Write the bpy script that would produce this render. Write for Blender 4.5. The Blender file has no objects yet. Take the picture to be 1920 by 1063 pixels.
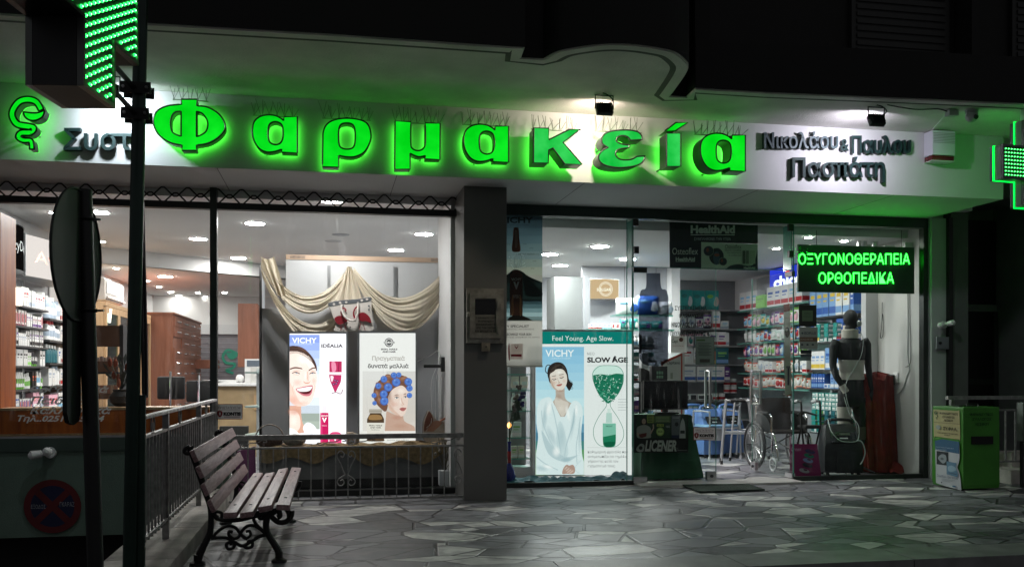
import bpy, bmesh, math, random
from mathutils import Vector, Matrix
R = math.radians
random.seed(7)
SC = bpy.context.scene
COL = SC.collection
# ---------------------------------------------------------------- camera
TH, F, HZ, CZ = R(10.98), 1753.0, 697.0, 1.26
cam = bpy.data.objects.new('camera', bpy.data.cameras.new('camera'))
COL.objects.link(cam)
cam.location = (0, 0, CZ)
cam.rotation_euler = (R(90), 0, -TH)
cam.data.sensor_width = 36
cam.data.lens = F / 1920 * 36
cam.data.shift_y = (HZ - 531.5) / 1920
cam.data.clip_end = 500
SC.camera = cam
# ---------------------------------------------------------------- night sky, faint street light
w = bpy.data.worlds.new('World'); SC.world = w; w.use_nodes = True
nt = w.node_tree; bg = nt.nodes['Background']
sky = nt.nodes.new('ShaderNodeTexSky'); sky.sky_type = 'NISHITA'; sky.sun_disc = False
sky.sun_elevation = R(-3.0); sky.sun_rotation = R(200)
mixn = nt.nodes.new('ShaderNodeMix'); mixn.data_type = 'RGBA'; mixn.inputs[0].default_value = 0.9
nt.links.new(sky.outputs[0], mixn.inputs[6]); mixn.inputs[7].default_value = (0.50, 0.50, 0.54, 1)
nt.links.new(mixn.outputs[2], bg.inputs[0]); bg.inputs[1].default_value = 0.19
sl = bpy.data.lights.new('street_fill', 'SUN'); sl.energy = 0.05; sl.angle = R(12); sl.color = (1.0, .95, .93)  # weak sun added in place of an unseen street lamp behind the camera
so = bpy.data.objects.new('street_fill', sl); COL.objects.link(so)
so.rotation_euler = Vector((-0.45, 1.0, -1.15)).to_track_quat('-Z', 'Y').to_euler()
SC.view_settings.view_transform = 'Standard'; SC.view_settings.look = 'None'
SC.view_settings.exposure = 0.0; SC.view_settings.gamma = 1
cy = SC.cycles
cy.use_denoising = True; cy.transparent_max_bounces = 40; cy.max_bounces = 7; cy.diffuse_bounces = 4
cy.sample_clamp_indirect = 6; cy.caustics_reflective = False; cy.caustics_refractive = False
# ---------------------------------------------------------------- where a photo point lies on a plane of the place
def _an(px): return math.atan((px - 960) / F) + TH
def at(px, py, Y):
    X = Y * math.tan(_an(px)); d = X * math.sin(TH) + Y * math.cos(TH)
    return Vector((X, Y, CZ + (HZ - py) * d / F))
def onX(px, py, X):
    return at(px, py, X / math.tan(_an(px)))
def onZ(px, py, Z):
    d = F * (CZ - Z) / (py - HZ); u = (px - 960) / F * d
    return Vector((u * math.cos(TH) + d * math.sin(TH), d * math.cos(TH) - u * math.sin(TH), Z))
# ---------------------------------------------------------------- materials
def lin(c):
    if isinstance(c, str):
        c = c.lstrip('#'); c = [int(c[i:i+2], 16) / 255 for i in (0, 2, 4)]
        return tuple(x / 12.92 if x <= .04045 else ((x + .055) / 1.055) ** 2.4 for x in c)
    return tuple(c)
MC = {}
def M(name, c, rough=.6, metal=0, var=.15, scale=6, bump=0, bscale=40, stretch=None, coat=0):
    key = ('m', name)
    if key in MC: return MC[key]
    c = lin(c); m = bpy.data.materials.new(name); m.use_nodes = True
    n = m.node_tree; b = n.nodes['Principled BSDF']
    b.inputs['Roughness'].default_value = rough; b.inputs['Metallic'].default_value = metal
    if coat: b.inputs['Coat Weight'].default_value = coat
    tc = n.nodes.new('ShaderNodeTexCoord'); mp = n.nodes.new('ShaderNodeMapping')
    n.links.new(tc.outputs['Object'], mp.inputs[0])
    if stretch: mp.inputs['Scale'].default_value = stretch
    no = n.nodes.new('ShaderNodeTexNoise'); no.inputs['Scale'].default_value = scale; no.inputs['Detail'].default_value = 5
    n.links.new(mp.outputs[0], no.inputs['Vector'])
    cr = n.nodes.new('ShaderNodeValToRGB'); e = cr.color_ramp.elements
    e[0].position = .3; e[1].position = .7
    e[0].color = tuple(x * (1 - var) for x in c) + (1,); e[1].color = tuple(min(1, x * (1 + var)) for x in c) + (1,)
    n.links.new(no.outputs[0], cr.inputs[0]); n.links.new(cr.outputs[0], b.inputs['Base Color'])
    if bump:
        n2 = n.nodes.new('ShaderNodeTexNoise'); n2.inputs['Scale'].default_value = bscale; n2.inputs['Detail'].default_value = 4
        n.links.new(mp.outputs[0], n2.inputs['Vector'])
        bp = n.nodes.new('ShaderNodeBump'); bp.inputs['Strength'].default_value = bump; bp.inputs['Distance'].default_value = .01
        n.links.new(n2.outputs[0], bp.inputs['Height']); n.links.new(bp.outputs[0], b.inputs['Normal'])
    MC[key] = m; return m
def E(c, s=1.0, sample=True):
    """a surface that gives off light"""
    key = ('e', c, s)
    if key in MC: return MC[key]
    m = bpy.data.materials.new('glow'); m.use_nodes = True; n = m.node_tree
    n.nodes.remove(n.nodes['Principled BSDF'])
    e = n.nodes.new('ShaderNodeEmission'); e.inputs[0].default_value = lin(c) + (1,); e.inputs[1].default_value = s
    n.links.new(e.outputs[0], n.nodes['Material Output'].inputs[0])
    if not sample: m.cycles.emission_sampling = 'NONE'
    MC[key] = m; return m
def P(c, rough=.45):
    """print or paint of one colour"""
    return M('print_' + str(c), c, rough, var=.04, scale=3)
def glass(name, tint=(.93, .97, .95), dirt=.04, refl=1.0):
    key = ('g', name)
    if key in MC: return MC[key]
    m = bpy.data.materials.new(name); m.use_nodes = True; n = m.node_tree; L = n.links.new
    n.nodes.remove(n.nodes['Principled BSDF'])
    tr = n.nodes.new('ShaderNodeBsdfTransparent'); tr.inputs[0].default_value = tuple(tint) + (1,)
    gl = n.nodes.new('ShaderNodeBsdfGlossy'); gl.inputs['Roughness'].default_value = .01
    lw_ = n.nodes.new('ShaderNodeLayerWeight'); pw_ = n.nodes.new('ShaderNodeMath'); pw_.operation = 'POWER'; pw_.inputs[1].default_value = 5; L(lw_.outputs['Facing'], pw_.inputs[0])
    mu = n.nodes.new('ShaderNodeMath'); mu.operation = 'MULTIPLY_ADD'; mu.inputs[1].default_value = .8 * refl; mu.inputs[2].default_value = .010 * refl; L(pw_.outputs[0], mu.inputs[0])
    mx = n.nodes.new('ShaderNodeMixShader'); L(mu.outputs[0], mx.inputs[0]); L(tr.outputs[0], mx.inputs[1]); L(gl.outputs[0], mx.inputs[2])
    tc = n.nodes.new('ShaderNodeTexCoord'); mp = n.nodes.new('ShaderNodeMapping'); mp.inputs['Scale'].default_value = (7, 7, .9)
    L(tc.outputs['Object'], mp.inputs[0])
    no = n.nodes.new('ShaderNodeTexNoise'); no.inputs['Scale'].default_value = 2.2; no.inputs['Detail'].default_value = 8; no.inputs['Roughness'].default_value = .75
    L(mp.outputs[0], no.inputs['Vector'])
    cr = n.nodes.new('ShaderNodeValToRGB'); cr.color_ramp.elements[0].position = .56; cr.color_ramp.elements[1].position = .80
    cr.color_ramp.elements[1].color = (dirt * 1.6,) * 3 + (1,); cr.color_ramp.elements[0].color = (dirt * .02,) * 3 + (1,)
    L(no.outputs[0], cr.inputs[0])
    df = n.nodes.new('ShaderNodeBsdfTranslucent'); df.inputs[0].default_value = (.8, .8, .8, 1)
    m2 = n.nodes.new('ShaderNodeMixShader'); L(cr.outputs[0], m2.inputs[0]); L(mx.outputs[0], m2.inputs[1]); L(df.outputs[0], m2.inputs[2])
    L(m2.outputs[0], n.nodes['Material Output'].inputs[0])
    MC[key] = m; return m
def wood(name, c, c2, scale=1.0, rough=.45, axis=(1, 12, 12)):
    key = ('w', name)
    if key in MC: return MC[key]
    m = bpy.data.materials.new(name); m.use_nodes = True; n = m.node_tree; L = n.links.new; b = n.nodes['Principled BSDF']
    b.inputs['Roughness'].default_value = rough
    tc = n.nodes.new('ShaderNodeTexCoord'); mp = n.nodes.new('ShaderNodeMapping'); mp.inputs['Scale'].default_value = tuple(a * scale for a in axis)
    L(tc.outputs['Object'], mp.inputs[0])
    no = n.nodes.new('ShaderNodeTexNoise'); no.inputs['Scale'].default_value = 2.5; no.inputs['Detail'].default_value = 9; no.inputs['Roughness'].default_value = .65
    no.inputs['Distortion'].default_value = .6
    L(mp.outputs[0], no.inputs['Vector'])
    cr = n.nodes.new('ShaderNodeValToRGB'); cr.color_ramp.elements[0].position = .32; cr.color_ramp.elements[1].position = .7
    cr.color_ramp.elements[0].color = lin(c) + (1,); cr.color_ramp.elements[1].color = lin(c2) + (1,)
    L(no.outputs[0], cr.inputs[0]); L(cr.outputs[0], b.inputs['Base Color'])
    bp = n.nodes.new('ShaderNodeBump'); bp.inputs['Strength'].default_value = .25; bp.inputs['Distance'].default_value = .004
    L(no.outputs[0], bp.inputs['Height']); L(bp.outputs[0], b.inputs['Normal'])
    MC[key] = m; return m
def paving(name, dark, mid, light, rough=.28):
    """irregular marble slabs laid as crazy paving, thin dark joints"""
    m = bpy.data.materials.new(name); m.use_nodes = True; n = m.node_tree; L = n.links.new; b = n.nodes['Principled BSDF']
    tc = n.nodes.new('ShaderNodeTexCoord')
    mp = n.nodes.new('ShaderNodeMapping'); mp.inputs['Scale'].default_value = (1.25, 1.75, 1); mp.inputs['Rotation'].default_value = (0, 0, .35)
    L(tc.outputs['Object'], mp.inputs[0])
    vf = n.nodes.new('ShaderNodeTexVoronoi'); vf.inputs['Scale'].default_value = 1.6; vf.voronoi_dimensions = '2D'
    ve = n.nodes.new('ShaderNodeTexVoronoi'); ve.feature = 'DISTANCE_TO_EDGE'; ve.inputs['Scale'].default_value = 1.6; ve.voronoi_dimensions = '2D'
    wn = n.nodes.new('ShaderNodeTexNoise'); wn.inputs['Scale'].default_value = 9; wn.inputs['Detail'].default_value = 2; L(mp.outputs[0], wn.inputs['Vector'])
    sm = n.nodes.new('ShaderNodeVectorMath'); sm.operation = 'MULTIPLY_ADD'; sm.inputs[1].default_value = (.018, .018, 0)
    L(wn.outputs['Color'], sm.inputs[0]); L(mp.outputs[0], sm.inputs[2])
    L(sm.outputs[0], vf.inputs['Vector']); L(sm.outputs[0], ve.inputs['Vector'])
    mp2 = n.nodes.new('ShaderNodeMapping'); mp2.inputs['Scale'].default_value = (1.0, 1.9, 1); mp2.inputs['Rotation'].default_value = (0, 0, -.55); mp2.inputs['Location'].default_value = (3.3, 1.7, 0)
    L(tc.outputs['Object'], mp2.inputs[0])
    vf2 = n.nodes.new('ShaderNodeTexVoronoi'); vf2.inputs['Scale'].default_value = 1.45; vf2.voronoi_dimensions = '2D'; L(mp2.outputs[0], vf2.inputs['Vector'])
    ve2 = n.nodes.new('ShaderNodeTexVoronoi'); ve2.feature = 'DISTANCE_TO_EDGE'; ve2.inputs['Scale'].default_value = 1.45; ve2.voronoi_dimensions = '2D'; L(mp2.outputs[0], ve2.inputs['Vector'])
    mn = n.nodes.new('ShaderNodeMath'); mn.operation = 'MINIMUM'; L(ve.outputs['Distance'], mn.inputs[0]); L(ve2.outputs['Distance'], mn.inputs[1])
    va = n.nodes.new('ShaderNodeVectorMath'); va.operation = 'ADD'; L(vf.outputs['Color'], va.inputs[0]); L(vf2.outputs['Color'], va.inputs[1])
    vm = n.nodes.new('ShaderNodeVectorMath'); vm.operation = 'FRACTION'; L(va.outputs[0], vm.inputs[0])
    sp = n.nodes.new('ShaderNodeSeparateColor'); L(vm.outputs[0], sp.inputs[0])
    cr = n.nodes.new('ShaderNodeValToRGB'); cr.color_ramp.interpolation = 'CONSTANT'
    for p, c in ((0, dark), (.2, mid), (.5, tuple(x * .8 for x in mid)), (.62, tuple(x * 1.3 for x in mid)), (.74, light), (.93, tuple(x * 1.15 for x in light))):
        e = cr.color_ramp.elements.new(p) if p else cr.color_ramp.elements[0]
        e.color = tuple(c) + (1,)
    cr.color_ramp.elements[-1].color = tuple(x * 1.2 for x in light) + (1,)
    L(sp.outputs[0], cr.inputs[0])
    nv = n.nodes.new('ShaderNodeTexNoise'); nv.inputs['Scale'].default_value = 7; nv.inputs['Detail'].default_value = 9; nv.inputs['Distortion'].default_value = .9
    L(tc.outputs['Object'], nv.inputs['Vector'])
    r2 = n.nodes.new('ShaderNodeValToRGB'); r2.color_ramp.elements[0].position = .3; r2.color_ramp.elements[1].position = .72
    r2.color_ramp.elements[0].color = (.50, .50, .52, 1); r2.color_ramp.elements[1].color = (1.18, 1.18, 1.17, 1); L(nv.outputs[0], r2.inputs[0])
    mm = n.nodes.new('ShaderNodeMix'); mm.data_type = 'RGBA'; mm.blend_type = 'MULTIPLY'; mm.inputs[0].default_value = 1
    L(cr.outputs[0], mm.inputs[6]); L(r2.outputs[0], mm.inputs[7])
    lt = n.nodes.new('ShaderNodeMapRange'); lt.inputs[1].default_value = .014; lt.inputs[2].default_value = .030; L(mn.outputs[0], lt.inputs[0])
    mj = n.nodes.new('ShaderNodeMix'); mj.data_type = 'RGBA'; mj.inputs[6].default_value = (.022, .022, .022, 1)
    L(lt.outputs[0], mj.inputs[0]); L(mm.outputs[2], mj.inputs[7]); L(mj.outputs[2], b.inputs['Base Color'])
    rr = n.nodes.new('ShaderNodeMapRange'); rr.inputs[3].default_value = rough; rr.inputs[4].default_value = rough + .25
    rr.inputs[1].default_value = .3; rr.inputs[2].default_value = .7
    L(nv.outputs[0], rr.inputs[0]); L(rr.outputs[0], b.inputs['Roughness'])
    bp = n.nodes.new('ShaderNodeBump'); bp.inputs['Strength'].default_value = .7; bp.inputs['Distance'].default_value = .006
    L(lt.outputs[0], bp.inputs['Height']); L(bp.outputs[0], b.inputs['Normal'])
    return m
# ---------------------------------------------------------------- mesh building
def thin_print(c):
    """printed film or paper that lets some light of the shop through"""
    key = ('t', c)
    if key in MC: return MC[key]
    m = bpy.data.materials.new('film_print'); m.use_nodes = True; n = m.node_tree; b = n.nodes['Principled BSDF']; L = n.links.new
    b.inputs['Base Color'].default_value = lin(c) + (1,); b.inputs['Roughness'].default_value = .4
    t = n.nodes.new('ShaderNodeBsdfTranslucent'); t.inputs[0].default_value = lin(c) + (1,); mx = n.nodes.new('ShaderNodeMixShader'); mx.inputs[0].default_value = .5
    L(b.outputs[0], mx.inputs[1]); L(t.outputs[0], mx.inputs[2]); L(mx.outputs[0], n.nodes['Material Output'].inputs[0])
    MC[key] = m; return m
def cloth(name, c, c2, tr=.35, scale=5):
    key = ('c', name)
    if key in MC: return MC[key]
    m = M(name, c, .85, var=.12, scale=scale, bump=.25, bscale=45); n = m.node_tree; b = n.nodes['Principled BSDF']; L = n.links.new
    t = n.nodes.new('ShaderNodeBsdfTranslucent'); t.inputs[0].default_value = lin(c2) + (1,); mx = n.nodes.new('ShaderNodeMixShader'); mx.inputs[0].default_value = tr
    L(b.outputs[0], mx.inputs[1]); L(t.outputs[0], mx.inputs[2]); L(mx.outputs[0], n.nodes['Material Output'].inputs[0]); MC[key] = m; return m
def lit_face(name, c, c2, s, scale=6):
    """translucent acrylic lit from within, a little uneven"""
    m = E(c, s); n = m.node_tree; L = n.links.new; e = [x for x in n.nodes if x.type == 'EMISSION'][0]
    no = n.nodes.new('ShaderNodeTexNoise'); no.inputs['Scale'].default_value = scale; no.inputs['Detail'].default_value = 3; tc = n.nodes.new('ShaderNodeTexCoord'); L(tc.outputs['Object'], no.inputs['Vector'])
    cr = n.nodes.new('ShaderNodeValToRGB'); cr.color_ramp.elements[0].position = .35; cr.color_ramp.elements[1].position = .72
    cr.color_ramp.elements[0].color = lin(c) + (1,); cr.color_ramp.elements[1].color = lin(c2) + (1,); L(no.outputs[0], cr.inputs[0]); L(cr.outputs[0], e.inputs[0]); return m
def softmat(c, es):
    key = ('s', c, es)
    if key in MC: return MC[key]
    m = bpy.data.materials.new('soft_print'); m.use_nodes = True; n = m.node_tree; b = n.nodes['Principled BSDF']; L = n.links.new
    a = n.nodes.new('ShaderNodeAttribute'); a.attribute_name = 'fade'; tr = n.nodes.new('ShaderNodeBsdfTransparent'); mx = n.nodes.new('ShaderNodeMixShader')
    if es: e = n.nodes.new('ShaderNodeEmission'); e.inputs[0].default_value = lin(c) + (1,); e.inputs[1].default_value = es; sh = e.outputs[0]; m.cycles.emission_sampling = 'NONE'
    else: b.inputs['Base Color'].default_value = lin(c) + (1,); sh = b.outputs[0]
    L(a.outputs['Fac'], mx.inputs[0]); L(tr.outputs[0], mx.inputs[1]); L(sh, mx.inputs[2]); L(mx.outputs[0], n.nodes['Material Output'].inputs[0])
    MC[key] = m; return m
TXT = {}
def text_mesh(s, bold=0.0, shear=0.0, spacing=1.0):
    k = (s, bold, shear, spacing)
    if k in TXT: return TXT[k]
    c = bpy.data.curves.new('t', 'FONT'); c.body = s; c.resolution_u = 3; c.offset = bold; c.shear = shear; c.space_character = spacing
    o = bpy.data.objects.new('t', c)
    me = bpy.data.meshes.new_from_object(o)
    V = [v.co.copy() for v in me.vertices]; Fc = [tuple(p.vertices) for p in me.polygons]
    bpy.data.objects.remove(o); bpy.data.curves.remove(c); bpy.data.meshes.remove(me)
    TXT[k] = (V, Fc); return TXT[k]
def shape_mesh(loops):
    c = bpy.data.curves.new('s', 'CURVE'); c.dimensions = '2D'; c.fill_mode = 'BOTH'
    for lp in loops:
        s = c.splines.new('POLY'); s.points.add(len(lp) - 1); s.use_cyclic_u = True
        for p, q in zip(s.points, lp): p.co = (q[0], q[1], 0, 1)
    o = bpy.data.objects.new('s', c); me = bpy.data.meshes.new_from_object(o)
    V = [v.co.copy() for v in me.vertices]; Fc = [tuple(p.vertices) for p in me.polygons]
    bpy.data.objects.remove(o); bpy.data.curves.remove(c); bpy.data.meshes.remove(me)
    return V, Fc
def smooth(pts, n=5, closed=True):
    """pts (x, y) soft or (x, y, 1) corner -> dense loop"""
    P_ = [Vector(p[:2]) for p in pts]; k = [len(p) > 2 for p in pts]; N = len(P_); out = []
    rng = range(N if closed else N - 1)
    for i in rng:
        a, b = P_[i], P_[(i + 1) % N]
        if k[i] and k[(i + 1) % N]: out.append(a); continue
        p0 = P_[i - 1] if (closed or i > 0) else a; p3 = P_[(i + 2) % N] if (closed or i + 2 < N) else b
        if k[i]: p0 = a
        if k[(i + 1) % N]: p3 = b
        for j in range(n):
            t = j / n
            out.append(.5 * (2 * a + (b - p0) * t + (2 * p0 - 5 * a + 4 * b - p3) * t * t + (3 * a - p0 - 3 * b + p3) * t ** 3))
    if not closed: out.append(P_[-1])
    return out
def sm3(pts, n=6):
    P_ = [Vector(p) for p in pts]; out = []
    for i in range(len(P_) - 1):
        a, b = P_[i], P_[i + 1]; p0 = P_[max(i - 1, 0)]; p3 = P_[min(i + 2, len(P_) - 1)]
        for j in range(n):
            t = j / n
            out.append(.5 * (2 * a + (b - p0) * t + (2 * p0 - 5 * a + 4 * b - p3) * t * t + (3 * a - p0 - 3 * b + p3) * t ** 3))
    return out + [P_[-1]]
ORG = {}
class MB:
    def __init__(s): s.v = []; s.f = []; s.m = []; s.sl = []; s.sm = []; s.fade = {}
    def mi(s, m):
        if m not in s.sl: s.sl.append(m)
        return s.sl.index(m)
    def add(s, V, Fc, m, smooth=False):
        o = len(s.v); s.v += [Vector(x) for x in V]; k = s.mi(m)
        for f in Fc: s.f.append(tuple(i + o for i in f)); s.m.append(k); s.sm.append(smooth)
        return s
    def box(s, x0, x1, y0, y1, z0, z1, m, mat=None):
        V = [Vector((x, y, z)) for x in (x0, x1) for y in (y0, y1) for z in (z0, z1)]
        if mat: V = [mat @ v for v in V]
        return s.add(V, [(0, 1, 3, 2), (4, 6, 7, 5), (0, 4, 5, 1), (2, 3, 7, 6), (0, 2, 6, 4), (1, 5, 7, 3)], m)
    def cbox(s, c, sz, m, mat=None, bev=0):
        if not bev:
            return s.box(c[0]-sz[0]/2, c[0]+sz[0]/2, c[1]-sz[1]/2, c[1]+sz[1]/2, c[2]-sz[2]/2, c[2]+sz[2]/2, m, mat)
        bm = bmesh.new(); bmesh.ops.create_cube(bm, size=1)
        bmesh.ops.scale(bm, vec=sz, verts=bm.verts); bmesh.ops.translate(bm, vec=c, verts=bm.verts)
        bmesh.ops.bevel(bm, geom=list(bm.edges), offset=bev, segments=2, affect='EDGES', profile=.6)
        V = [v.co.copy() for v in bm.verts]; bm.verts.index_update(); Fc = [tuple(v.index for v in f.verts) for f in bm.faces]; bm.free()
        if mat: V = [mat @ v for v in V]
        return s.add(V, Fc, m, True)
    def bar(s, a, b, w, h, m, up=(0, 0, 1), bev=0):
        a, b, up = Vector(a), Vector(b), Vector(up); d = (b - a); L = d.length; d.normalize()
        x = d.cross(up).normalized(); z = x.cross(d)
        mt = Matrix((x, d, z)).transposed().to_4x4(); mt.translation = (a + b) / 2
        return s.cbox((0, 0, 0), (w, L, h), m, mt, bev)
    def tube(s, pts, r, m, n=8, closed=False, cap=True):
        pts = [Vector(p) for p in pts]; N = len(pts)
        rr = r if isinstance(r, (list, tuple)) else [r] * N
        V = []; Fc = []; prev = None
        for i, p in enumerate(pts):
            if closed: t = pts[(i + 1) % N] - pts[i - 1]
            else: t = pts[min(i + 1, N - 1)] - pts[max(i - 1, 0)]
            if t.length < 1e-9: t = Vector((0, 0, 1))
            t.normalize()
            if prev is None:
                u = t.cross(Vector((0, 0, 1)));
                if u.length < .05: u = t.cross(Vector((1, 0, 0)))
            else:
                u = prev - t * prev.dot(t)
                if u.length < 1e-6: u = t.orthogonal()
            u.normalize(); prev = u; w_ = t.cross(u)
            for j in range(n):
                a = 2 * math.pi * j / n; V.append(p + (u * math.cos(a) + w_ * math.sin(a)) * rr[i])
        for i in range(N if closed else N - 1):
            for j in range(n):
                a, b = i * n + j, i * n + (j + 1) % n; c, d = ((i + 1) % N) * n + (j + 1) % n, ((i + 1) % N) * n + j
                Fc.append((a, b, c, d))
        if cap and not closed: Fc += [tuple(range(n))[::-1], tuple((N - 1) * n + j for j in range(n))]
        return s.add(V, Fc, m, True)
    def lathe(s, prof, c, m, n=16, mat=None):
        V = []; Fc = []
        for (r, z) in prof:
            for j in range(n):
                a = 2 * math.pi * j / n; V.append(Vector((c[0] + r * math.cos(a), c[1] + r * math.sin(a), c[2] + z)))
        for i in range(len(prof) - 1):
            for j in range(n):
                Fc.append((i * n + j, i * n + (j + 1) % n, (i + 1) * n + (j + 1) % n, (i + 1) * n + j))
        Fc += [tuple(range(n))[::-1], tuple((len(prof) - 1) * n + j for j in range(n))]
        if mat: V = [mat @ v for v in V]
        return s.add(V, Fc, m, True)
    def ball(s, c, r, m, n=12, k=8):
        rx, ry, rz = r if isinstance(r, (tuple, list)) else (r, r, r)
        V = []; Fc = []
        for i in range(k + 1):
            ph = math.pi * i / k
            for j in range(n):
                a = 2 * math.pi * j / n
                V.append(Vector((c[0] + rx * math.sin(ph) * math.cos(a), c[1] + ry * math.sin(ph) * math.sin(a), c[2] - rz * math.cos(ph))))
        for i in range(k):
            for j in range(n): Fc.append((i * n + j, i * n + (j + 1) % n, (i + 1) * n + (j + 1) % n, (i + 1) * n + j))
        return s.add(V, Fc, m, True)
    def disc(s, c, r, m, n=20, mat=None, axis='z'):
        V = []
        for j in range(n):
            a = 2 * math.pi * j / n; p = (r * math.cos(a), r * math.sin(a))
            V.append(Vector(c) + (Vector((p[0], p[1], 0)) if axis == 'z' else Vector((p[0], 0, p[1])) if axis == 'y' else Vector((0, p[0], p[1]))))
        return s.add(V, [tuple(range(n))], m)
    def poly(s, pts, m): return s.add(pts, [tuple(range(len(pts)))], m)
    def prism(s, V, Fc, off, m, side=None, back=True):
        """flat mesh V, Fc and its copy moved by off, joined by side walls"""
        off = Vector(off); V = [Vector(v) for v in V]; n = len(V)
        s.add(V, Fc, m)
        if back: s.add([v + off for v in V], [f[::-1] for f in Fc], side or m)
        cnt = {}
        for f in Fc:
            for a, b in zip(f, f[1:] + f[:1]): cnt[(a, b)] = cnt.get((a, b), 0) + 1
        E_ = [(a, b) for (a, b) in cnt if (b, a) not in cnt]
        s.add(V + [v + off for v in V], [(a, a + n, b + n, b) for a, b in E_], side or m)
        return s
    def grid(s, fn, nu, nv, m, smooth=True):
        V = [Vector(fn(i / nu, j / nv)) for j in range(nv + 1) for i in range(nu + 1)]
        Fc = [(j*(nu+1)+i, j*(nu+1)+i+1, (j+1)*(nu+1)+i+1, (j+1)*(nu+1)+i) for j in range(nv) for i in range(nu)]
        return s.add(V, Fc, m, smooth)
    def text(s, t, x0, x1, y0, y1, fn, m, bold=0, shear=0, depth=None, spacing=1.0, side=None):
        """lettering fitted between x0..x1, y0 (top)..y1 (bottom) of the flat coordinates fn turns into space"""
        V, Fc = text_mesh(t, bold, shear, spacing)
        if not V: return s
        a0, a1 = min(v.x for v in V), max(v.x for v in V); b0, b1 = min(v.y for v in V), max(v.y for v in V)
        W = [Vector(fn(x0 + (v.x - a0) / (a1 - a0) * (x1 - x0), y1 + (v.y - b0) / (b1 - b0) * (y0 - y1))) for v in V]
        if depth: s.prism(W, Fc, depth, m, side)
        else: s.add(W, Fc, m)
        return s
    def build(s, name, parent=None, flat=False, org=None):
        me = bpy.data.meshes.new(name)
        if parent is not None: og = ORG[parent.name]
        elif org is not None: og = Vector(org)
        else:
            og = Vector(((min(v.x for v in s.v) + max(v.x for v in s.v)) / 2, (min(v.y for v in s.v) + max(v.y for v in s.v)) / 2, min(v.z for v in s.v)))
        me.from_pydata([v - og for v in s.v], [], s.f)
        for m in s.sl: me.materials.append(m)
        me.polygons.foreach_set('material_index', s.m); me.polygons.foreach_set('use_smooth', [x and not flat for x in s.sm])
        me.update()
        if s.fade:
            at_ = me.attributes.new('fade', 'FLOAT', 'POINT'); at_.data.foreach_set('value', [s.fade.get(i, 1.0) for i in range(len(s.v))])
        if any(s.sm): me.set_sharp_from_angle(angle=R(40))
        o = bpy.data.objects.new(name, me); COL.objects.link(o); ORG[o.name] = og
        if parent is not None: o.parent = parent
        else: o.location = og
        return o
def tag(o, label=None, cat=None, group=None, kind=None):
    if label: o['label'] = label
    if cat: o['category'] = cat
    if group: o['group'] = group
    if kind: o['kind'] = kind
    return o
def T(name, loc, label, cat, group=None):
    o = bpy.data.objects.new(name, None); COL.objects.link(o); o.location = loc; o.empty_display_size = .1
    ORG[o.name] = Vector(loc); return tag(o, label, cat, group)
def copy_tree(o, parent=None):
    c = o.copy(); COL.objects.link(c); c.parent = parent; ORG[c.name] = ORG[o.name]
    for ch in [x for x in bpy.data.objects if x.parent == o]: copy_tree(ch, c)
    return c
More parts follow.
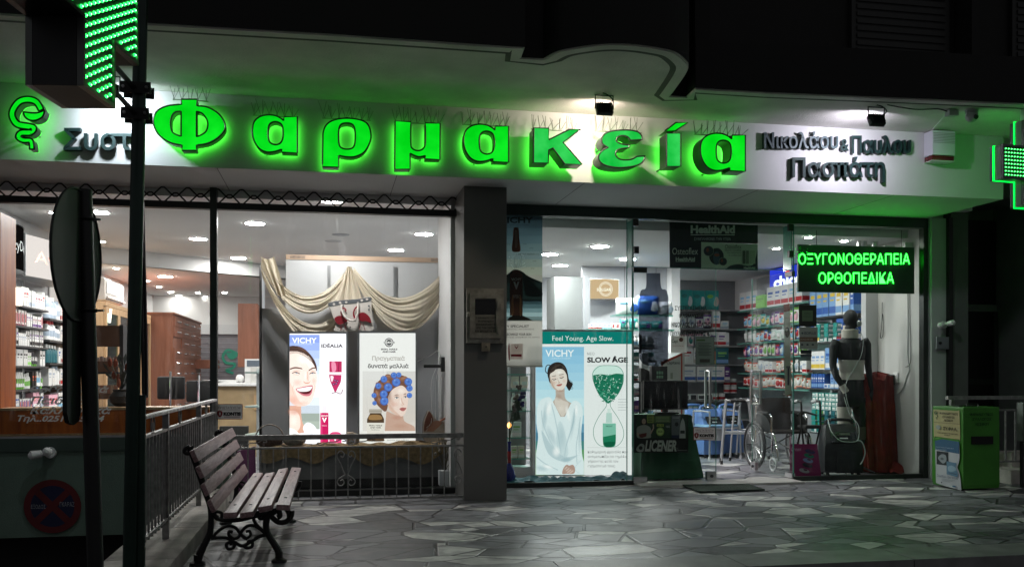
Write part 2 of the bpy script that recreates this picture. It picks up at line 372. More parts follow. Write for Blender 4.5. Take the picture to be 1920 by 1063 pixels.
class Art:
    """printed picture: flat shapes in photo coordinates laid on the plane Y, all one mesh"""
    def __init__(s, Y, es=0, fn=None, dz=.0007, tl=0, g=1):
        s.tl = tl; s.g = g; s.mb = MB(); s.Y = Y; s.es = es; s.k = 0; s.dz = dz; s.fn = fn
    def f(s, x, y):
        if s.fn: return s.fn(x, y, s.k * s.dz)
        return at(x, y, s.Y - s.k * s.dz)
    def mat(s, c): return E(c, s.es) if s.es else (thin_print(tuple(min(.9, x * s.g) for x in lin(c))) if s.tl else P(c if s.g == 1 else tuple(min(.85, x * s.g) for x in lin(c))))
    def shape(s, c, pts, n=4, sharp=False):
        s.k += 1
        q = pts if sharp else smooth(pts, n)
        V, Fc = shape_mesh([[(p[0], -p[1]) for p in q]])
        s.mb.add([s.f(v.x, -v.y) for v in V], Fc, s.mat(c)); return s
    def rect(s, c, x0, y0, x1, y1):
        s.k += 1; s.mb.add([s.f(x0, y0), s.f(x0, y1), s.f(x1, y1), s.f(x1, y0)], [(0, 1, 2, 3)], s.mat(c)); return s
    def ell(s, c, cx, cy, rx, ry, n=20, rot=0):
        s.k += 1; pts = []
        for j in range(n):
            a = 2 * math.pi * j / n; x, y = rx * math.cos(a), ry * math.sin(a)
            pts.append(s.f(cx + x * math.cos(rot) - y * math.sin(rot), cy + x * math.sin(rot) + y * math.cos(rot)))
        s.mb.add(pts, [tuple(range(n))[::-1]], s.mat(c)); return s
    def soft(s, c, cx, cy, rx, ry, a=.5, rot=0, n=18):
        """airbrushed patch of print, fading out to its rim"""
        s.k += 1; o = len(s.mb.v); pts = [s.f(cx, cy)]; al = [a]
        for r_, f_ in ((.25, .9), (.45, .68), (.65, .4), (.83, .15), (1, 0)):
            for j in range(n):
                t = 2 * math.pi * j / n; x, y = r_ * rx * math.cos(t), r_ * ry * math.sin(t)
                pts.append(s.f(cx + x * math.cos(rot) - y * math.sin(rot), cy + x * math.sin(rot) + y * math.cos(rot))); al.append(a * f_)
        Fc = [(0, 1 + (j + 1) % n, 1 + j) for j in range(n)]
        for i in range(4): Fc += [(1 + i*n + j, 1 + i*n + (j+1) % n, 1 + (i+1)*n + (j+1) % n, 1 + (i+1)*n + j) for j in range(n)]
        s.mb.add(pts, Fc, softmat(c, s.es))
        for i, v in enumerate(al): s.mb.fade[o + i] = v
        return s
    def line(s, c, pts, w):
        s.k += 1; P_ = [Vector(p[:2]) for p in pts]
        L, Rr = [], []
        for i, p in enumerate(P_):
            t = P_[min(i + 1, len(P_) - 1)] - P_[max(i - 1, 0)]; t = t.normalized() if t.length else Vector((1, 0)); nn = Vector((-t.y, t.x)) * w / 2
            L.append(s.f(*(p + nn))); Rr.append(s.f(*(p - nn)))
        n = len(P_); s.mb.add(L + Rr, [(i, i + 1, n + i + 1, n + i) for i in range(n - 1)], s.mat(c)); return s
    def text(s, c, t, x0, y0, x1, y1, bold=0, shear=0):
        s.k += 1; s.mb.text(t, x0, x1, y0, y1, lambda a, b: s.f(a, b), s.mat(c), bold, shear); return s
ORD = ['first', 'second', 'third', 'fourth', 'fifth', 'sixth', 'seventh', 'eighth', 'ninth', 'tenth', 'eleventh', 'twelfth', 'thirteenth', 'fourteenth', 'fifteenth', 'sixteenth', 'seventeenth', 'eighteenth', 'nineteenth', 'twentieth']
# ---------------------------------------------------------------- shared materials
m_black = M('black_paint', (.012, .013, .012), .45); m_iron = M('cast_iron', (.012, .011, .012), .45, .3, bump=.3, bscale=90)
m_dgreen = M('dark_green_metal', (.02, .04, .032), .35, .2); m_steel = M('steel', (.6, .6, .6), .28, 1, var=.1)
m_alu = M('aluminium', (.55, .56, .57), .35, .9, var=.1); m_white = M('white_plastic', (.75, .75, .74), .4, var=.05)
m_frame = M('grey_green_frame', (.035, .042, .038), .4, .4); m_rail = M('railing_paint', (.27, .27, .26), .45, .5, var=.3, scale=20, bump=.2)
m_wallw = M('white_plaster', (.62, .62, .60), .85, var=.07, scale=2, bump=.25, bscale=120)
m_inner = M('interior_paint', (.60, .60, .60), .8, var=.04, scale=1.2); m_ceil = M('ceiling_paint', (.70, .70, .69), .85, var=.03, scale=1)
m_grey = M('grey_panel', (.30, .31, .33), .5, var=.06, scale=2); m_lgrey = M('light_grey_panel', (.50, .51, .52), .5, var=.05, scale=2)
m_wood = wood('orange_wood', '#8f3f0c', '#bc641c', .5, axis=(12, 12, 1)); m_woodv = wood('cabinet_wood', '#7c4a34', '#95604a', .5, axis=(12, 12, 1))
m_woodl = wood('light_wood', '#a88560', '#c4a27c', .6, axis=(12, 12, 1)); m_dark = M('dark_shelf', (.05, .052, .055), .5)
m_rubber = M('rubber', (.02, .02, .02), .8); m_chrome = M('chrome', (.8, .8, .8), .12, 1, var=.02)
g_win = glass('window_glass', (.97, .99, .98), .05); g_door = glass('door_glass', (.93, .97, .95), .05, 1.1); g_shelf = glass('shelf_glass', (.65, .86, .80), .0)
g_edge = M('glass_edge', (.10, .30, .24), .15, var=.1)
# ================================================================ SETTING
YL, YR, YF, ZS, ZB = 9.65, 10.0, 8.70, 3.74, 3.08
m_asph = M('asphalt', (.045, .046, .05), .85, var=.3, scale=30, bump=.5, bscale=150)
pave = paving('crazy_paving', (.095, .10, .105), (.21, .215, .23), (.58, .58, .55), .32)
pave_in = paving('shop_paving', (.14, .14, .15), (.22, .22, .24), (.48, .48, .46), .3)
m_border = M('border_stone', (.20, .205, .20), .5, var=.25, scale=5, bump=.2, bscale=70)
m_concrete = M('concrete', (.50, .47, .43), .85, var=.35, scale=4, bump=.4, bscale=60)
mb = MB()
mb.poly([(-40, -30, -.30), (60, -30, -.30), (60, 5.6, -.30), (-40, 5.6, -.30)], m_asph)
mb.poly([(-40, 5.6, -.30), (-6, 5.6, -.30), (-6, 30, -.30), (-40, 30, -.30)], m_asph)
mb.poly([(12, 5.6, -.30), (60, 5.6, -.30), (60, 30, -.30), (12, 30, -.30)], m_asph)
tag(mb.build('road', org=(0, 0, 0)), kind='structure')
mb = MB(); mb.poly([(-6, 5.6, -.30), (-1.35, 5.6, -.30), (-1.35, 9.6, -2.3), (-6, 9.6, -2.3)], m_asph)
mb.poly([(-6, 9.6, -2.3), (-1.35, 9.6, -2.3), (-1.35, 12, -2.3), (-6, 12, -2.3)], m_asph)
tag(mb.build('garage_ramp', org=(0, 0, 0)), kind='structure')
mb = MB()
mb.box(-.95, 12, 6.05, 10.06, -.2, 0, pave); tag(mb.build('terrace', org=(0, 0, 0)), kind='structure')
mb = MB()
for i in range(11):
    x0 = -.95 + i * 1.2
    mb.box(x0 + .004, min(x0 + 1.196, 12), 5.65, 6.045, -.12, .002, m_border)
mb.box(-.95, 12, 5.70, 6.05, -.3, -.12, m_concrete)
tag(mb.build('terrace_edge', org=(0, 0, 0)), kind='structure')
mb = MB(); mb.box(-3.7, 7.4, 10.06, 21.2, -.2, .004, pave_in); mb.box(-1.0, 1.29, 9.66, 10.06, -.2, .004, pave_in)
tag(mb.build('shop_floor', org=(0, 0, 0)), kind='structure')

# ---------------------------------------------------------------- the building
bld = T('building', (2, 12, 0), 'pharmacy building with white fascia band and dark curved balconies over lit shop windows', 'building')
m_fas = M('fascia_paint', (.60, .61, .60), .7, var=.05, scale=1.5, bump=.08, bscale=60)
m_sof = M('rough_plaster', (.70, .68, .64), .9, var=.14, scale=2.2, bump=.5, bscale=55)
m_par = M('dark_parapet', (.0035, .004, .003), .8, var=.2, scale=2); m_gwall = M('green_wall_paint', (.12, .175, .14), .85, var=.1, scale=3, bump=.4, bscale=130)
m_gband = M('dark_green_band', (.05, .075, .06), .8, var=.1, scale=3); m_pil = M('pillar_paint', (.15, .15, .14), .6, var=.06, scale=2)
m_plas = M('outer_plaster', (.12, .13, .12), .85, var=.12, scale=4, bump=.3, bscale=120)
mb = MB()
mb.box(-9, 6.97, YF, YF + .2, ZB, ZS - .002, m_fas)
mb.box(-9, 6.97, YF + .2, 10.12, ZB, ZB + .12, m_fas)           # underside
mb.box(6.93, 6.97, YF + .2, 10.12, ZB + .12, ZS - .002, m_fas)
mb.build('fascia', bld)
for x in (-1.0, .6, 2.4, 4.2, 5.7): mb = MB(); mb.box(x, x + .006, YF + .01, 9.9, ZB - .002, ZB - .0005, m_dark); mb.build('panel_seam', bld)
# soffit outline (photo points on the horizontal plane z = ZS)
front = [(280, 45, 1), (620, 65, 1), (960, 88.7, 1), (983.7, 89.8, 1), (977, 109, 1), (1019, 111, 1), (1048, 96.5), (1095, 87.5), (1143, 83), (1190, 84.5), (1231, 90),
         (1265, 98), (1285, 113), (1291, 125), (1285, 140.6), (1265, 169), (1256, 180.5, 1), (1287, 182, 1), (1304, 166, 1), (1440, 174, 1), (1728, 186, 1), (1920, 195, 1)]
out = []
for p in front:
    q = onZ(p[0], p[1], ZS); out.append((q.x, q.y) + ((1,) if len(p) > 2 else ()))
out = [(-9, 7.04, 1)] + out + [(13, out[-1][1] - .02, 1)]
out = smooth(out, 5, closed=False)
full = [(v.x, v.y) for v in out] + [(13, 10.4), (-9, 10.4)]
V, Fc = shape_mesh([full])
mb = MB(); mb.prism([(v.x, v.y, ZS) for v in V], Fc, (0, 0, .16), m_sof); mb.build('balcony_slab', bld)
def inset(pl, d):
    res = []
    for i, p in enumerate(pl):
        a = pl[max(i - 1, 0)]; b = pl[min(i + 1, len(pl) - 1)]; t = (b - a).normalized(); nn = Vector((-t.y, t.x)); res.append(p + nn * d)
    return res
i1, i2, i3 = inset(out, .012), inset(out, .10), inset(out, .15)
mb = MB(); n = len(out)
for A, B, z0, mm in ((i1, i2, ZS - .008, m_sof), (i2, i3, ZS - .004, M('drip_groove', (.11, .11, .10), .9))):
    Vv = [(a.x, a.y, z0) for a in A] + [(b.x, b.y, z0) for b in B] + [(b.x, b.y, ZS - .001) for b in B] + [(a.x, a.y, ZS - .001) for a in A]
    mb.add(Vv, [(i, n + i, n + i + 1, i + 1) for i in range(n - 1)] + [(n + i, 2 * n + i, 2 * n + i + 1, n + i + 1) for i in range(n - 1)] + [(3 * n + i, i, i + 1, 3 * n + i + 1) for i in range(n - 1)], mm)
mb.build('drip_moulding', bld)
cut = next(i for i, v in enumerate(out) if v.x > onZ(1256, 180.5, ZS).x and i > 30) if n > 40 else n // 2
mb = MB()
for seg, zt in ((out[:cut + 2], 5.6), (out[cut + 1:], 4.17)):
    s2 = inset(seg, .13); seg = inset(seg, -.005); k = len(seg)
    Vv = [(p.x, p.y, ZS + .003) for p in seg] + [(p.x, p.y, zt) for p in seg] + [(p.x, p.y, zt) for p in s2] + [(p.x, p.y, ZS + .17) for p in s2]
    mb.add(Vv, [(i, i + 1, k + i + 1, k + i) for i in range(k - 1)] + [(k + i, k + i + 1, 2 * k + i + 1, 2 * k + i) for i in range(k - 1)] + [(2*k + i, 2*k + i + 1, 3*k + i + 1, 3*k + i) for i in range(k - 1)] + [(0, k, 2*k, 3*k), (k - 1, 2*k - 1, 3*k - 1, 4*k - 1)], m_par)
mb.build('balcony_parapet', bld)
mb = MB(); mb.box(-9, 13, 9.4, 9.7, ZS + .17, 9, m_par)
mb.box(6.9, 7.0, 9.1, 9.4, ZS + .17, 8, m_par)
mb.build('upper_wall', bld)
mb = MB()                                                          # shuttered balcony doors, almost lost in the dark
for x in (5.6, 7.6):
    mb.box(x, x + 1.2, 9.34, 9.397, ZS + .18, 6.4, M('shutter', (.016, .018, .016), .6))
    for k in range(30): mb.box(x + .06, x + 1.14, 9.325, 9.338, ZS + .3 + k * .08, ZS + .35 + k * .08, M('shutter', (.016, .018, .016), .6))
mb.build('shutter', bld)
# pillar and walls of the ground floor
px0, px1 = at(870, 900, 9.08).x, at(950, 900, 9.08).x
mb = MB(); mb.box(px0, px1, 9.08, 10.1, 0, ZB - .001, m_pil); mb.build('pillar', bld)
mb = MB(); mb.box(px0 + .004, px0 + .38, 10.1, 10.9, .005, 3.1, m_inner); mb.build('inner_pier', bld)
mb = MB()
mb.box(-9, -.99, YL - .02, YL + .2, .50, .625, m_gband)
mb.box(-9, -.99, YL, YL + .2, -.32, .50, m_gwall); mb.box(-9, -4.4, YL + .01, YL + .21, .625, ZB - .001, m_gwall)
mb.build('base_wall', bld)
mb = MB(); mb.box(-9, -.96, YL + .2, YL + .25, -2.4, -.2, M('garage_dark', (.006, .006, .006), .8)); mb.build('garage_door', bld)
mb = MB()
xj = at(1737, 800, YR).x
mb.box(xj + .0, xj + .19, 9.90, 10.3, 0, ZB - .002, M('jamb_paint', (.42, .46, .43), .7, var=.08, scale=3))
mb.box(xj + .19, xj + .24, 9.84, 10.3, 0, ZB - .002, m_black)
mb.box(xj + .24, xj + .47, 9.88, 10.35, 0, 3.7, m_plas)
mb.box(xj + .47, xj + 1.45, 10.7, 10.8, 0, 3.7, m_plas)
mb.box(xj + 1.45, 13, 9.88, 10.8, 0, 3.7, m_plas)
mb.box(xj + .24, 13, 9.9, 10.7, 3.35, 3.71, m_plas)
mb.build('entrance_wall', bld)
dx0 = xj + .49; dx1 = xj + 1.43
md2 = M('door_dark', (.006, .006, .006), .35)
mb = MB(); mb.box(dx0, dx1, 10.62, 10.69, .15, 2.02, md2); mb.box(dx0, dx1, 10.60, 10.69, 2.03, 2.12, m_plas)
mb.box(dx0, dx1, 10.62, 10.69, 2.13, 3.2, md2)
dr = mb.build('entrance_door', bld)
mb = MB(); mb.box(dx0, dx0 + .06, 10.58, 10.618, .15, 2.02, m_frame); mb.box(dx1 - .06, dx1, 10.58, 10.618, .15, 2.02, m_frame)
mb.box(dx0, dx1, 10.585, 10.616, 1.1, 1.17, m_frame); mb.build('door_frame', dr)
mb = MB(); mb.box(xj + .5, 13, 9.2, 9.86, .003, .16, m_concrete); mb.box(xj + .75, 13, 9.5, 9.87, .161, .32, m_concrete)
mb.build('entrance_step', bld)
# interior shell
ZC, ZC2, XLW, YB = 3.10, 2.86, -3.65, 20.6
mb = MB()
mb.box(XLW - .1, XLW, 9.86, 21.2, 0, 3.2, m_inner); mb.box(-4.45, XLW - .1, 10.4, 10.5, 0, 3.2, m_inner)
mb.box(-3.75, 2.9, YB, YB + .1, 0, 3.2, m_inner)
mb.box(7.21, 7.3, 11.1, 16, 0, 3.2, m_inner)
mb.box(6.96, 7.3, 10.02, 11.1, 0, 3.2, m_wallw)
mb.box(2.9, 7.3, 15.9, 16.0, 0, 3.2, m_grey)
mb.box(2.85, 2.9, 14.9, 21.2, 0, 3.2, m_inner)
mb.build('interior_wall', bld)
mb = MB()
# main ceiling and its angled drop
A = onZ(195, 464, ZC); B = onZ(480, 493.6, ZC); dd = (B - A).normalized()
P0 = A - dd * ((A.x - XLW) / dd.x); P1 = A + dd * ((6.0 - A.x) / dd.x)
mb.poly([(XLW, YL + .1, ZC), (P0.x, P0.y, ZC), (P1.x, P1.y, ZC), (P1.x, YL + .1, ZC)], m_ceil)
mb.poly([(P0.x, P0.y, ZC), (P1.x, P1.y, ZC), (P1.x, P1.y, ZC2), (P0.x, P0.y, ZC2)], m_ceil)
mb.poly([(P0.x, P0.y, ZC2), (XLW, P0.y, ZC2), (XLW, 21.2, ZC2), (P1.x, 21.2, ZC2), (P1.x, P1.y, ZC2)], m_ceil)
mb.box(1.9, 7.3, 10.35, 16, 2.90, 3.05, m_ceil)
mb.box(1.69, 7.3, 10.02, 10.349, 3.0, 3.05, m_ceil)
mb.box(-3.75, 7.4, YL + .1, 21.2, 3.15, 3.25, m_ceil)
mb.build('ceiling', bld)
# ---------------------------------------------------------------- kerb wall and railings of the terrace side
mb = MB()
for i in range(4):
    y0 = 4.9 + i * 1.18; mb.cbox((-1.15, y0 + .588, .04), (.42, 1.172, .14), m_concrete, bev=.008)
mb.box(-1.33, -.985, 5.3, 9.62, -2.4, -.031, m_concrete)
tag(mb.build('kerb_wall'), 'low concrete kerb wall with pale capstones along the left side of the terrace', 'wall')
rl = T('railing', (-1.115, 7.5, .11), 'steel side railing on the kerb wall behind the bench with close vertical bars', 'railing')
XR = -1.115
mb = MB(); mb.cbox((XR, 7.6, .985), (.05, 3.9, .022), M('worn_rail', (.62, .60, .60), .5, .3, var=.35, scale=18, bump=.3), bev=.004); mb.build('top_rail', rl)
mb = MB(); mb.cbox((XR, 7.6, .865), (.035, 3.9, .018), m_rail); mb.build('middle_rail', rl)
mb = MB(); mb.cbox((XR, 7.6, .25), (.035, 3.9, .018), m_rail); mb.build('bottom_rail', rl)
yy = 5.7
while yy < 9.5:
    mb = MB(); mb.box(XR - .007, XR + .007, yy - .007, yy + .007, .215, .857, m_rail); mb.build('baluster', rl); yy += .115
for y in (5.75, 6.78, 8.42, 9.5):
    mb = MB(); mb.box(XR - .02, XR + .02, y - .02, y + .02, .112, .974, m_rail); mb.build('post', rl)
for y in (6.3, 7.4, 8.9):
    mb = MB()
    for s in (-1, 1):
        mb.tube([(XR, y + s * (.02 + .035 * math.sin(t)), .925 + .045 * math.cos(t)) for t in [k * .5 for k in range(11)]], .006, m_rail, 5)
    mb.build('scroll', rl)
YFr = 9.15
fr = T('railing', (0, YFr, 0), 'thin black railing with heart scrolls in front of the left shop window', 'railing')
def hb(name, z, h, w_=.03):
    mb = MB(); mb.box(-1.09, px0 - .004, YFr - w_ / 2, YFr + w_ / 2, z - h, z, m_rail); mb.build(name, fr)
hb('top_rail', .66, .045, .05); hb('middle_rail', .545, .018); hb('bottom_rail', .045, .02)
x = -1.0
xs = []
while x < px0 - .05:
    mb = MB(); mb.cbox((x, YFr, .285), (.011, .011, .484), m_rail); mb.build('baluster', fr); xs.append(x); x += .1165
def heart(cx, z0, z1, nm='heart_scroll'):
    mb = MB()
    for s in (-1, 1):
        pts = [at(cx, 700, YFr)]
        X0 = at(cx, 700, YFr).x
        pt = [(X0 + s * .012, z0 + .1), (X0 + s * .05, z0 + (z1 - z0) * .6), (X0 + s * .085, z1 - .06), (X0 + s * .075, z1 - .015), (X0 + s * .045, z1), (X0 + s * .02, z1 - .03), (X0 + s * .035, z1 - .06), (X0 + s * .055, z1 - .045)]
        mb.tube(sm3([(a, YFr - .012, b) for a, b in pt]), .006, m_rail, 5)
        pt = [(X0 + s * .012, z0 + .1), (X0 + s * .06, z0 + .07), (X0 + s * .085, z0 + .04), (X0 + s * .07, z0 + .005), (X0 + s * .04, z0), (X0 + s * .02, z0 + .025), (X0 + s * .035, z0 + .055), (X0 + s * .055, z0 + .045)]
        mb.tube(sm3([(a, YFr - .012, b) for a, b in pt]), .006, m_rail, 5)
    mb.build(nm, fr)
heart(649, .17, .50); heart(868, .17, .50)
def sscroll(a, b):
    p0 = at(a, 820, YFr); p1 = at(b, 835, YFr); w_ = p1.x - p0.x
    mb = MB()
    pt = [(.12, .62), (.06, .58), (.0, .62), (.02, .80), (.10, .86), (.20, .8), (.35, .55), (.65, .45), (.80, .2), (.90, .14), (.98, .2), (1, .38), (.94, .42), (.88, .38)]
    mb.tube(sm3([(p0.x + u * w_, YFr - .01, .55 + (1 - v) * .075) for u, v in pt], 4), .005, m_rail, 5); mb.build('scroll', fr)
sscroll(595, 648); sscroll(652, 702); sscroll(450, 500); sscroll(808, 862)

# ---------------------------------------------------------------- shop windows
def pane(mb, x0, x1, y, z0, z1, m=None, t=.008): mb.box(x0, x1, y, y + t, z0, z1, m or g_win)
lw = T('shop_window', (-1, YL, .6), 'left shop window with dark frame and wavy grille strip above two big panes', 'window')
xm0, xm1 = at(394, 600, YL).x, at(407, 600, YL).x; xr1 = at(864, 600, YL).x
mb = MB(); pane(mb, -4.4, xm0, YL + .03, .645, 2.87); mb.build('glass_pane', lw)
mb = MB(); pane(mb, xm1, xr1, YL + .03, .06, 2.87); mb.build('glass_pane', lw)
mb = MB(); mb.box(xm0, xm1, YL - .02, YL + .08, .0, ZB - .001, m_frame); mb.build('mullion', lw)
mb = MB(); mb.box(-4.4, xm0, YL - .015, YL + .075, 2.87, 2.935, m_black); mb.box(-4.46, -4.4, YL - .015, YL + .075, .645, ZB - .001, m_black); mb.box(xm1, xr1, YL - .015, YL + .075, 2.87, 2.935, m_black)
mb.box(xr1, xr1 + .03, YL - .015, YL + .075, .0, ZB - .001, m_black)
mb.box(-4.4, xm0, YL - .01, YL + .07, .626, .645, m_steel); mb.box(xm1, xr1, YL - .015, YL + .075, .004, .06, m_black)
mb.build('frame', lw)
mb = MB()
def wavy(x0, x1, zc, amp, y, mb, ph=0, n=8, per=.235, r=.008):
    X = x0; pts = []
    while X <= x1:
        t = ((X - x0) / per + ph) % 1.0
        tri = 4 * abs(t - .5) - 1; tri = max(-.72, min(.72, tri)) / .72
        pts.append((X, y, zc + amp * tri)); X += per / 16
    mb.tube(pts, r, m_black, 5)
for (a, b) in ((-4.2, xm0), (xm1, xr1)):
    wavy(a, b, 3.025, .043, YL + .0, mb); wavy(a, b, 2.975, .043, YL + .014, mb, .5)
mb.build('grille', lw)
mb = MB(); mb.box(-4.4, xr1, YL + .09, YL + .10, 3.0, 3.079, m_steel); mb.build('shutter_housing', lw)
rw = T('shop_front', (4, YR, 0), 'right glass shop front with fixed side panes and transom around the double door', 'window')
X1, X2, X3, X4 = px1, at(1187, 800, YR).x, at(1487, 800, YR).x, at(1728, 800, YR).x
ZD, ZT = 2.43, 2.965
mb = MB(); pane(mb, X1, X2 - .01, YR, .05, ZT, g_door, .01); mb.build('side_pane', rw)
mb = MB(); pane(mb, X3 + .01, X4, YR, .05, ZT, g_door, .01); mb.build('side_pane', rw)
mb = MB(); pane(mb, X2, X3, YR, ZD + .01, ZT, g_door, .01); mb.build('transom_pane', rw)
mb = MB()
for x in (X2 - .012, X3 + .004, at(1175, 700, YR).x): mb.box(x, x + .008, YR - .003, YR + .013, .05, ZT, g_edge)
mb.box(X2 - .012, X3 + .01, YR - .003, YR + .013, ZD, ZD + .007, g_edge)
for x in (X2 + .004, X3 - .012): mb.box(x, x + .01, YR + .02, YR + .22, ZD + .01, ZT, g_edge)
mb.build('glass_joint', rw)
mb = MB(); mb.box(X1, X4 + .06, YR - .04, YR + .06, ZT, ZB - .001, m_dgreen)
mb.box(X1, X2, YR - .02, YR + .04, .0, .05, m_frame); mb.box(X3, X4, YR - .02, YR + .04, .0, .05, m_frame)
mb.box(X4, X4 + .055, YR - .04, YR + .05, 0, ZT, m_frame)
mb.box(X2, X3, 9.72, 10.12, .001, .022, M('threshold_marble', (.48, .48, .45), .35, var=.1))
mb.build('frame', rw)
for (x, z) in ((X2 + .03, ZT - .04), (X2 + .035, 2.62), (X3 - .03, ZT - .04), (X3 - .03, 2.62)):
    mb = MB(); mb.cbox((x, YR + .005, z), (.055, .05, .075), m_black); mb.build('glass_clamp', rw)
def leaf(hx, fx, label, opened):
    t = T('glass_door', (hx, YR, 0), label, 'door')
    w_ = abs(fx - hx); sg = 1 if fx > hx else -1
    def tr(mb):
        if opened:
            rot = Matrix.Rotation(R(-88), 4, 'Z')
            for i, v in enumerate(mb.v):
                q = rot @ (v - Vector((hx, YR, 0))); mb.v[i] = q + Vector((hx, YR, 0))
        return mb
    xs_ = lambda a: hx + sg * a
    mb = MB(); a, b = sorted((xs_(.008), xs_(w_ - .004))); mb.box(a, b, YR, YR + .01, .03, ZD - .005, g_door); tr(mb).build('glass_pane', t)
    mb = MB(); a, b = sorted((xs_(w_ - .004), xs_(w_))); mb.box(a, b, YR - .001, YR + .011, .03, ZD - .005, g_edge); a, b = sorted((xs_(.0), xs_(.008))); mb.box(a, b, YR - .001, YR + .011, .03, ZD - .005, g_edge); tr(mb).build('glass_edge', t)
    for z in (.03, ZD - .06):
        mb = MB(); a, b = sorted((xs_(.0), xs_(.16))); mb.box(a, b, YR - .015, YR + .025, z, z + .055, m_steel if z < 1 else m_black); tr(mb).build('hinge_fitting', t)
    mb = MB(); a, b = sorted((xs_(w_ - .12), xs_(w_ - .005))); mb.box(a, b, YR - .018, YR + .028, .03, .13, m_steel)
    mb.lathe([(.0, 0), (.018, 0), (.018, .012)], (0, 0, 0), m_dark, 12, Matrix.Translation(((a + b) / 2, YR - .018, .08)) @ Matrix.Rotation(R(90), 4, 'X')); tr(mb).build('lock', t)
    mb = MB()
    for y in (YR - .06, YR + .07):
        xx = xs_(w_ - .10); mb.tube([(xx, YR, .86), (xx, y, .86), (xx, y, 1.27), (xx, YR, 1.27)], .016, m_steel, 8)
    tr(mb).build('handle', t)
    return t, tr
dl, _ = leaf(X2, at(1343, 800, YR).x, 'closed left glass door leaf with black Greek lettering and long steel handle', False)
dr_, trr = leaf(X3, at(1333, 800, YR).x, 'right glass door leaf standing open into the shop beside the wheelchair', True)
# lettering on the closed leaf
mb = MB(); blk = P('#0a1512')
for (s, a, b, c, d) in (('ΣΥΣΤΕΓΑΣΜΕΝΑ', 1265, 1325, 573.5, 582), ('ΦΑΡΜΑΚΕΙΑ', 1273, 1319, 587.5, 596.5), ('ΝΙΚΟΛΑΟΣ ΠΑΣΠΑΤΗΣ', 1259, 1333.5, 604, 613.5), ('ΠΑΥΛΟΣ ΠΑΣΠΑΤΗΣ ο.ε.', 1257, 1336, 620.5, 630)):
    mb.text(s, a, b, c, d, lambda p, q: at(p, q, YR - .003), blk, bold=.03)
mb.build('door_lettering', dl)
mb = MB()                                                          # lettering on the left window
gl = P('#efece6')
for (s, a, b, c, d) in (('Ορθοπεδικά', 56, 205, 723, 739), ('Παιδικά', 56, 160, 742, 758), ('Καλλυντικά', 56, 210, 762, 776), ('Τηλ..02510-25    4', 33, 196, 778, 793)):
    mb.text(s, a, b, c, d, lambda p, q: at(p, q, YL + .026), gl, bold=.03, shear=.3)
mb.build('window_lettering', lw)
# ================================================================ SIGN LETTERS
m_case = M('letter_casing', (.03, .05, .035), .35, .3); m_trim = M('letter_trim', (.015, .02, .016), .4)
e_face = lit_face('face', (.0, .66, .008), (.006, .92, .022), 1.0, 4); e_back = E((.07, 1.0, .05), 4.0); e_face2 = lit_face('dull', (.004, .50, .045), (.05, .72, .12), 1.01, 5)
def neon_letter(name, label, loops, ox, oy, sc=.3387, fly=8.52, dep=.13, parts=None, group='big green letters on the fascia', ef=None):
    """loops in crop pixels; ox, oy the crop's corner in the photo"""
    def W(p, y): return at(ox + p[0] * sc, oy + p[1] * sc, y)
    L3 = [[W(p, fly) for p in (smooth(lp, 5))] for lp in loops]
    L2 = [[(v.x, v.z) for v in lp] for lp in L3]
    allp = [p for l in L2 for p in l]
    cx, cz = sum(p[0] for p in allp) / len(allp), sum(p[1] for p in allp) / len(allp)
    t = T(name, (cx, YF, min(p[1] for p in allp)), label, 'letter sign', group)
    V, Fc = shape_mesh(L2)
    mb = MB(); mb.add([(v.x, fly - .002, v.y) for v in V], Fc, ef or e_face); mb.build('face', t)
    mb = MB()
    V3 = [Vector((v.x, fly, v.y)) for v in V]; mb.prism(V3, Fc, (0, dep, 0), m_case); mb.build('casing', t)
    mb = MB()                                                       # raised rim round the face
    for lp in L2:
        mb.tube([(p[0], fly - .004, p[1]) for p in lp], .0075, m_trim, 5, closed=True)
    mb.build('rim', t)
    mb = MB(); mb.add([(v.x, fly + dep + .004, v.y) for v in V], [f[::-1] for f in Fc], e_back); mb.build('backlight', t)
    xs_ = [p[0] for p in allp]; zs_ = [p[1] for p in allp]
    for lp in L2[:1]:
        for q in (lp[len(lp) // 4], lp[3 * len(lp) // 4]): mb = MB(); mb.tube([(q[0] * .93 + cx * .07, fly + dep, q[1] * .93 + cz * .07), (q[0] * .93 + cx * .07, YF, q[1] * .93 + cz * .07)], .008, m_case, 6); mb.build('standoff', t)
    return t, (min(xs_), max(xs_), max(zs_), fly, dep)
TL = []
phi = [[(1005, 552, 1), (1090, 552, 1), (1090, 588, 1), (1150, 596), (1210, 632), (1243, 680), (1243, 722), (1205, 765), (1150, 795), (1088, 806, 1), (1088, 835, 1), (1008, 835, 1), (1008, 806, 1), (940, 790), (882, 750), (852, 695), (852, 650), (875, 612), (930, 588), (1005, 580, 1)],
       [(1003, 618, 1), (970, 622), (949, 650), (945, 695), (957, 735), (1003, 757, 1)], [(1088, 618, 1), (1120, 630), (1146, 665), (1150, 700), (1135, 735), (1088, 760, 1)]]
alpha = lambda dx, dy: [[(p[0] + dx, p[1] + dy) + tuple(p[2:]) for p in l] for l in
    [[(1325, 700, 1), (1398, 700, 1), (1398, 900, 1), (1312, 897, 1), (1312, 880, 1), (1270, 893), (1228, 895), (1190, 878), (1162, 840), (1149, 790), (1156, 735), (1185, 703), (1230, 690), (1275, 694), (1305, 708), (1322, 722, 1)],
     [(1275, 728), (1305, 738), (1318, 765), (1318, 815), (1305, 845), (1277, 855), (1250, 845), (1238, 820), (1237, 765), (1248, 738)]]]
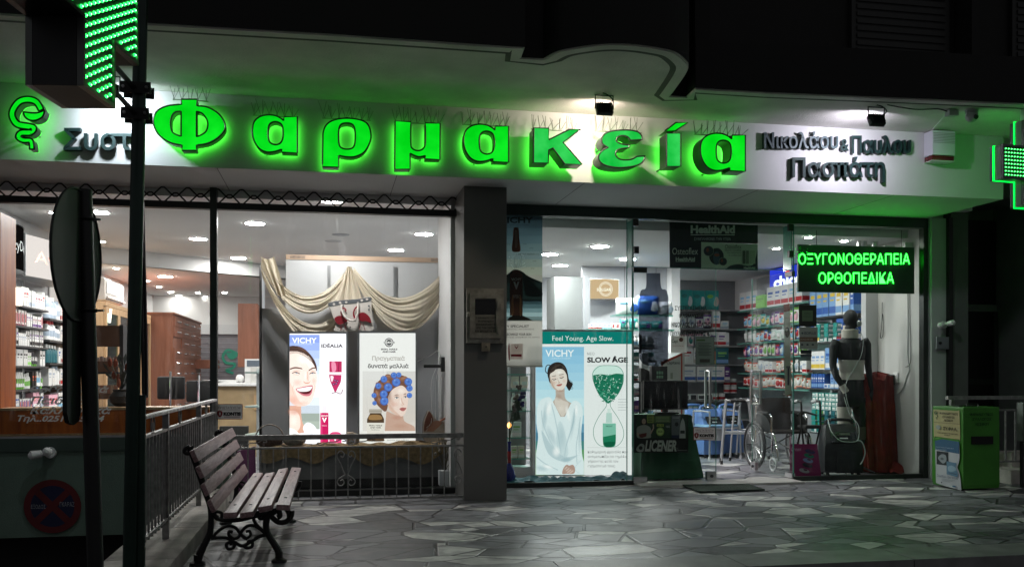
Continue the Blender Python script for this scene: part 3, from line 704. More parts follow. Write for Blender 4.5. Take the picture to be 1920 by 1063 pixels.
rho = [[(368, 925, 1), (458, 928, 1), (458, 862, 1), (500, 870), (550, 868), (600, 842), (632, 785), (635, 735), (618, 690), (580, 667), (515, 657), (450, 662), (400, 683), (374, 725), (370, 785)],
       [(502, 683), (535, 692), (548, 725), (548, 790), (535, 820), (502, 828), (470, 818), (458, 790), (458, 725), (470, 692)]]
mu = [[(770, 672, 1), (857, 676, 1), (857, 795), (864, 822), (887, 835), (912, 833), (930, 818), (937, 790), (937, 682, 1), (1020, 685, 1), (1018, 885, 1), (937, 882, 1), (937, 863, 1), (905, 870), (875, 862), (853, 850, 1), (853, 938, 1), (768, 938, 1)]]
kap = [[(120, 710, 1), (203, 712, 1), (203, 775, 1), (318, 718, 1), (378, 718, 1), (282, 790, 1), (388, 912, 1), (292, 910, 1), (225, 820, 1), (203, 832, 1), (200, 905, 1), (118, 902, 1)]]
eps = [[(720, 775, 1), (716, 752), (692, 731), (640, 722), (570, 725), (520, 738), (498, 763), (498, 793), (516, 810), (532, 817, 1), (500, 835), (480, 862), (484, 893), (522, 919), (600, 930), (680, 920), (720, 900), (737, 865, 1), (690, 868, 1), (660, 884), (620, 887), (590, 880), (573, 860), (577, 838), (600, 826), (645, 820, 1), (650, 805, 1), (610, 800), (578, 784), (582, 762), (610, 753), (640, 760), (655, 779, 1)]]
iota = [[(855, 740, 1), (933, 740, 1), (933, 922, 1), (855, 922, 1)]]
acc = [[(848, 727, 1), (905, 681, 1), (972, 681, 1), (902, 727, 1)]]
TL.append(neon_letter('letter_sign', 'big green glowing capital Greek letter phi, a ring split by an upright', phi, 0, 0))
TL.append(neon_letter('letter_sign', 'glowing green alpha between the ring letter phi and the rho', alpha(-1169, -52), 480, 0))
TL.append(neon_letter('letter_sign', 'glowing green rho with its stem reaching down at the left', rho, 480, 0))
TL.append(neon_letter('letter_sign', 'glowing green mu with an open top and long left stem', mu, 480, 0))
TL.append(neon_letter('letter_sign', 'glowing green alpha between the mu and the kappa', alpha(0, 0), 480, 0))
TL.append(neon_letter('letter_sign', 'glowing green kappa with two slanted arms', kap, 960, 0, fly=8.42, dep=.20, ef=e_face2))
TL.append(neon_letter('letter_sign', 'glowing green epsilon with rounded open arms', eps, 960, 0, fly=8.42, dep=.20, ef=e_face2))
TL.append(neon_letter('letter_sign', 'plain upright green iota stroke', iota, 960, 0, fly=8.42, dep=.20, ef=e_face2))
TL.append(neon_letter('letter_sign', 'dark slanted accent above the green iota', acc, 960, 0, fly=8.42, dep=.20))
TL.append(neon_letter('letter_sign', 'last glowing green alpha beside the small raised lettering', alpha(-107, 50), 960, 0, fly=8.42, dep=.20))
bpy.data.objects['letter_sign.008'].children[0].data.materials[0] = m_case
for ch in bpy.data.objects['letter_sign.008'].children:
    if ch.name.startswith('backlight'): ch.data.materials[0] = m_case
m_spk = M('spike_wire', (.30, .32, .28), .35, .8)
who = ['phi', 'first alpha', 'rho', 'mu', 'middle alpha', 'kappa', 'epsilon', 'iota', 'accent', 'last alpha']
for i, (t, (x0, x1, z1, fly, dep)) in enumerate(TL):
    if i in (7, 8): continue
    mb = MB(); rnd = random.Random(i)
    zb = z1 + .006; yb = fly + dep / 2
    if i == 0: x0, x1 = x0 + .15, x1 - .15
    if i == 9: x0, x1 = x0 - .02, x1
    mb.cbox(((x0 + x1) / 2, yb, zb), (x1 - x0, .02, .006), m_spk)
    X = x0 + .01
    while X < x1:
        h = rnd.uniform(.09, .14)
        for dy, dxx, hh in ((-.07, -.03, h), (.02, .01, h * 1.15), (-.05, .045, h * .7)):
            a = (X + rnd.uniform(-.01, .01), yb, zb)
            mb.tube([a, (X + dxx + rnd.uniform(-.02, .02), yb + dy, zb + hh)], .003, m_spk, 4)
        X += .066
    tag(mb.build('bird_spikes'), 'row of thin wire bird spikes standing on the green ' + who[i], 'bird spikes', 'wire bird spikes along the sign')
# serpent and bowl emblem
def stroke_loop(pts, wds):
    P_ = smooth(pts, 6, closed=False); n = len(P_); L, Rr = [], []
    for i, p in enumerate(P_):
        t = (P_[min(i + 1, n - 1)] - P_[max(i - 1, 0)]).normalized(); nn = Vector((-t.y, t.x))
        f = i / (n - 1) * (len(wds) - 1); k = min(int(f), len(wds) - 2); w_ = wds[k] + (wds[k + 1] - wds[k]) * (f - k)
        L.append(p + nn * w_ / 2); Rr.append(p - nn * w_ / 2)
    return [(v.x, v.y, 1) for v in L + Rr[::-1]]
snake = stroke_loop([(212, 612), (185, 568), (140, 553), (90, 565), (55, 610), (52, 650), (80, 690), (140, 702), (170, 712), (150, 735), (100, 738), (85, 760), (110, 778), (150, 780), (158, 800), (160, 828)], [30, 34, 34, 34, 32, 30, 24, 26])
bowl = [(108, 622, 1), (178, 628), (228, 612, 1), (215, 648), (180, 668), (145, 668), (118, 650)]
neon_letter('emblem_sign', 'glowing green serpent curling round a bowl at the far left of the fascia', [[(a + 18, b, 1) for a, b, _ in snake]], 0, 0, fly=8.46, dep=.12, group=None)
eb = bpy.data.objects['emblem_sign']
def add_bowl():
    lp = smooth([(p[0] + 22, p[1]) + tuple(p[2:]) for p in bowl], 5)
    L2 = [(at(v.x * .3387, v.y * .3387, 8.44).x, at(v.x * .3387, v.y * .3387, 8.44).z) for v in lp]
    V, Fc = shape_mesh([L2]); mb = MB(); mb.add([(v.x, 8.438, v.y) for v in V], Fc, e_face)
    mb.prism([(v.x, 8.44, v.y) for v in V], Fc, (0, .13, 0), m_case); mb.tube([(p[0], 8.434, p[1]) for p in L2], .0075, m_trim, 5, closed=True)
    mb.add([(v.x, 8.575, v.y) for v in V], [f[::-1] for f in Fc], e_back); mb.build('bowl', eb)
add_bowl()
# raised dark teal lettering
m_teal = M('teal_letter', (.004, .028, .026), .65, 0, var=.1); m_tside = M('teal_letter_side', (.008, .022, .02), .5)
m_silver = M('silver_letter', (.05, .085, .09), .5, .1, var=.3, scale=3)
def raised(word, x0, x1, y0, y1, label, mat_, y=8.645, bold=.014):
    mb = MB(); mb.text(word, x0, x1, y0, y1, lambda a, b: at(a, b, y), mat_, bold, 0, (0, .05, 0), side=m_tside)
    o = mb.build('raised_lettering'); tag(o, label, 'lettering', 'raised dark lettering on the fascia')
raised('Συστ', 119, 246, 240, 282, 'short dark teal raised word on the fascia left of the green phi', m_teal)
raised('Νικολάου', 1433, 1572, 247, 279, 'silvery raised lettering before the ampersand on the upper line', m_silver)
raised('&', 1577, 1592, 261, 283, 'small raised ampersand between the two upper words', m_teal)
raised('Παυλου', 1598, 1709, 254, 288, 'dark teal raised lettering after the ampersand ending the upper line', m_teal)
raised('Πασπάτη', 1486, 1660, 294, 342, 'long raised teal and silvery word alone on the lower line', m_teal)
# ================================================================ FLOODLIGHTS
def flood(px, py, label, col, watt, zr=.13, aim=(0, 1, -.42)):
    p = onZ(px, py - 8, ZS); p.z = ZS - .001
    t = T('floodlight', p, label, 'floodlight', 'floodlights under the balcony')
    c = Vector((p.x, p.y, p.z - zr)); rot = Matrix.Translation(c) @ Matrix.Rotation(R(-28), 4, 'X')
    mb = MB(); mb.cbox((0, 0, 0), (.15, .05, .11), m_black, rot, .006)
    for k in range(7): mb.cbox((-.06 + k * .02, -.032, 0), (.006, .022, .09), m_black, rot)
    mb.build('housing', t)
    mb = MB(); mb.tube([(c.x - .083, c.y, c.z), (c.x - .083, c.y, ZS - .008), (c.x + .083, c.y, ZS - .008), (c.x + .083, c.y, c.z)], .007, m_black, 5); mb.build('bracket', t)
    mb = MB(); mb.cbox((0, .0275, 0), (.125, .004, .085), E(col, 12.0), rot); mb.build('lens', t)
    l = bpy.data.lights.new('flood_lamp', 'AREA'); l.shape = 'RECTANGLE'; l.size = .12; l.size_y = .08; l.energy = watt; l.color = lin(col); l.spread = R(165)
    o = bpy.data.objects.new('flood_lamp', l); COL.objects.link(o)
    o.location = c + Vector((0, .055, -.012)); o.rotation_euler = Vector(aim).to_track_quat('-Z', 'Z').to_euler()
    mb = MB(); mb.tube(sm3([c + Vector((.02, -.03, .03)), c + Vector((.05, -.09, .06)), c + Vector((0, -.10, .10)), p + Vector((-.03, -.06, -.004))]), .005, m_black, 5); mb.build('cable', t)
    return c
flood(1133, 186, 'square black floodlight shining warm on the kappa and epsilon', '#ffe9d8', 9)
flood(1643, 208, 'square black floodlight shining cool on the small raised lettering', '#f2ecff', 11)
flood(205, 150, 'floodlight behind the near pharmacy cross lighting the left letters', '#e8f4ff', 10, aim=(.25, 1, -.75))
# ================================================================ LED CROSSES
m_led = E((.02, 1.0, .10), 5.0, True); m_ledb = E((.003, 1.0, .02), 3.0); m_ledl = E((.003, 1.0, .02), 40.0); m_ledc = E((.45, 1.0, .55), 6.0)
m_panel = M('led_panel_dark', (.008, .022, .012), .35)
def cross_pts(a, h):          # a: half width of an arm, h: half length
    return [(-a, -h), (a, -h), (a, -a), (h, -a), (h, a), (a, a), (a, h), (-a, h), (-a, a), (-h, a), (-h, -a), (-a, -a)]
def inside(x, y, a, h, m): return (abs(x) < a - m and abs(y) < h - m) or (abs(y) < a - m and abs(x) < h - m)
def led_cross(c, yaw, a, h, thick, pitch, quin, r, label, mcase):
    t = T('pharmacy_cross', c, label, 'pharmacy cross', 'green cross signs with lamps')
    mt = Matrix.Translation(c) @ Matrix.Rotation(yaw, 4, 'Z')
    pts = cross_pts(a, h); V, Fc = shape_mesh([pts]); f2 = thick / 2
    mb = MB()
    V3 = [mt @ Vector((v.x, -f2 + .03, v.y)) for v in V]
    mb.prism(V3, Fc, mt.to_3x3() @ Vector((0, thick - .06, 0)), mcase); mb.build('casing', t)
    mb = MB()
    for y in (-f2, f2):
        lp = [mt @ Vector((p[0], y, p[1])) for p in pts]
        V, Fc = shape_mesh([pts, cross_pts(a - .018, h - .018)])
        mb.prism([mt @ Vector((v.x, y, v.y)) for v in V], Fc, mt.to_3x3() @ Vector((0, .028 if y < 0 else -.028, 0)), M('cross_trim', (.12, .13, .12), .3, .7))
    mb.build('trim', t)
    if not quin:
        mb = MB(); mb.tube([mt @ Vector((p[0] * 1.012, f2 - .05, p[1] * 1.012)) for p in pts], .008, E((.0, .9, .05), 3.0), 6, closed=True); mb.build('edge_light', t)
    for sg in (-1, 1):
        mb = MB(); V, Fc = shape_mesh([cross_pts(a - .019, h - .019)]); y = sg * (f2 - .012)
        mb.prism([mt @ Vector((v.x, y, v.y)) for v in V], Fc, mt.to_3x3() @ Vector((0, -sg * .01, 0)), m_panel)
        lp = mb.build('led_panel', t)
        mb = MB(); n = int(h / pitch) + 1
        for i in range(-2 * n, 2 * n + 1):
            for j in range(-2 * n, 2 * n + 1):
                if quin:
                    if (i + j) % 2: continue
                    x, z = i * pitch, j * pitch / 2
                else:
                    if abs(i) > n or abs(j) > n: continue
                    x, z = (i + .5) * pitch, (j + .5) * pitch
                if not inside(x, z, a, h, .03): continue
                ml = (m_ledl if z < -a - .02 else m_ledb) if (sg > 0 and not quin) else m_led  # unseen lower rear lamps made stronger to tint the fascia underside green
                ax = Matrix.Rotation(R(90) * (1 if sg < 0 else -1), 4, 'X')
                m4 = mt @ Matrix.Translation((x, sg * (f2 - .011), z)) @ ax
                mb.lathe([(r, 0), (r * .8, r * .7), (.0005, r * 1.05)], (0, 0, 0), ml, 6, m4)
                mb.lathe([(r * .45, r * .95), (.0005, r * 1.2)], (0, 0, 0), m_ledc, 5, m4)
        o = mb.build('led_lamps', lp); o['kind'] = 'stuff'
    return t
# near cross: plane 9 degrees off the depth direction
ya = R(90 - 9)
dirv = Vector((math.sin(R(9)), math.cos(R(9)), 0)); nrm = Vector((math.cos(R(9)), -math.sin(R(9)), 0))
c0 = at(157, 400, 4.17); c0.z = 0
q = Vector((c0.x, c0.y, 0)) + dirv * .172 - nrm * .12
zlow = CZ + 536 * 3.9 / F; h_ = .46
led_cross(Vector((q.x, q.y, zlow + h_)), ya, .172, h_, .24, .043, True, .0085, 'large near pharmacy cross seen from below on its tall pole', m_black)
YP = 5.29
pl = T('sign_pole', at(246, 1000, YP).xy.to_3d() + Vector((0, 0, -.3)), 'tall dark green steel pole carrying the near pharmacy cross, with a cable pipe beside it', 'pole')
pt_b = at(243, 1063, YP); pt_t = at(261, 170, YP); dz = (pt_t - pt_b) / (pt_t.z - pt_b.z)
m_pole = M('pole_green', (.018, .04, .03), .3, .3, var=.2, scale=8)
mb = MB(); mb.tube([pt_b + dz * (-.3 - pt_b.z), pt_t, pt_t + dz * .9], .036, m_pole, 16); mb.build('pole', pl)
mb = MB(); a = at(262, 1063, YP + .02); b = at(264, 740, YP + .02)
mb.tube([a + Vector((0, 0, -.3 - a.z)), b], .027, m_pole, 12); mb.tube([at(269, 745, YP + .03), at(266, 560, YP + .04), at(262, 330, YP + .045)], .009, m_black, 6)
mb.tube([at(275, 745, YP + .03), at(273, 600, YP + .04), at(268, 380, YP + .045)], .009, m_black, 6); mb.build('cable_pipe', pl)
for py, pxa, pxb in ((168, 228, 286), (216, 230, 283)):
    mb = MB(); a, b = at(pxa, py, YP), at(pxb, py, YP)
    for dy in (-.055, .045): mb.box(a.x, b.x, YP + dy, YP + dy + .008, a.z - .03, a.z + .03, m_black)
    for x in (a.x + .02, b.x - .02): mb.tube([(x, YP - .07, a.z), (x, YP + .065, a.z)], .008, m_steel, 6)
    mb.tube([(a.x + .07, YP - .05, a.z), (a.x + .02, YP - .35, a.z + .04)], .014, m_black, 6)
    mb.build('bracket', pl)
# far cross under the balcony
fc = at(1932, 310, 7.75)
led_cross(Vector((fc.x, 7.75, CZ + (HZ - 311) * 8.85 / F)), R(6), .16, .40, .16, .0345, False, .0075, 'small pharmacy cross hanging from a pipe at the right edge', M('cross_casing_light', (.35, .38, .36), .4))
mb = MB(); p = at(1903, 200, 7.75)
mb.tube([(fc.x - .04, 7.75, ZS - .002), (fc.x - .04, 7.75, 3.53)], .055, m_white, 14)
tag(mb.build('hanging_pipe'), 'short thick pale pipe holding the small cross under the balcony', 'pipe')
# siren box, camera dome, cables on the soffit
sx0, sx1 = at(1743, 260, 8.6).x, at(1786, 260, 8.6).x
t = T('alarm_box', (sx0, 8.6, 3.3), 'white ribbed alarm siren box with red strobe strip on the fascia', 'alarm box')
zt, zb_ = at(1760, 247, 8.6).z, at(1760, 302, 8.6).z
mb = MB(); mb.cbox(((sx0 + sx1) / 2, 8.625, (zt + zb_) / 2 + .025), (sx1 - sx0, .145, zt - zb_ - .05), M('siren_white', (.72, .72, .80), .4, var=.03), bev=.008)
for k in range(7): mb.cbox(((sx0 + sx1) / 2, 8.55, zt - .03 - k * .016), (sx1 - sx0 - .02, .006, .004), m_grey)
mb.build('cover', t)
mb = MB(); mb.cbox(((sx0 + sx1) / 2, 8.63, zb_ + .022), (sx1 - sx0 - .012, .13, .05), M('strobe_red', (.12, .004, .01), .15, coat=.5), bev=.008); mb.build('strobe', t)
mb = MB(); mb.cbox(((sx0 + sx1) / 2, 8.632, zb_ - .005), (sx1 - sx0, .135, .008), m_white, bev=.003); mb.build('base_plate', t)
c = onZ(1822, 206, ZS)
t = T('security_camera', (c.x, c.y, ZS), 'grey dome security camera under the balcony right of the floodlight', 'security camera')
mb = MB(); mb.lathe([(.0, 0), (.06, 0), (.06, -.03), (.0, -.03)][1:3], (c.x, c.y, ZS - .001), m_lgrey, 16); mb.build('mount', t)
mb = MB(); mb.ball((c.x, c.y, ZS - .065), .058, m_lgrey, 16, 10); mb.build('dome', t)
mb = MB(); mb.tube([(c.x, c.y - .045, ZS - .075), (c.x + .004, c.y - .066, ZS - .09)], .02, m_black, 12); mb.build('lens', t)
mb = MB(); mb.cbox((c.x - .19, c.y + .03, ZS - .035), (.10, .07, .06), m_lgrey, bev=.006); tag(mb.build('junction_box'), 'small grey junction box beside the dome camera', 'junction box')
a = onZ(1664, 196, ZS); b = onZ(1800, 205, ZS); d2 = at(1737, 246, 8.69)
mb = MB(); mb.tube(sm3([a + Vector((0, 0, -.006)), (a + b) / 2 + Vector((-.1, 0, -.03)), (a + b) / 2 + Vector((.15, .02, -.008)), Vector((c.x - .24, c.y + .03, ZS - .02))]), .006, m_black, 5)
tag(mb.build('cable'), 'thin black cable running along the soffit to the junction box', 'cable')
mb = MB(); mb.tube([(c.x - .22, c.y + .06, ZS - .03), (d2.x + .02, 8.66, ZS - .012), (d2.x + .03, 8.66, ZS - .05)], .006, m_white, 5)
tag(mb.build('cable'), 'thin white cable slanting from the junction box to the fascia', 'cable')
# ================================================================ SHOP INTERIOR
e_dl = E((1.0, .97, .96), 480.0); e_sp = E((1.0, .95, .90), 300.0)
m_ring = M('lamp_ring', (.8, .8, .8), .4, var=.02)
e_dr = E((1.0, .97, .97), 520.0); e_dl2 = E((1.0, .96, .95), 300.0)
def downlight(px, py, z, r, label, e, group):
    p = onZ(px, py, z)
    t = T('downlight', (p.x, p.y, z), label, 'ceiling light', group)
    mb = MB(); mb.lathe([(r, -.012), (r * 1.14, -.008), (r * 1.16, -.001), (r * 1.0, -.001)], p, m_ring, 20); mb.build('ring', t)
    mb = MB(); mb.disc((p.x, p.y, z - .0135), r * .985, e, 20); mb.build('lamp', t)
big = [(478, 418, 'nearest big round downlight behind the left pane right of the mullion'), (372, 447, 'big round downlight left of the window mullion'), (447, 483, 'big round downlight just above the edge of the ceiling drop'),
       (184, 397, 'big round downlight half hidden by the round sign'), (795, 438, 'big round downlight at the upper right of the left window'), (742, 468, 'middle one of the three downlights above the gold drape'),
       (682, 489, 'farthest downlight low over the gold drape'), (622, 376, 'downlight seen through the wavy grille strip')]
for px, py, l in big: downlight(px, py, ZC, .115, l, e_dl2, 'big round downlights in the left shop ceiling')
downlight(310, 518, ZC2, .115, 'big round downlight in the lowered ceiling between the poles', e_dl, 'big round downlights in the left shop ceiling')
for px, py, l in ((1125, 461, 'nearest big round downlight behind the right shop front'), (1030, 476, 'big round downlight beside the edge of the serum poster'), (1050, 497, 'big round downlight left of the tan lightbox sign'),
                  (1140, 507, 'big round downlight above the tan lightbox sign'), (1177, 485, 'big round downlight behind the glass joint of the door')):
    downlight(px, py, 2.90, .115, l, e_dr, 'big round downlights in the right shop ceiling')
for k, (px, py) in enumerate(((100, 398), (190, 452), (218, 502), (276, 526), (298, 537), (320, 547), (335, 553), (351, 559), (365, 565), (371, 548), (385, 555), (421, 548), (432, 556), (444, 561), (454, 566))):
    z = ZC if py < 440 else ZC2
    downlight(px, py, z, .045, 'small recessed spotlight, ' + ORD[k] + ' from the left in the back of the left shop ceiling', e_sp, 'small ceiling spotlights')
for k, (px, py) in enumerate(((1142, 518), (1200, 519), (1229, 509), (1456, 465), (1516, 444), (1583, 451))):
    downlight(px, py, 2.90, .045, 'small recessed spotlight, ' + ORD[k] + ' from the left in the right shop ceiling', e_sp, 'small ceiling spotlights')
for k, (px, py) in enumerate(((639, 440), (625, 452), (567, 477))):
    p = onZ(px, py, ZC); mb = MB(); mb.lathe([(.0, -.006), (.11, -.006), (.12, -.001)], p, m_grey if k == 0 else m_lgrey, 20)
    tag(mb.build('ceiling_speaker'), ('dark grille', 'pale', 'pale far')[k] + ' round ceiling speaker disc, ' + ORD[k] + ' from the right above the drape', 'speaker', 'round ceiling speakers')
p = onZ(1180, 478, 2.90) - Vector((1.2, 0, 0)); mb = MB(); mb.lathe([(.0, -.006), (.10, -.006), (.11, -.001)], p, m_grey, 20)
tag(mb.build('ceiling_speaker'), 'grey round speaker disc in the right shop ceiling', 'speaker')
# ---- products -------------------------------------------------------------
PROTO = {}
def lab_mats(base): return M('pack_' + base, base, .4, var=.05, scale=10)
def proto(kind, c1, c2, c3):
    """unit product, 1 x 1 x 1, standing on z = 0, front towards -y"""
    k = (kind, c1, c2, c3)
    if k in PROTO: return PROTO[k]
    a, b, c = lab_mats(c1), lab_mats(c2), lab_mats(c3); mb = MB()
    if kind == 'box':
        mb.box(-.5, .5, -.5, .5, 0, 1, a); mb.box(-.48, .48, -.506, -.5, .08, .30, b); mb.box(-.34, .34, -.508, -.5, .62, .74, c)
        mb.box(-.34, .2, -.507, -.5, .48, .53, c); mb.box(.501, .507, -.46, .46, .08, .3, b); mb.box(-.507, -.501, -.46, .46, .08, .3, b)
    elif kind == 'flatbox':
        mb.box(-.5, .5, -.5, .5, 0, 1, a); mb.box(-.44, -.05, -.506, -.5, .25, .75, c); mb.box(.1, .45, -.506, -.5, .15, .85, b); mb.box(-.5, .5, -.503, -.5, .0, .1, b)
    elif kind == 'bottle':
        mb.lathe([(.42, 0), (.5, .03), (.5, .62), (.40, .74), (.22, .80)], (0, 0, 0), a, 12); mb.lathe([(.26, .80), (.26, .99), (.2, 1)], (0, 0, 0), b, 10); mb.lathe([(.508, .2), (.508, .5)], (0, 0, 0), c, 12)
    elif kind == 'tube':
        mb.grid(lambda u, v: ((.5 - .02 * v) * math.cos(2 * math.pi * u) * 1.0, (.5 * (1 - v) + .04) * math.sin(2 * math.pi * u), .14 + .86 * v), 12, 4, a); mb.lathe([(.36, 0), (.38, .14), (.1, .15)], (0, 0, 0), b, 12)
        mb.box(-.3, .3, -.42, -.3, .35, .62, c)
    elif kind == 'jar':
        mb.lathe([(.46, 0), (.5, .06), (.5, .6), (.44, .66)], (0, 0, 0), a, 14); mb.lathe([(.5, .66), (.5, .96), (.46, 1)], (0, 0, 0), b, 14); mb.lathe([(.508, .15), (.508, .5)], (0, 0, 0), c, 14)
    elif kind == 'pack':
        def f(u, v):
            x = u - .5; z = v; bulge = .5 * (math.sin(math.pi * u) ** .45) * (math.sin(math.pi * v) ** .45)
            return (x, -bulge, z)
        mb.grid(f, 8, 8, a); mb.grid(lambda u, v: (lambda p: (p[0], -p[1], p[2]))(f(1 - u, v)), 8, 8, a)
        mb.ball((.22, -.43, .42), (.2, .08, .26), b, 10, 6); mb.ball((-.2, -.43, .68), (.24, .08, .1), c, 10, 6)
    elif kind == 'blister':
        mb.box(-.5, .5, .2, .26, 0, 1, a); mb.box(-.5, .5, .193, .2, .84, 1, b); mb.box(-.5, .5, .193, .2, 0, .08, b)
        mb.ball((0, .16, .45), (.36, .5, .3), c, 10, 6); mb.ball((.05, .0, .62), (.16, .45, .12), b, 8, 5)
    o = mb.build('proto', org=(0, 0, 0)); me = o.data; bpy.data.objects.remove(o); PROTO[k] = me; return me
NAMES = {'box': ('product_box', 'box'), 'flatbox': ('medicine_box', 'box'), 'bottle': ('product_bottle', 'bottle'), 'tube': ('cream_tube', 'tube'), 'jar': ('cream_jar', 'jar'), 'pack': ('nappy_pack', 'pack'), 'blister': ('hanging_pack', 'blister pack')}
CN = {'#e8e8e6': 'white', '#1f8f86': 'teal', '#7fa9d8': 'light blue', '#2f5fb0': 'blue', '#b8242c': 'red', '#6a3f8f': 'purple', '#1c1c22': 'black', '#8fc8e8': 'sky blue', '#7dbb5a': 'green', '#f0b8c8': 'pink', '#17606a': 'petrol', '#cfe0d8': 'pale green', '#e0c040': 'yellow', '#c85a3a': 'orange', '#a9b8c8': 'grey blue', '#8a2040': 'crimson', '#d8cfc0': 'cream', '#20b0a8': 'turquoise', '#90e060': 'lime'}
def product(kind, cs, loc, size, rz, label, group):
    nm, cat = NAMES[kind]
    o = bpy.data.objects.new(nm, proto(kind, *cs)); COL.objects.link(o); o.location = loc; o.rotation_euler = (0, 0, rz); o.scale = size
    tag(o, label, cat, group); ORG[o.name] = Vector(loc); return o
def row(p0, p1, kinds, rowname, group, seed, rz=0, gap=.012, jit=.01):
    """fill from p0 to p1 with products; kinds: (kind, colours, w, d, h, how many in a run)"""
    rnd = random.Random(seed); p0, p1 = Vector(p0), Vector(p1); L = (p1 - p0).length; d = (p1 - p0).normalized(); s = 0; n = 0; ki = rnd.randrange(len(kinds)) if seed % 2 else 0
    while True:
        kind, cs, w_, dp, h, run = kinds[ki % len(kinds)]; ki += 1
        for r_ in range(run):
            if s + w_ > L: break
            p = p0 + d * (s + w_ / 2); n += 1
            if kind == 'blister': p = p + Vector((0, 0, rnd.uniform(-.0, .035)))
            cn = CN[cs[0]] if CN[cs[0]] == CN[cs[1]] else CN[cs[0]] + ' ' + CN[cs[1]]
            inr = Vector((-d.y, d.x, 0)) * rnd.uniform(0, jit)
            product(kind, cs, p + inr, (w_ * (rnd.uniform(.75, 1.1) if kind == 'blister' else 1), dp, h * (rnd.uniform(.94, 1.05) if kind in ('pack', 'bottle') else rnd.uniform(.72, 1.05) if kind == 'blister' else 1)), rz + rnd.uniform(-.06, .06) * (3 if kind == 'blister' else 1), f'{cn} {NAMES[kind][1]}, {ORD[min(n - 1, 19)]} from left {rowname}', group)
            s += w_ + gap * rnd.uniform(.3, 1.6)
        else: continue
        if s + min(k[2] for k in kinds) > L or ki > 40: break
W_, TE, LB, BL, RD, PU, BK, SB, GR, PK, PT, PG, YE, OR, GB, CR, CRM, TQ, LI = list(CN)
# ---- left wall shelving ---------------------------------------------------
def shelf_unit(label, x0, x1, y0, y1, zs, face, back=True, mat_=None, zt=None, glassy=False, org=None):
    t = T('shelf_unit', ((x0 + x1) / 2, (y0 + y1) / 2, 0), label, 'shelving')
    for z in zs:
        mb = MB(); mb.box(x0, x1, y0, y1, z - .02, z, g_shelf if glassy else (mat_ or m_dark))
        if glassy:
            if face == '+x': mb.box(x1, x1 + .002, y0, y1, z - .02, z, g_edge)
            if face == '-x': mb.box(x0 - .002, x0, y0, y1, z - .02, z, g_edge)
            if face == '-y': mb.box(x0, x1, y0 - .002, y0, z - .02, z, g_edge)
        mb.build('shelf', t)
    if back:
        mb = MB(); zt = zt or max(zs) + .4
        if face == '+x': mb.box(x0 - .03, x0 - .005, y0, y1, 0.01, zt, m_grey)
        if face == '-x': mb.box(x1 + .005, x1 + .03, y0, y1, 0.01, zt, m_grey)
        if face == '-y': mb.box(x0, x1, y1 + .005, y1 + .03, 0.01, zt, m_grey)
        mb.build('back_panel', t)
    mb = MB()
    if face in ('+x', '-x'):
        xx = x0 if face == '+x' else x1
        for y in (y0, y1): mb.box(xx - .02, xx + .01, y - .015, y + .015, .01, (zt or 2.2), m_lgrey)
    else:
        for x in (x0, x1): mb.box(x - .015, x + .015, y1 - .02, y1, .01, (zt or 2.2), m_lgrey)
    mb.build('upright', t)
    return t
zA = [1.985, 1.765, 1.545, 1.325, 1.065, .84]; zB = [1.90, 1.64, 1.365, 1.09, .80]
XF = -3.30
shelf_unit('dark shelves of cosmetics on the left wall nearest the window', XLW + .05, XF, 10.35, 12.0, zA, '+x', zt=2.85)
shelf_unit('grey shelves of bottles beside the round sign on the left wall', XLW + .05, XF, 12.05, 13.1, zB, '+x', zt=2.85)
cosA = [[('box', (W_, GB, GB), .075, .1, .19, 3), ('box', (W_, W_, CR), .08, .1, .17, 3), ('box', (W_, W_, RD), .07, .1, .21, 3)],
        [('box', (W_, PU, CR), .07, .09, .13, 4), ('flatbox', (W_, CR, RD), .06, .09, .17, 6), ('box', (W_, W_, PU), .06, .08, .15, 3)],
        [('box', (W_, BK, PU), .055, .08, .19, 7), ('box', (W_, W_, GB), .06, .08, .14, 4), ('box', (W_, W_, BK), .06, .08, .17, 2)],
        [('tube', (BK, LI, W_), .06, .06, .17, 4), ('box', (W_, W_, BK), .085, .09, .18, 5), ('box', (W_, LI, GR), .06, .08, .15, 2)],
        [('box', (BK, BK, OR), .07, .08, .2, 2), ('tube', (W_, LB, SB), .065, .06, .2, 3), ('tube', (W_, LI, GR), .06, .06, .19, 5), ('bottle', (W_, W_, GR), .055, .055, .18, 3)],
        [('box', (W_, GB, BL), .07, .08, .17, 3), ('flatbox', (W_, PU, RD), .08, .08, .12, 5), ('box', (PK, W_, OR), .12, .08, .18, 2)]]
for i, z in enumerate(zA):
    row((XF - .07, 10.55, z + .002), (XF - .07, 11.95, z + .002), cosA[i], f'on {ORD[i]} dark shelf, far left wall', 'cosmetics on the dark left shelves', i, R(90))
cosB = [[('bottle', (GB, W_, W_), .11, .11, .27, 3), ('bottle', (W_, GB, GB), .09, .09, .23, 2), ('box', (W_, RD, RD), .09, .08, .22, 2)], [('bottle', (W_, RD, GB), .1, .1, .24, 3), ('bottle', (W_, BK, GB), .09, .09, .2, 2), ('box', (W_, W_, GB), .1, .09, .2, 2)],
        [('bottle', (PT, W_, PT), .1, .09, .22, 4), ('box', (W_, W_, BL), .1, .09, .2, 1), ('box', (W_, RD, GB), .12, .1, .19, 2)], [('box', (W_, W_, GB), .12, .1, .21, 2), ('bottle', (W_, GB, W_), .11, .1, .24, 2), ('box', (W_, RD, GB), .13, .1, .21, 2)], [('box', (PK, W_, RD), .12, .1, .18, 3), ('box', (W_, SB, GB), .09, .1, .2, 3)]]
for i, z in enumerate(zB):
    row((XF - .07, 12.10, z + .002), (XF - .07, 13.06, z + .002), cosB[i], f'on {ORD[i]} shelf beside round sign', 'bottles on the grey left shelves', i, R(90))
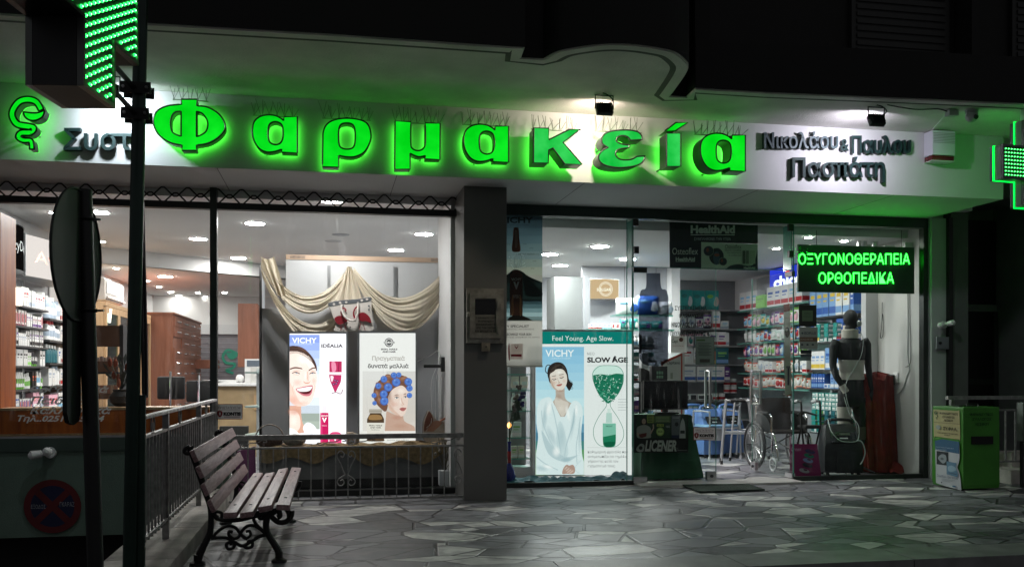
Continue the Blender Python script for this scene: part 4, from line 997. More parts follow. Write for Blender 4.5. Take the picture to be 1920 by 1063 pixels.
# curved lit brand signs above them
def brand_sign(y0, y1, z0, z1, x, back, fg, txt, label, es):
    t = T('brand_sign', (x, (y0 + y1) / 2, z0), label, 'lit sign', 'curved lit signs above the left shelves')
    bow = .13
    def f(u, v, o=0): return Vector((x + bow * math.sin(math.pi * min(max(u, 0), 1)) + o, y0 + (y1 - y0) * u, z0 + (z1 - z0) * v))
    mb = MB(); mb.grid(lambda u, v: f(u, v), 12, 2, E(back, es) if es else P(back)); mb.build('panel', t)
    mb = MB()
    for zz in (z0 - .012, z1): mb.grid(lambda u, v: (lambda q: Vector((XLW + .06 + (q.x - XLW + .01 - .06) * v, q.y, zz + .006)))(f(u, 0)), 12, 1, m_alu)
    for yy_ in (y0, y1): mb.box(XLW + .06, x + .01, yy_ - .01, yy_ + .01, z0 - .01, z1 + .01, m_alu)
    mb.build('casing', t)
    mb = MB(); mb.text(txt, .12, .88, .66, .36, lambda a, b: f(a, b, .006), E(fg, 1.0) if es < .4 else P(fg)); mb.build('lettering', t)
brand_sign(10.4, 11.42, 2.36, 2.83, -3.42, '#241c1c', '#ffffff', 'FrezyDerm', 'dark curved sign with white letters half hidden behind the wooden post', .12)
brand_sign(11.52, 12.95, 2.36, 2.83, -3.42, '#fff3ee', '#e0a494', 'Avène', 'white lit curved sign with thin red letters above the left shelves', .9)
# wooden post by the window, wooden ledge and desk behind the pane
pw = at(14, 600, 10.0).x; pe = at(28, 600, 10.2).x
mb = MB(); mb.box(-4.1, pw, 9.80, 9.86, .9, 2.80, m_wood); mb.box(pw - .05, pw + .0, 9.861, 10.25, .9, 2.80, m_wood)
tag(mb.build('wooden_post'), 'tall orange wooden panel at the far left edge of the window', 'panel')
mb = MB(); a = at(393, 760, 9.8).x
mb.box(-4.1, a, 9.79, 9.84, .60, .885, m_wood); mb.box(-4.1, a, 9.78, 10.15, .886, .91, m_woodl)
mb.box(-4.1, a, 9.76, 9.789, .60, .66, m_woodl)
tag(mb.build('window_ledge'), 'long wooden ledge board running behind the bottom of the far left pane', 'ledge')
# lit wall lamp
def wall_lamp(px, py, X, label):
    p = onX(px, py, X); t = T('wall_lamp', p, label, 'wall lamp', 'frosted wall lamps')
    mb = MB(); mb.lathe([(.045, -.09), (.062, .09)], p, E((1, .88, .75), 3.0), 14); mb.build('lamp_shade', t)
    mb = MB(); mb.tube([(p.x, p.y, p.z - .09), (p.x, p.y, p.z - .16), (p.x - .1, p.y, p.z - .16)], .008, m_chrome, 6); mb.build('arm', t)
wall_lamp(33, 556, -3.15, 'bright frosted lamp shade beside the wooden post'); wall_lamp(201, 592, -2.9, 'frosted lamp shade left of the glass cabinet')
# air conditioner
mb = MB(); t = T('air_conditioner', (-3.5, 15.2, 2.36), 'long white wall air conditioner above the glass cabinets', 'air conditioner')
mb.cbox((-3.49, 15.75, 2.52), (.26, 1.3, .34), m_white, bev=.03); mb.build('body', t)
mb = MB(); mb.cbox((-3.352, 15.75, 2.56), (.012, 1.2, .2), m_lgrey); mb.build('front_panel', t)
mb = MB(); mb.cbox((-3.375, 15.75, 2.37), (.06, 1.2, .012), m_dark, Matrix.Identity(4)); mb.cbox((-3.34, 15.75, 2.40), (.03, 1.2, .02), m_white); mb.build('air_flap', t)
# glass cabinets on left wall
t = T('glass_cabinet', (-3.2, 14.4, 0), 'tall light wood cabinet with glass doors along the left wall', 'cabinet')
mb = MB(); X0, XG = -3.62, -2.86
mb.box(X0, XG - .03, 12.9, 12.94, 0.01, 2.12, m_woodl); mb.box(X0, XG, 12.9, 16.0, 2.12, 2.17, m_woodl); mb.box(X0, X0 + .03, 12.94, 16.0, .01, 2.12, m_woodv); mb.box(X0, XG - .03, 12.94, 16.0, .01, .45, m_woodl); mb.build('carcass', t)
for k in range(4):
    y0 = 12.92 + k * .77
    mb = MB()
    for a, b in ((y0, y0 + .07), (y0 + .70, y0 + .765)): mb.box(XG - .028, XG, a, b, .46, 2.115, m_woodl)
    mb.box(XG - .028, XG, y0 + .07, y0 + .70, 2.03, 2.115, m_woodl); mb.box(XG - .028, XG, y0 + .07, y0 + .70, .46, .54, m_woodl)
    d_ = mb.build('door', t)
    mb = MB(); mb.box(XG - .018, XG - .012, y0 + .07, y0 + .70, .54, 2.03, g_shelf if k == 0 else g_win); mb.build('glass', d_)
for z in (.8, 1.1, 1.4, 1.7):
    mb = MB(); mb.box(X0 + .03, XG - .04, 12.95, 16.0, z, z + .012, g_shelf); mb.build('shelf', t)
for i, z in enumerate((.815, 1.115, 1.415, 1.715)):
    row((XG - .12, 15.30, z), (XG - .12, 15.95, z), [('box', (W_, RD, RD), .09, .09, .15, 2), ('bottle', (W_, GB, GB), .08, .08, .18, 2)], f'in glass cabinet, {ORD[3-i]} shelf', 'packs in the glass cabinet', i, R(90))
# drawer cabinet
t = T('drawer_cabinet', (-2.9, 17.7, 0), 'tall brown wooden cabinet with rows of small handled drawers', 'cabinet')
mb = MB(); mb.box(-3.62, -2.53, 16.05, 19.3, .01, 2.20, m_woodv); mb.box(-3.62, -2.50, 16.03, 19.32, 2.20, 2.23, m_woodv); mb.build('carcass', t)
for c in range(4):
    for r_ in range(12):
        y0 = 16.09 + c * .80; z0 = .12 + r_ * .172
        if (c, r_) in ((0, 9),): continue
        dx = .35 if (c, r_) == (3, 7) else 0
        mb = MB(); mb.box(-2.528, -2.51 + dx, y0, y0 + .785, z0, z0 + .164, m_woodv); d_ = mb.build('drawer', t)
        mb = MB(); xh = -2.51 + dx; mb.tube([(xh, y0 + .27, z0 + .085), (xh + .03, y0 + .28, z0 + .08), (xh + .03, y0 + .5, z0 + .08), (xh, y0 + .51, z0 + .085)], .011, m_chrome, 5); mb.build('handle', d_)
# back of the shop: roller shutter, hanging wood cabinet, counter
mb = MB(); a, b = at(400, 640, 20.5).x, at(446, 640, 20.5).x
mb.box(a - .3, b + .8, 20.5, 20.56, .02, 2.05, M('far_shutter', (.20, .19, .21), .5, var=.1))
for k in range(20): mb.box(a - .3, b + .8, 20.488, 20.5, .1 + k * .098, .112 + k * .098, m_grey)
mb.box(a - .3, b + .8, 20.42, 20.58, 2.05, 2.25, m_lgrey)
tag(mb.build('roller_shutter'), 'grey slatted roller shutter in the far back wall with green serpent emblem', 'shutter')
ar = Art(20.47)
ar.line('#1f8a70', smooth([(452, 667), (428, 656), (418, 668), (424, 680), (440, 682), (436, 690), (424, 694), (438, 700)], 4, closed=False), 5)
ar.shape('#1f8a70', [(424, 661, 1), (447, 661, 1), (443, 670), (434, 674), (427, 669)])
o = ar.mb.build('serpent_emblem'); tag(o, 'green serpent and bowl emblem on the far roller shutter', 'emblem')
mb = MB(); c0_, c1_ = at(446, 600, 15.6), at(483, 600, 15.6); z0, z1 = at(460, 688, 15.6).z, at(460, 569, 15.6).z
mb.box(c0_.x, c1_.x, 15.6, 16.0, z0, z1, m_woodv); tag(mb.build('wall_cabinet'), 'brown wooden panel hanging above the counter at the back', 'cabinet')
t = T('counter', (at(445, 750, 14.2).x, 14.4, 0), 'beige wooden service counter with a pale worktop', 'counter')
a, b = at(404, 720, 14.2).x, at(489, 720, 14.2).x
mb = MB(); mb.box(a, b, 14.23, 14.8, .01, 1.05, M('counter_front', lin('#a08a68'), .5, var=.2, scale=4)); mb.box(a + .75, b - .1, 14.215, 14.229, .7, .92, m_woodl); mb.build('body', t)
mb = MB(); mb.cbox(((a + b) / 2, 14.5, 1.075), (b - a, .7, .045), m_white, bev=.008); mb.build('worktop', t)
q = at(425, 714, 14.35); mb = MB()
for k in range(6): mb.cbox((0, 0, 0), (.42, .28, .006), m_white, Matrix.Translation((q.x - .08, 14.36, 1.102 + k * .007)) @ Matrix.Rotation(.15 * k, 4, 'Z'))
tag(mb.build('paper_stack'), 'loose stack of white papers on the left end of the counter', 'papers')
q = at(450, 708, 14.4); mb = MB(); mb.ball((q.x, 14.4, 1.16), .062, m_white, 14, 8); tag(mb.build('desk_globe'), 'small white globe standing on the counter', 'globe')
mb = MB(); q = at(471, 700, 14.3)
mb.box(q.x - .09, q.x + .2, 14.28, 14.5, 1.1, 1.45, m_white); mb.box(q.x + .0, q.x + .2, 14.2, 14.28, 1.1, 1.32, P('#c9c9c4')); mb.box(q.x - .06, q.x + .2, 14.27, 14.279, 1.34, 1.43, P('#5a6470'))
tag(mb.build('leaflet_holder'), 'white leaflet holders at the right end of the counter', 'leaflet holder')
t = T('display_stand', (at(465, 800, 12.2).x, 12.2, 0), 'pale glass tiered corner shelf in front of the counter', 'stand')
for py in (763, 815, 700):
    z = at(470, py, 12.2).z; a, b = at(461, py, 12.2).x, at(487, py, 12.2).x
    mb = MB(); V, Fc = shape_mesh([smooth([(a, 12.05), ((a + b) / 2, 11.98), (b, 12.0, 1), (b, 12.4, 1), (a + .1, 12.4)], 4)]); mb.prism([(v.x, v.y, z) for v in V], Fc, (0, 0, .02), M('pale_glass', (.45, .60, .56), .2, var=.05)); mb.build('shelf', t)
mb = MB(); x = at(484, 760, 12.35).x; mb.box(x - .02, x + .02, 12.33, 12.37, .01, 1.3, m_lgrey); mb.build('post', t)
mb = MB(); x0, x1 = at(416, 760, 13.6).x, at(462, 760, 13.6).x; z = at(440, 842, 13.6).z
for k in range(9): mb.cbox((x0 + (x1 - x0) * k / 8, 13.6, (at(430, 795, 13.6).z + .05) / 2), (.06, .09, at(430, 795, 13.6).z - .1), m_black, bev=.012)
tag(mb.build('radiator'), 'black ribbed radiator in front of the counter', 'radiator')
# swivel chairs behind the left window
def swivel(px, py, Y, s, label):
    p = at(px, py, Y); t = T('office_chair', (p.x, Y, 0), label, 'office chair', 'black swivel chairs behind the side railing'); z = p.z
    mb = MB(); mb.cbox((p.x, Y, z), (.40 * s, .06, .34 * s), m_rubber, bev=.03); mb.build('backrest', t)
    mb = MB(); mb.tube([(p.x - .0, Y - .05, z + .2), (p.x, Y - .06, z - .1), (p.x, Y - .05, z - .42), (p.x, Y + .1, z - .46)], .014, m_chrome, 6); mb.build('back_bar', t)
    mb = MB(); mb.cbox((p.x, Y + .22, z - .42), (.42 * s, .42 * s, .07), m_rubber, bev=.03); mb.build('seat', t)
    mb = MB(); mb.tube([(p.x, Y + .22, z - .46), (p.x, Y + .22, .10)], .022, m_chrome, 8); mb.build('column', t)
    for k in range(5):
        a = k * 2 * math.pi / 5; mb = MB(); e = Vector((p.x + .28 * math.cos(a), Y + .22 + .28 * math.sin(a), .06)); mb.bar((p.x, Y + .22, .1), e, .035, .02, m_black); mb.ball(e - Vector((0, 0, .03)), .028, m_rubber, 8, 6); mb.build('leg', t)
swivel(321, 727, 12.0, .82, 'black swivel chair with chrome back bar left of the other one'); swivel(374, 733, 12.4, .8, 'black swivel chair nearest the window mullion')
# wooden leaflet stand and dried flowers behind the left window
t = T('leaflet_stand', (at(210, 760, 10.4).x, 10.4, .9), 'brown display stand with leaflets between the round sign and the pole', 'stand')
m_br = M('brown_board', lin('#7a5a44'), .4, var=.1)
def pr(px0_, py0_, px1_, py1_, Y, d, m, nm, par):
    a, b = at(px0_, py0_, Y), at(px1_, py1_, Y); mb = MB(); mb.box(min(a.x, b.x), max(a.x, b.x), Y, Y + d, min(a.z, b.z), max(a.z, b.z), m); return mb.build(nm, par)
pr(178, 610, 224, 650, 10.4, .02, m_br, 'header_board', t); pr(178, 677, 222, 697, 10.38, .02, m_br, 'shelf_front', t); pr(178, 738, 222, 748, 10.38, .2, m_br, 'shelf', t); pr(224, 609, 231, 765, 10.4, .2, m_dark, 'side_panel', t); pr(178, 697, 222, 701, 10.4, .2, m_dark, 'shelf', t)
for k in range(6):
    pr(181 + k * 6.5, 670 - (k % 2) * 2, 186 + k * 6.5, 678, 10.405, .05, (P('#e8e0da'), P('#b89a90'))[k % 2], 'leaflet', t); pr(181 + k * 6.5, 722, 186.5 + k * 6.5, 739, 10.405, .05, (P('#d8c0b0'), P('#c08a78'))[k % 2], 'leaflet', t)
t = T('flower_arrangement', (at(226, 765, 10.1).x, 10.1, .91), 'dark vase of dried leaves and rust flowers on the wooden ledge', 'flowers')
bc = at(226, 750, 10.1); mb = MB(); mb.lathe([(.05, 0), (.1, .04), (.11, .1), (.07, .15), (.08, .17)], (bc.x, 10.1, .912), m_rubber, 14); mb.build('vase', t)
rnd = random.Random(5)
for k in range(26):
    a = rnd.uniform(0, 6.28); r_ = rnd.uniform(.02, .16); tip = Vector((bc.x + r_ * math.cos(a), 10.1 + .6 * r_ * math.sin(a), 1.09 + rnd.uniform(.05, .32)))
    mb = MB(); b0 = Vector((bc.x, 10.1, 1.08)); mb.tube([b0, (b0 + tip) / 2 + Vector((0, 0, .03)), tip], .003, m_dgreen, 4)
    if k % 4 == 0: mb.ball(tip, (.022, .022, .045), M('rust_flower', lin('#8a4020'), .8), 8, 6)
    else:
        d_ = (tip - b0).normalized(); sd = d_.cross(Vector((rnd.uniform(-1, 1), 1, .2))).normalized() * .022
        mb.poly([tip - d_ * .07, tip + sd, tip + d_ * .05, tip - sd], M('dried_leaf', (.06, .075, .065), .8))
    mb.build('stem', t)
# ---- right shop walls -----------------------------------------------------
t = T('partition_panel', (at(1064, 600, 13.0).x, 13.0, 0), 'pale grey tall cupboard side above the tall lightbox', 'panel')
a, b, c = at(1040, 600, 13.0).x, at(1092, 600, 13.0).x, at(1103, 600, 13.0).x
mb = MB(); mb.box(a, b, 13.0, 13.5, .01, 2.62, M('cupboard_grey', (.15, .16, .16), .5, var=.04)); mb.build('panel', t); mb = MB(); mb.box(b + .003, c, 12.9, 13.5, .01, 2.62, m_grey); mb.build('column', t)
mb = MB(); a2, b2 = at(1103, 600, 14.0).x, at(1262, 600, 14.0).x; mb.box(a2 - .1, b2, 14.0, 14.05, 0, 2.9, M('back_panel_grey', (.36, .37, .39), .55, var=.05))
for x in (a2 + .58, a2 + 1.1): mb.box(x, x + .006, 13.995, 14.0, 0, 2.9, m_dark)
tag(mb.build('back_panel'), 'grey panelled wall behind the tan lightbox sign', 'wall panel')
mb = MB(); a, b = at(1259, 600, 13.8).x, at(1275, 600, 13.8).x; mb.box(a, b, 13.8, 15.2, 0, 2.9, m_inner); tag(mb.build('column'), 'narrow white column left of the nappy shelf', 'column')
# tan lit sign
Y = 13.75; a, b = at(1103, 560, Y), at(1160, 525, Y)
t = T('brand_sign', (a.x, Y, a.z), 'tan lit curved sign with a round white emblem', 'lit sign')
mb = MB(); mb.grid(lambda u, v: (a.x + (b.x - a.x) * u, Y - .10 * math.sin(math.pi * u), a.z + (b.z - a.z) * v), 10, 2, E('#e0bd94', .95)); mb.build('panel', t)
mb = MB(); mb.box(a.x - .01, b.x + .01, Y + .001, Y + .2, a.z - .01, b.z + .01, m_alu); mb.build('casing', t)
mb = MB(); cc = at(1132, 543, Y)
for r_ in (.105, .085):
    mb.tube([(cc.x + r_ * math.cos(k * .262), Y - .106 + .0, cc.z + r_ * math.sin(k * .262)) for k in range(24)], .004, E('#fff4e4', 1.2), 4, closed=True)
mb.text('SOLGAR', 1119, 1146, 540, 546, lambda p, q: at(p, q, Y - .112), E('#fff4e4', 1.2), .03); mb.build('emblem', t)
# small boxes on the counter top behind slow-age lightbox
zz = at(1150, 617, 12.6).z
mb = MB(); a, b = at(1100, 617, 12.6).x, at(1262, 617, 12.6).x; mb.box(a, b, 12.55, 12.85, zz - .02, zz, g_shelf); mb.box(a, b, 12.547, 12.55, zz - .02, zz, g_edge); tag(mb.build('glass_shelf'), 'long glass shelf carrying small boxes above the tall lightbox', 'shelf')
row((at(1105, 617, 12.62).x, 12.62, zz), (at(1163, 617, 12.62).x, 12.62, zz), [('box', (W_, RD, BL), .05, .08, .075, 3), ('box', (W_, SB, BL), .06, .08, .075, 2), ('flatbox', (W_, W_, RD), .055, .08, .085, 2)], 'above the tall lightbox', 'small boxes above the lightbox', 2)
row((at(1162, 617, 12.62).x, 12.62, zz), (at(1255, 617, 12.62).x, 12.62, zz), [('pack', (TE, W_, PU), .13, .1, .15, 2), ('pack', (TE, PU, W_), .17, .1, .12, 2), ('box', (TE, W_, BL), .1, .1, .2, 1)], 'right of the small boxes', 'small packs on the glass shelf', 3)
zz2 = at(1200, 590, 12.9).z; mb = MB(); mb.box(at(1155, 600, 12.9).x, at(1262, 600, 12.9).x, 12.9, 13.2, zz2 - .02, zz2, g_shelf); mb.box(at(1155, 600, 12.9).x, at(1262, 600, 12.9).x, 12.897, 12.9, zz2 - .02, zz2, g_edge); tag(mb.build('glass_shelf'), 'upper glass shelf with big diaper packs behind the bottle sticker', 'shelf')
product('pack', (W_, BL, SB), (at(1176, 590, 13.0).x, 13.0, zz2), (.34, .18, .24), 0, 'big white and blue incontinence pack left of the bottle sticker', 'nappy packs')
product('pack', (BL, W_, SB), (at(1214, 590, 13.0).x, 13.0, zz2), (.34, .18, .28), 0, 'dark blue incontinence pack behind the bottle sticker', 'nappy packs')
product('pack', (W_, GB, W_), (at(1247, 590, 13.0).x, 13.0, zz2), (.24, .16, .2), .2, 'white pillow pack right of the bottle sticker', 'nappy packs')
# tall narrow rack left of the tv
t = T('shelf_unit', (at(1196, 800, 11.6).x, 11.6, 0), 'narrow grey rack of bottles between the lightbox and the television', 'shelving')
a, b = at(1188, 700, 11.6).x, at(1232, 700, 11.6).x
zr = [at(1196, y, 11.6).z for y in (651, 676, 698, 715, 741, 776)]
for z in zr:
    mb = MB(); mb.box(a, b, 11.6, 11.9, z - .02, z, m_dark); mb.build('shelf', t)
mb = MB(); mb.box(at(1199, 700, 11.58).x, at(1203, 700, 11.58).x, 11.58, 11.61, .01, 1.75, m_black); mb.box(a - .02, a, 11.6, 11.9, .01, 1.75, m_lgrey); mb.build('upright', t)
rk = [[('bottle', (W_, W_, SB), .07, .07, .15, 1), ('box', (W_, PT, GB), .09, .07, .13, 2)], [('jar', (TE, TE, W_), .08, .08, .11, 1), ('box', (W_, GB, W_), .1, .08, .1, 2)], [('box', (W_, W_, GB), .08, .08, .09, 2)], [('jar', (W_, W_, RD), .07, .07, .07, 3)], [('box', (W_, PK, PU), .09, .08, .09, 2)], [('tube', (PU, W_, PK), .08, .07, .17, 2), ('bottle', (SB, W_, W_), .09, .08, .2, 1)]]
for i, z in enumerate(zr): row((a + .02, 11.68, z + .002), (b, 11.68, z + .002), rk[i], f'on narrow grey rack, {ORD[i]} shelf', 'bottles on the narrow rack', i * 2)
# back wall shelving of the right shop
YS = 14.9; xa, xb = at(1276, 700, YS).x, 6.9
zs = [2.31, 1.99, 1.70, 1.386, 1.10, .774, .45]
t = shelf_unit('long dark shelving on the back wall of the right shop', xa, 7.15, YS, YS + .32, zs, '-y', zt=2.32, mat_=M('shelf_grey', (.30, .31, .31), .3))
rows = [[('pack', (TQ, W_, TE), .22, .14, .29, 2), ('pack', (TQ, CRM, LI), .24, .14, .3, 2), ('box', (SB, W_, W_), .56, .2, .36, 1)],
        [('blister', (W_, PG, GB), .13, .05, .22, 2), ('blister', (W_, PU, PK), .13, .05, .2, 2), ('box', (W_, RD, SB), .14, .12, .27, 1), ('box', (W_, GB, SB), .14, .12, .12, 1), ('box', (GB, W_, CRM), .15, .1, .15, 2)],
        [('blister', (W_, PK, TE), .13, .05, .2, 3), ('box', (W_, GB, W_), .06, .08, .2, 1), ('box', (W_, RD, PU), .155, .12, .21, 5)],
        [('box', (W_, W_, RD), .22, .1, .26, 1), ('box', (W_, CRM, GB), .12, .08, .25, 1), ('box', (OR, YE, LB), .26, .12, .2, 1), ('box', (PT, LB, GR), .22, .12, .25, 1), ('box', (W_, W_, GB), .06, .08, .15, 3)],
        [('box', (W_, BL, GB), .25, .16, .25, 3), ('box', (W_, PU, PU), .22, .14, .22, 1), ('box', (PU, W_, W_), .09, .12, .24, 1), ('jar', (W_, BK, W_), .08, .08, .07, 2), ('box', (W_, SB, GB), .1, .1, .16, 2)],
        [('flatbox', (W_, BK, BK), .27, .18, .11, 2), ('jar', (W_, W_, RD), .11, .11, .12, 4), ('pack', (LB, W_, SB), .24, .16, .2, 2)],
        [('flatbox', (PT, W_, W_), .2, .15, .05, 2), ('flatbox', (TE, W_, W_), .22, .15, .08, 3), ('flatbox', (W_, BK, GB), .2, .15, .06, 3)]]
for i, z in enumerate(zs):
    row((xa + .03, YS + .1, z + .002), (6.7, YS + .1, z + .002), [(k_[0], k_[1], k_[2] * 1.0, k_[3], k_[4] * (1.12 if i < 4 else 1), k_[5]) for k_ in rows[i]], f'on {ORD[i]} back wall shelf', 'goods on the back wall shelving', i * 2 + 40)
row((at(1362, 740, YS).x, YS + .1, .774 + .125), (at(1390, 740, YS).x, YS + .1, .774 + .125), [('jar', (W_, W_, RD), .11, .11, .12, 4)], 'in middle layer of tins', 'goods on the back wall shelving', 4)
row((at(1362, 740, YS).x, YS + .1, .774 + .25), (at(1390, 740, YS).x, YS + .1, .774 + .25), [('jar', (W_, W_, RD), .11, .11, .12, 3)], 'in top layer of tins', 'goods on the back wall shelving', 6)
for j in range(3): row((xa + .03, YS + .1, .452 + .06 * (j + 1)), (xa + .9, YS + .1, .452 + .06 * (j + 1)), [('flatbox', (TE, W_, W_), .2, .15, .055, 2), ('flatbox', (PT, W_, W_), .2, .15, .055, 1)], f'in {ORD[j + 1]} layer above blue chairs', 'goods on the back wall shelving', 8)
# right wall: hanging baby items and boxes
XR_ = 6.78
zs2 = [2.28, 1.98, 1.74, 1.50, 1.24, 1.0]
shelf_unit('glass shelves of hanging baby goods on the right wall near the corner', XR_, 7.15, 12.45, 14.85, zs2, '-x', zt=2.85, glassy=True)
bab = [[('box', (W_, RD, SB), .2, .14, .30, 3), ('box', (LI, LI, GR), .34, .2, .2, 1), ('box', (W_, RD, BL), .22, .14, .3, 3)],
       [('blister', (W_, RD, SB), .13, .06, .21, 2), ('blister', (W_, GR, PK), .15, .06, .22, 2), ('blister', (PG, TQ, YE), .14, .06, .2, 2), ('blister', (W_, PU, PK), .13, .06, .22, 2)],
       [('blister', (PG, W_, W_), .13, .06, .2, 3), ('blister', (W_, OR, SB), .12, .06, .2, 2), ('blister', (W_, BL, RD), .12, .06, .2, 2)],
       [('blister', (PU, RD, PK), .1, .06, .2, 1), ('blister', (SB, BL, W_), .1, .06, .2, 1), ('blister', (W_, RD, PU), .14, .06, .19, 3), ('blister', (W_, CRM, GR), .12, .06, .2, 3)],
       [('blister', (W_, OR, CRM), .12, .06, .2, 4), ('blister', (W_, W_, GB), .15, .06, .2, 2), ('box', (W_, RD, GB), .12, .1, .18, 2)],
       [('blister', (W_, OR, RD), .12, .06, .18, 4), ('blister', (CRM, OR, W_), .13, .06, .2, 4)]]
for i, z in enumerate(zs2):
    row((XR_ + .06, 14.75, z + .004), (XR_ + .06, 12.5, z + .004), bab[i], f'on {ORD[i]} baby goods shelf', 'baby goods on the glass shelves', i * 2 + 60, R(-90), gap=.02)
zs3 = [2.03, 1.68, 1.29, 1.03, .67, .40]
shelf_unit('dark shelves of orthopaedic boxes on the right wall behind the mannequin', XR_, 7.15, 11.15, 12.42, zs3, '-x', zt=2.85)
orr = [[('box', (LB, BL, YE), .16, .14, .42, 4), ('box', (W_, LB, YE), .16, .14, .40, 2), ('box', (BL, LB, W_), .09, .14, .4, 4)],
       [('box', (BL, W_, W_), .07, .1, .28, 1), ('box', (W_, YE, TE), .13, .1, .26, 1), ('flatbox', (TE, W_, W_), .22, .1, .06, 2), ('box', (BL, RD, W_), .16, .1, .3, 1), ('flatbox', (CRM, W_, GB), .2, .1, .2, 1)],
       [('box', (W_, YE, LB), .12, .1, .26, 3), ('box', (LB, W_, BL), .12, .1, .30, 3), ('box', (W_, GR, YE), .12, .1, .18, 2)],
       [('box', (BL, LB, W_), .05, .1, .2, 6), ('flatbox', (W_, LB, BL), .15, .1, .06, 1), ('box', (LB, W_, BL), .1, .1, .2, 3)],
       [('flatbox', (TE, W_, W_), .17, .1, .055, 7)], [('flatbox', (TE, W_, PT), .16, .1, .08, 3), ('flatbox', (SB, W_, TE), .14, .1, .1, 2), ('flatbox', (GR, W_, TE), .16, .1, .09, 3)]]
for i, z in enumerate(zs3):
    if i == 4:
        for j in range(5): row((XR_ + .05, 12.35, z + .002 + j * .06), (XR_ + .05, 11.2, z + .002 + j * .06), orr[4], f'in {ORD[j]} layer of teal stacks', 'teal boxes on the right wall shelves', j, R(-90), gap=.008)
    else:
        row((XR_ + .05, 12.38, z + .002), (XR_ + .05, 11.18, z + .002), orr[i], f'on {ORD[i]} shelf behind mannequin', 'boxes on the right wall shelves', i * 2 + 80, R(-90))
for j in range(3):
    row((XR_ + .05, 12.2, 1.682 + .062 * (j + 1)), (XR_ + .05, 11.5, 1.682 + .062 * (j + 1)), [('flatbox', (TE, W_, W_), .22, .1, .058, 3)], f'in {ORD[j+1]} pile layer behind mannequin head', 'boxes on the right wall shelves', j)
    row((XR_ + .05, 12.35, .402 + .085 * (j + 1) * .99), (XR_ + .05, 11.2, .402 + .085 * (j + 1) * .99), [('flatbox', (TE, W_, GR), .17, .1, .075, 2), ('flatbox', (PT, W_, W_), .15, .1, .075, 2)], f'in {ORD[j+1]} low layer behind mannequin', 'boxes on the right wall shelves', j)
mb = MB(); a, b = at(1622, 600, 11.0).x, at(1640, 600, 11.0).x; mb.box(a, 6.955, 10.98, 11.09, 0, 2.95, m_lgrey); tag(mb.build('shelf_end_panel'), 'narrow grey end panel between the shelves and the white wall', 'panel')
# blue lit sign on right wall and green sign behind neon
Xs = 6.9; p0, p1 = onX(1433, 530, Xs), onX(1473, 490, Xs)
t = T('brand_sign', (Xs, p0.y, 2.3), 'blue lit oblique sign with thick white letters above the baby goods', 'lit sign')
ya_, yb_ = 13.9, 12.5
mb = MB(); mb.box(Xs, Xs + .12, yb_, ya_, 2.47, 2.88, m_alu); mb.build('casing', t)
mb = MB(); mb.poly([(Xs - .002, ya_, 2.47), (Xs - .002, yb_, 2.47), (Xs - .002, yb_, 2.88), (Xs - .002, ya_, 2.88)], E('#2a3cc8', 1.1)); mb.build('panel', t)
mb = MB(); mb.text('chicco', .1, .9, .30, .75, lambda u, v: (Xs - .006, ya_ + (yb_ - ya_) * u, 2.88 - .41 * v), E('#eef2ff', 1.6), .05); mb.ball((Xs - .01, ya_ - .62, 2.80), .04, E('#e03030', 1.2), 10, 6); mb.build('lettering', t)
# partition between: green product rack in the corner window beside the pillar
t = T('shelf_unit', (at(975, 800, 10.9).x, 10.9, 0), 'small glass shelves of tubes between the pillar and the tall lightbox', 'shelving')
a, b = at(945, 700, 10.9).x, at(995, 700, 10.9).x; Yq = 10.9
zq = [at(975, y, Yq).z for y in (701, 731, 770, 820, 859)]
for z in zq:
    mb = MB(); mb.box(a, b, Yq, Yq + .25, z - .012, z, g_shelf); mb.box(a, b, Yq - .002, Yq, z - .012, z, g_edge); mb.build('shelf', t)
mb = MB(); mb.box(b, b + .05, Yq - .0, Yq + .05, .01, 1.45, m_lgrey); mb.box(at(953, 700, 10.95).x, at(957, 700, 10.95).x, Yq + .05, Yq + .08, .01, 1.5, m_lgrey)
mb.box(a, b, Yq + .27, Yq + .29, .01, 1.5, M('rack_back', (.16, .15, .15), .6)); mb.box(a, b + .05, Yq - .02, Yq + .26, .01, .13, m_lgrey); mb.build('upright', t)
for i, z in enumerate(zq[1:]):
    row((a + .10, Yq + .08, z + .002), (b, Yq + .08, z + .002), [[('tube', (CRM, PG, PG), .1, .06, .16, 3)], [('bottle', (PG, W_, W_), .06, .06, .2, 4)], [('box', (PG, W_, GR), .12, .08, .18, 2)], [('box', (CRM, W_, GR), .07, .07, .14, 3)]][i], f'on {ORD[i + 1]} rack shelf beside pillar', 'tubes on the small glass rack', i)
# ================================================================ LEFT DISPLAY WINDOW
Yd = 10.95
a, b = at(486, 600, Yd).x, px0 + .002
zt = at(660, 489, Yd).z; zm = at(660, 580, Yd).z
t = T('display_wall', ((a + b) / 2, Yd, 0), 'grey display partition behind the two lightboxes with a pale wooden strip on top', 'partition')
mb = MB(); mb.box(a, b, Yd, Yd + .03, .01, zm, M('display_grey', (.42, .43, .45), .6, var=.05)); mb.box(a, a + .03, Yd - .0, Yd + .5, .01, at(486, 500, Yd).z, m_grey); mb.build('lower_panel', t)
mb = MB(); xs0 = at(536, 560, Yd).x; mb.box(xs0, b, Yd + .004, Yd + .03, zm, zt, m_lgrey); mb.build('upper_panel', t)
mb = MB(); mb.box(xs0 + .0, b, Yd - .004, Yd + .03, zt, zt + .055, M('pale_strip', lin('#b39a84'), .5, var=.06))
for c_ in (at(545, 500, Yd).x, at(808, 500, Yd).x):
    for k in range(12): mb.box(c_ + k * .014, c_ + k * .014 + .006, Yd - .006, Yd - .004, zt + .01, zt + .045, m_dark)
mb.build('wooden_strip', t)
mb = MB()
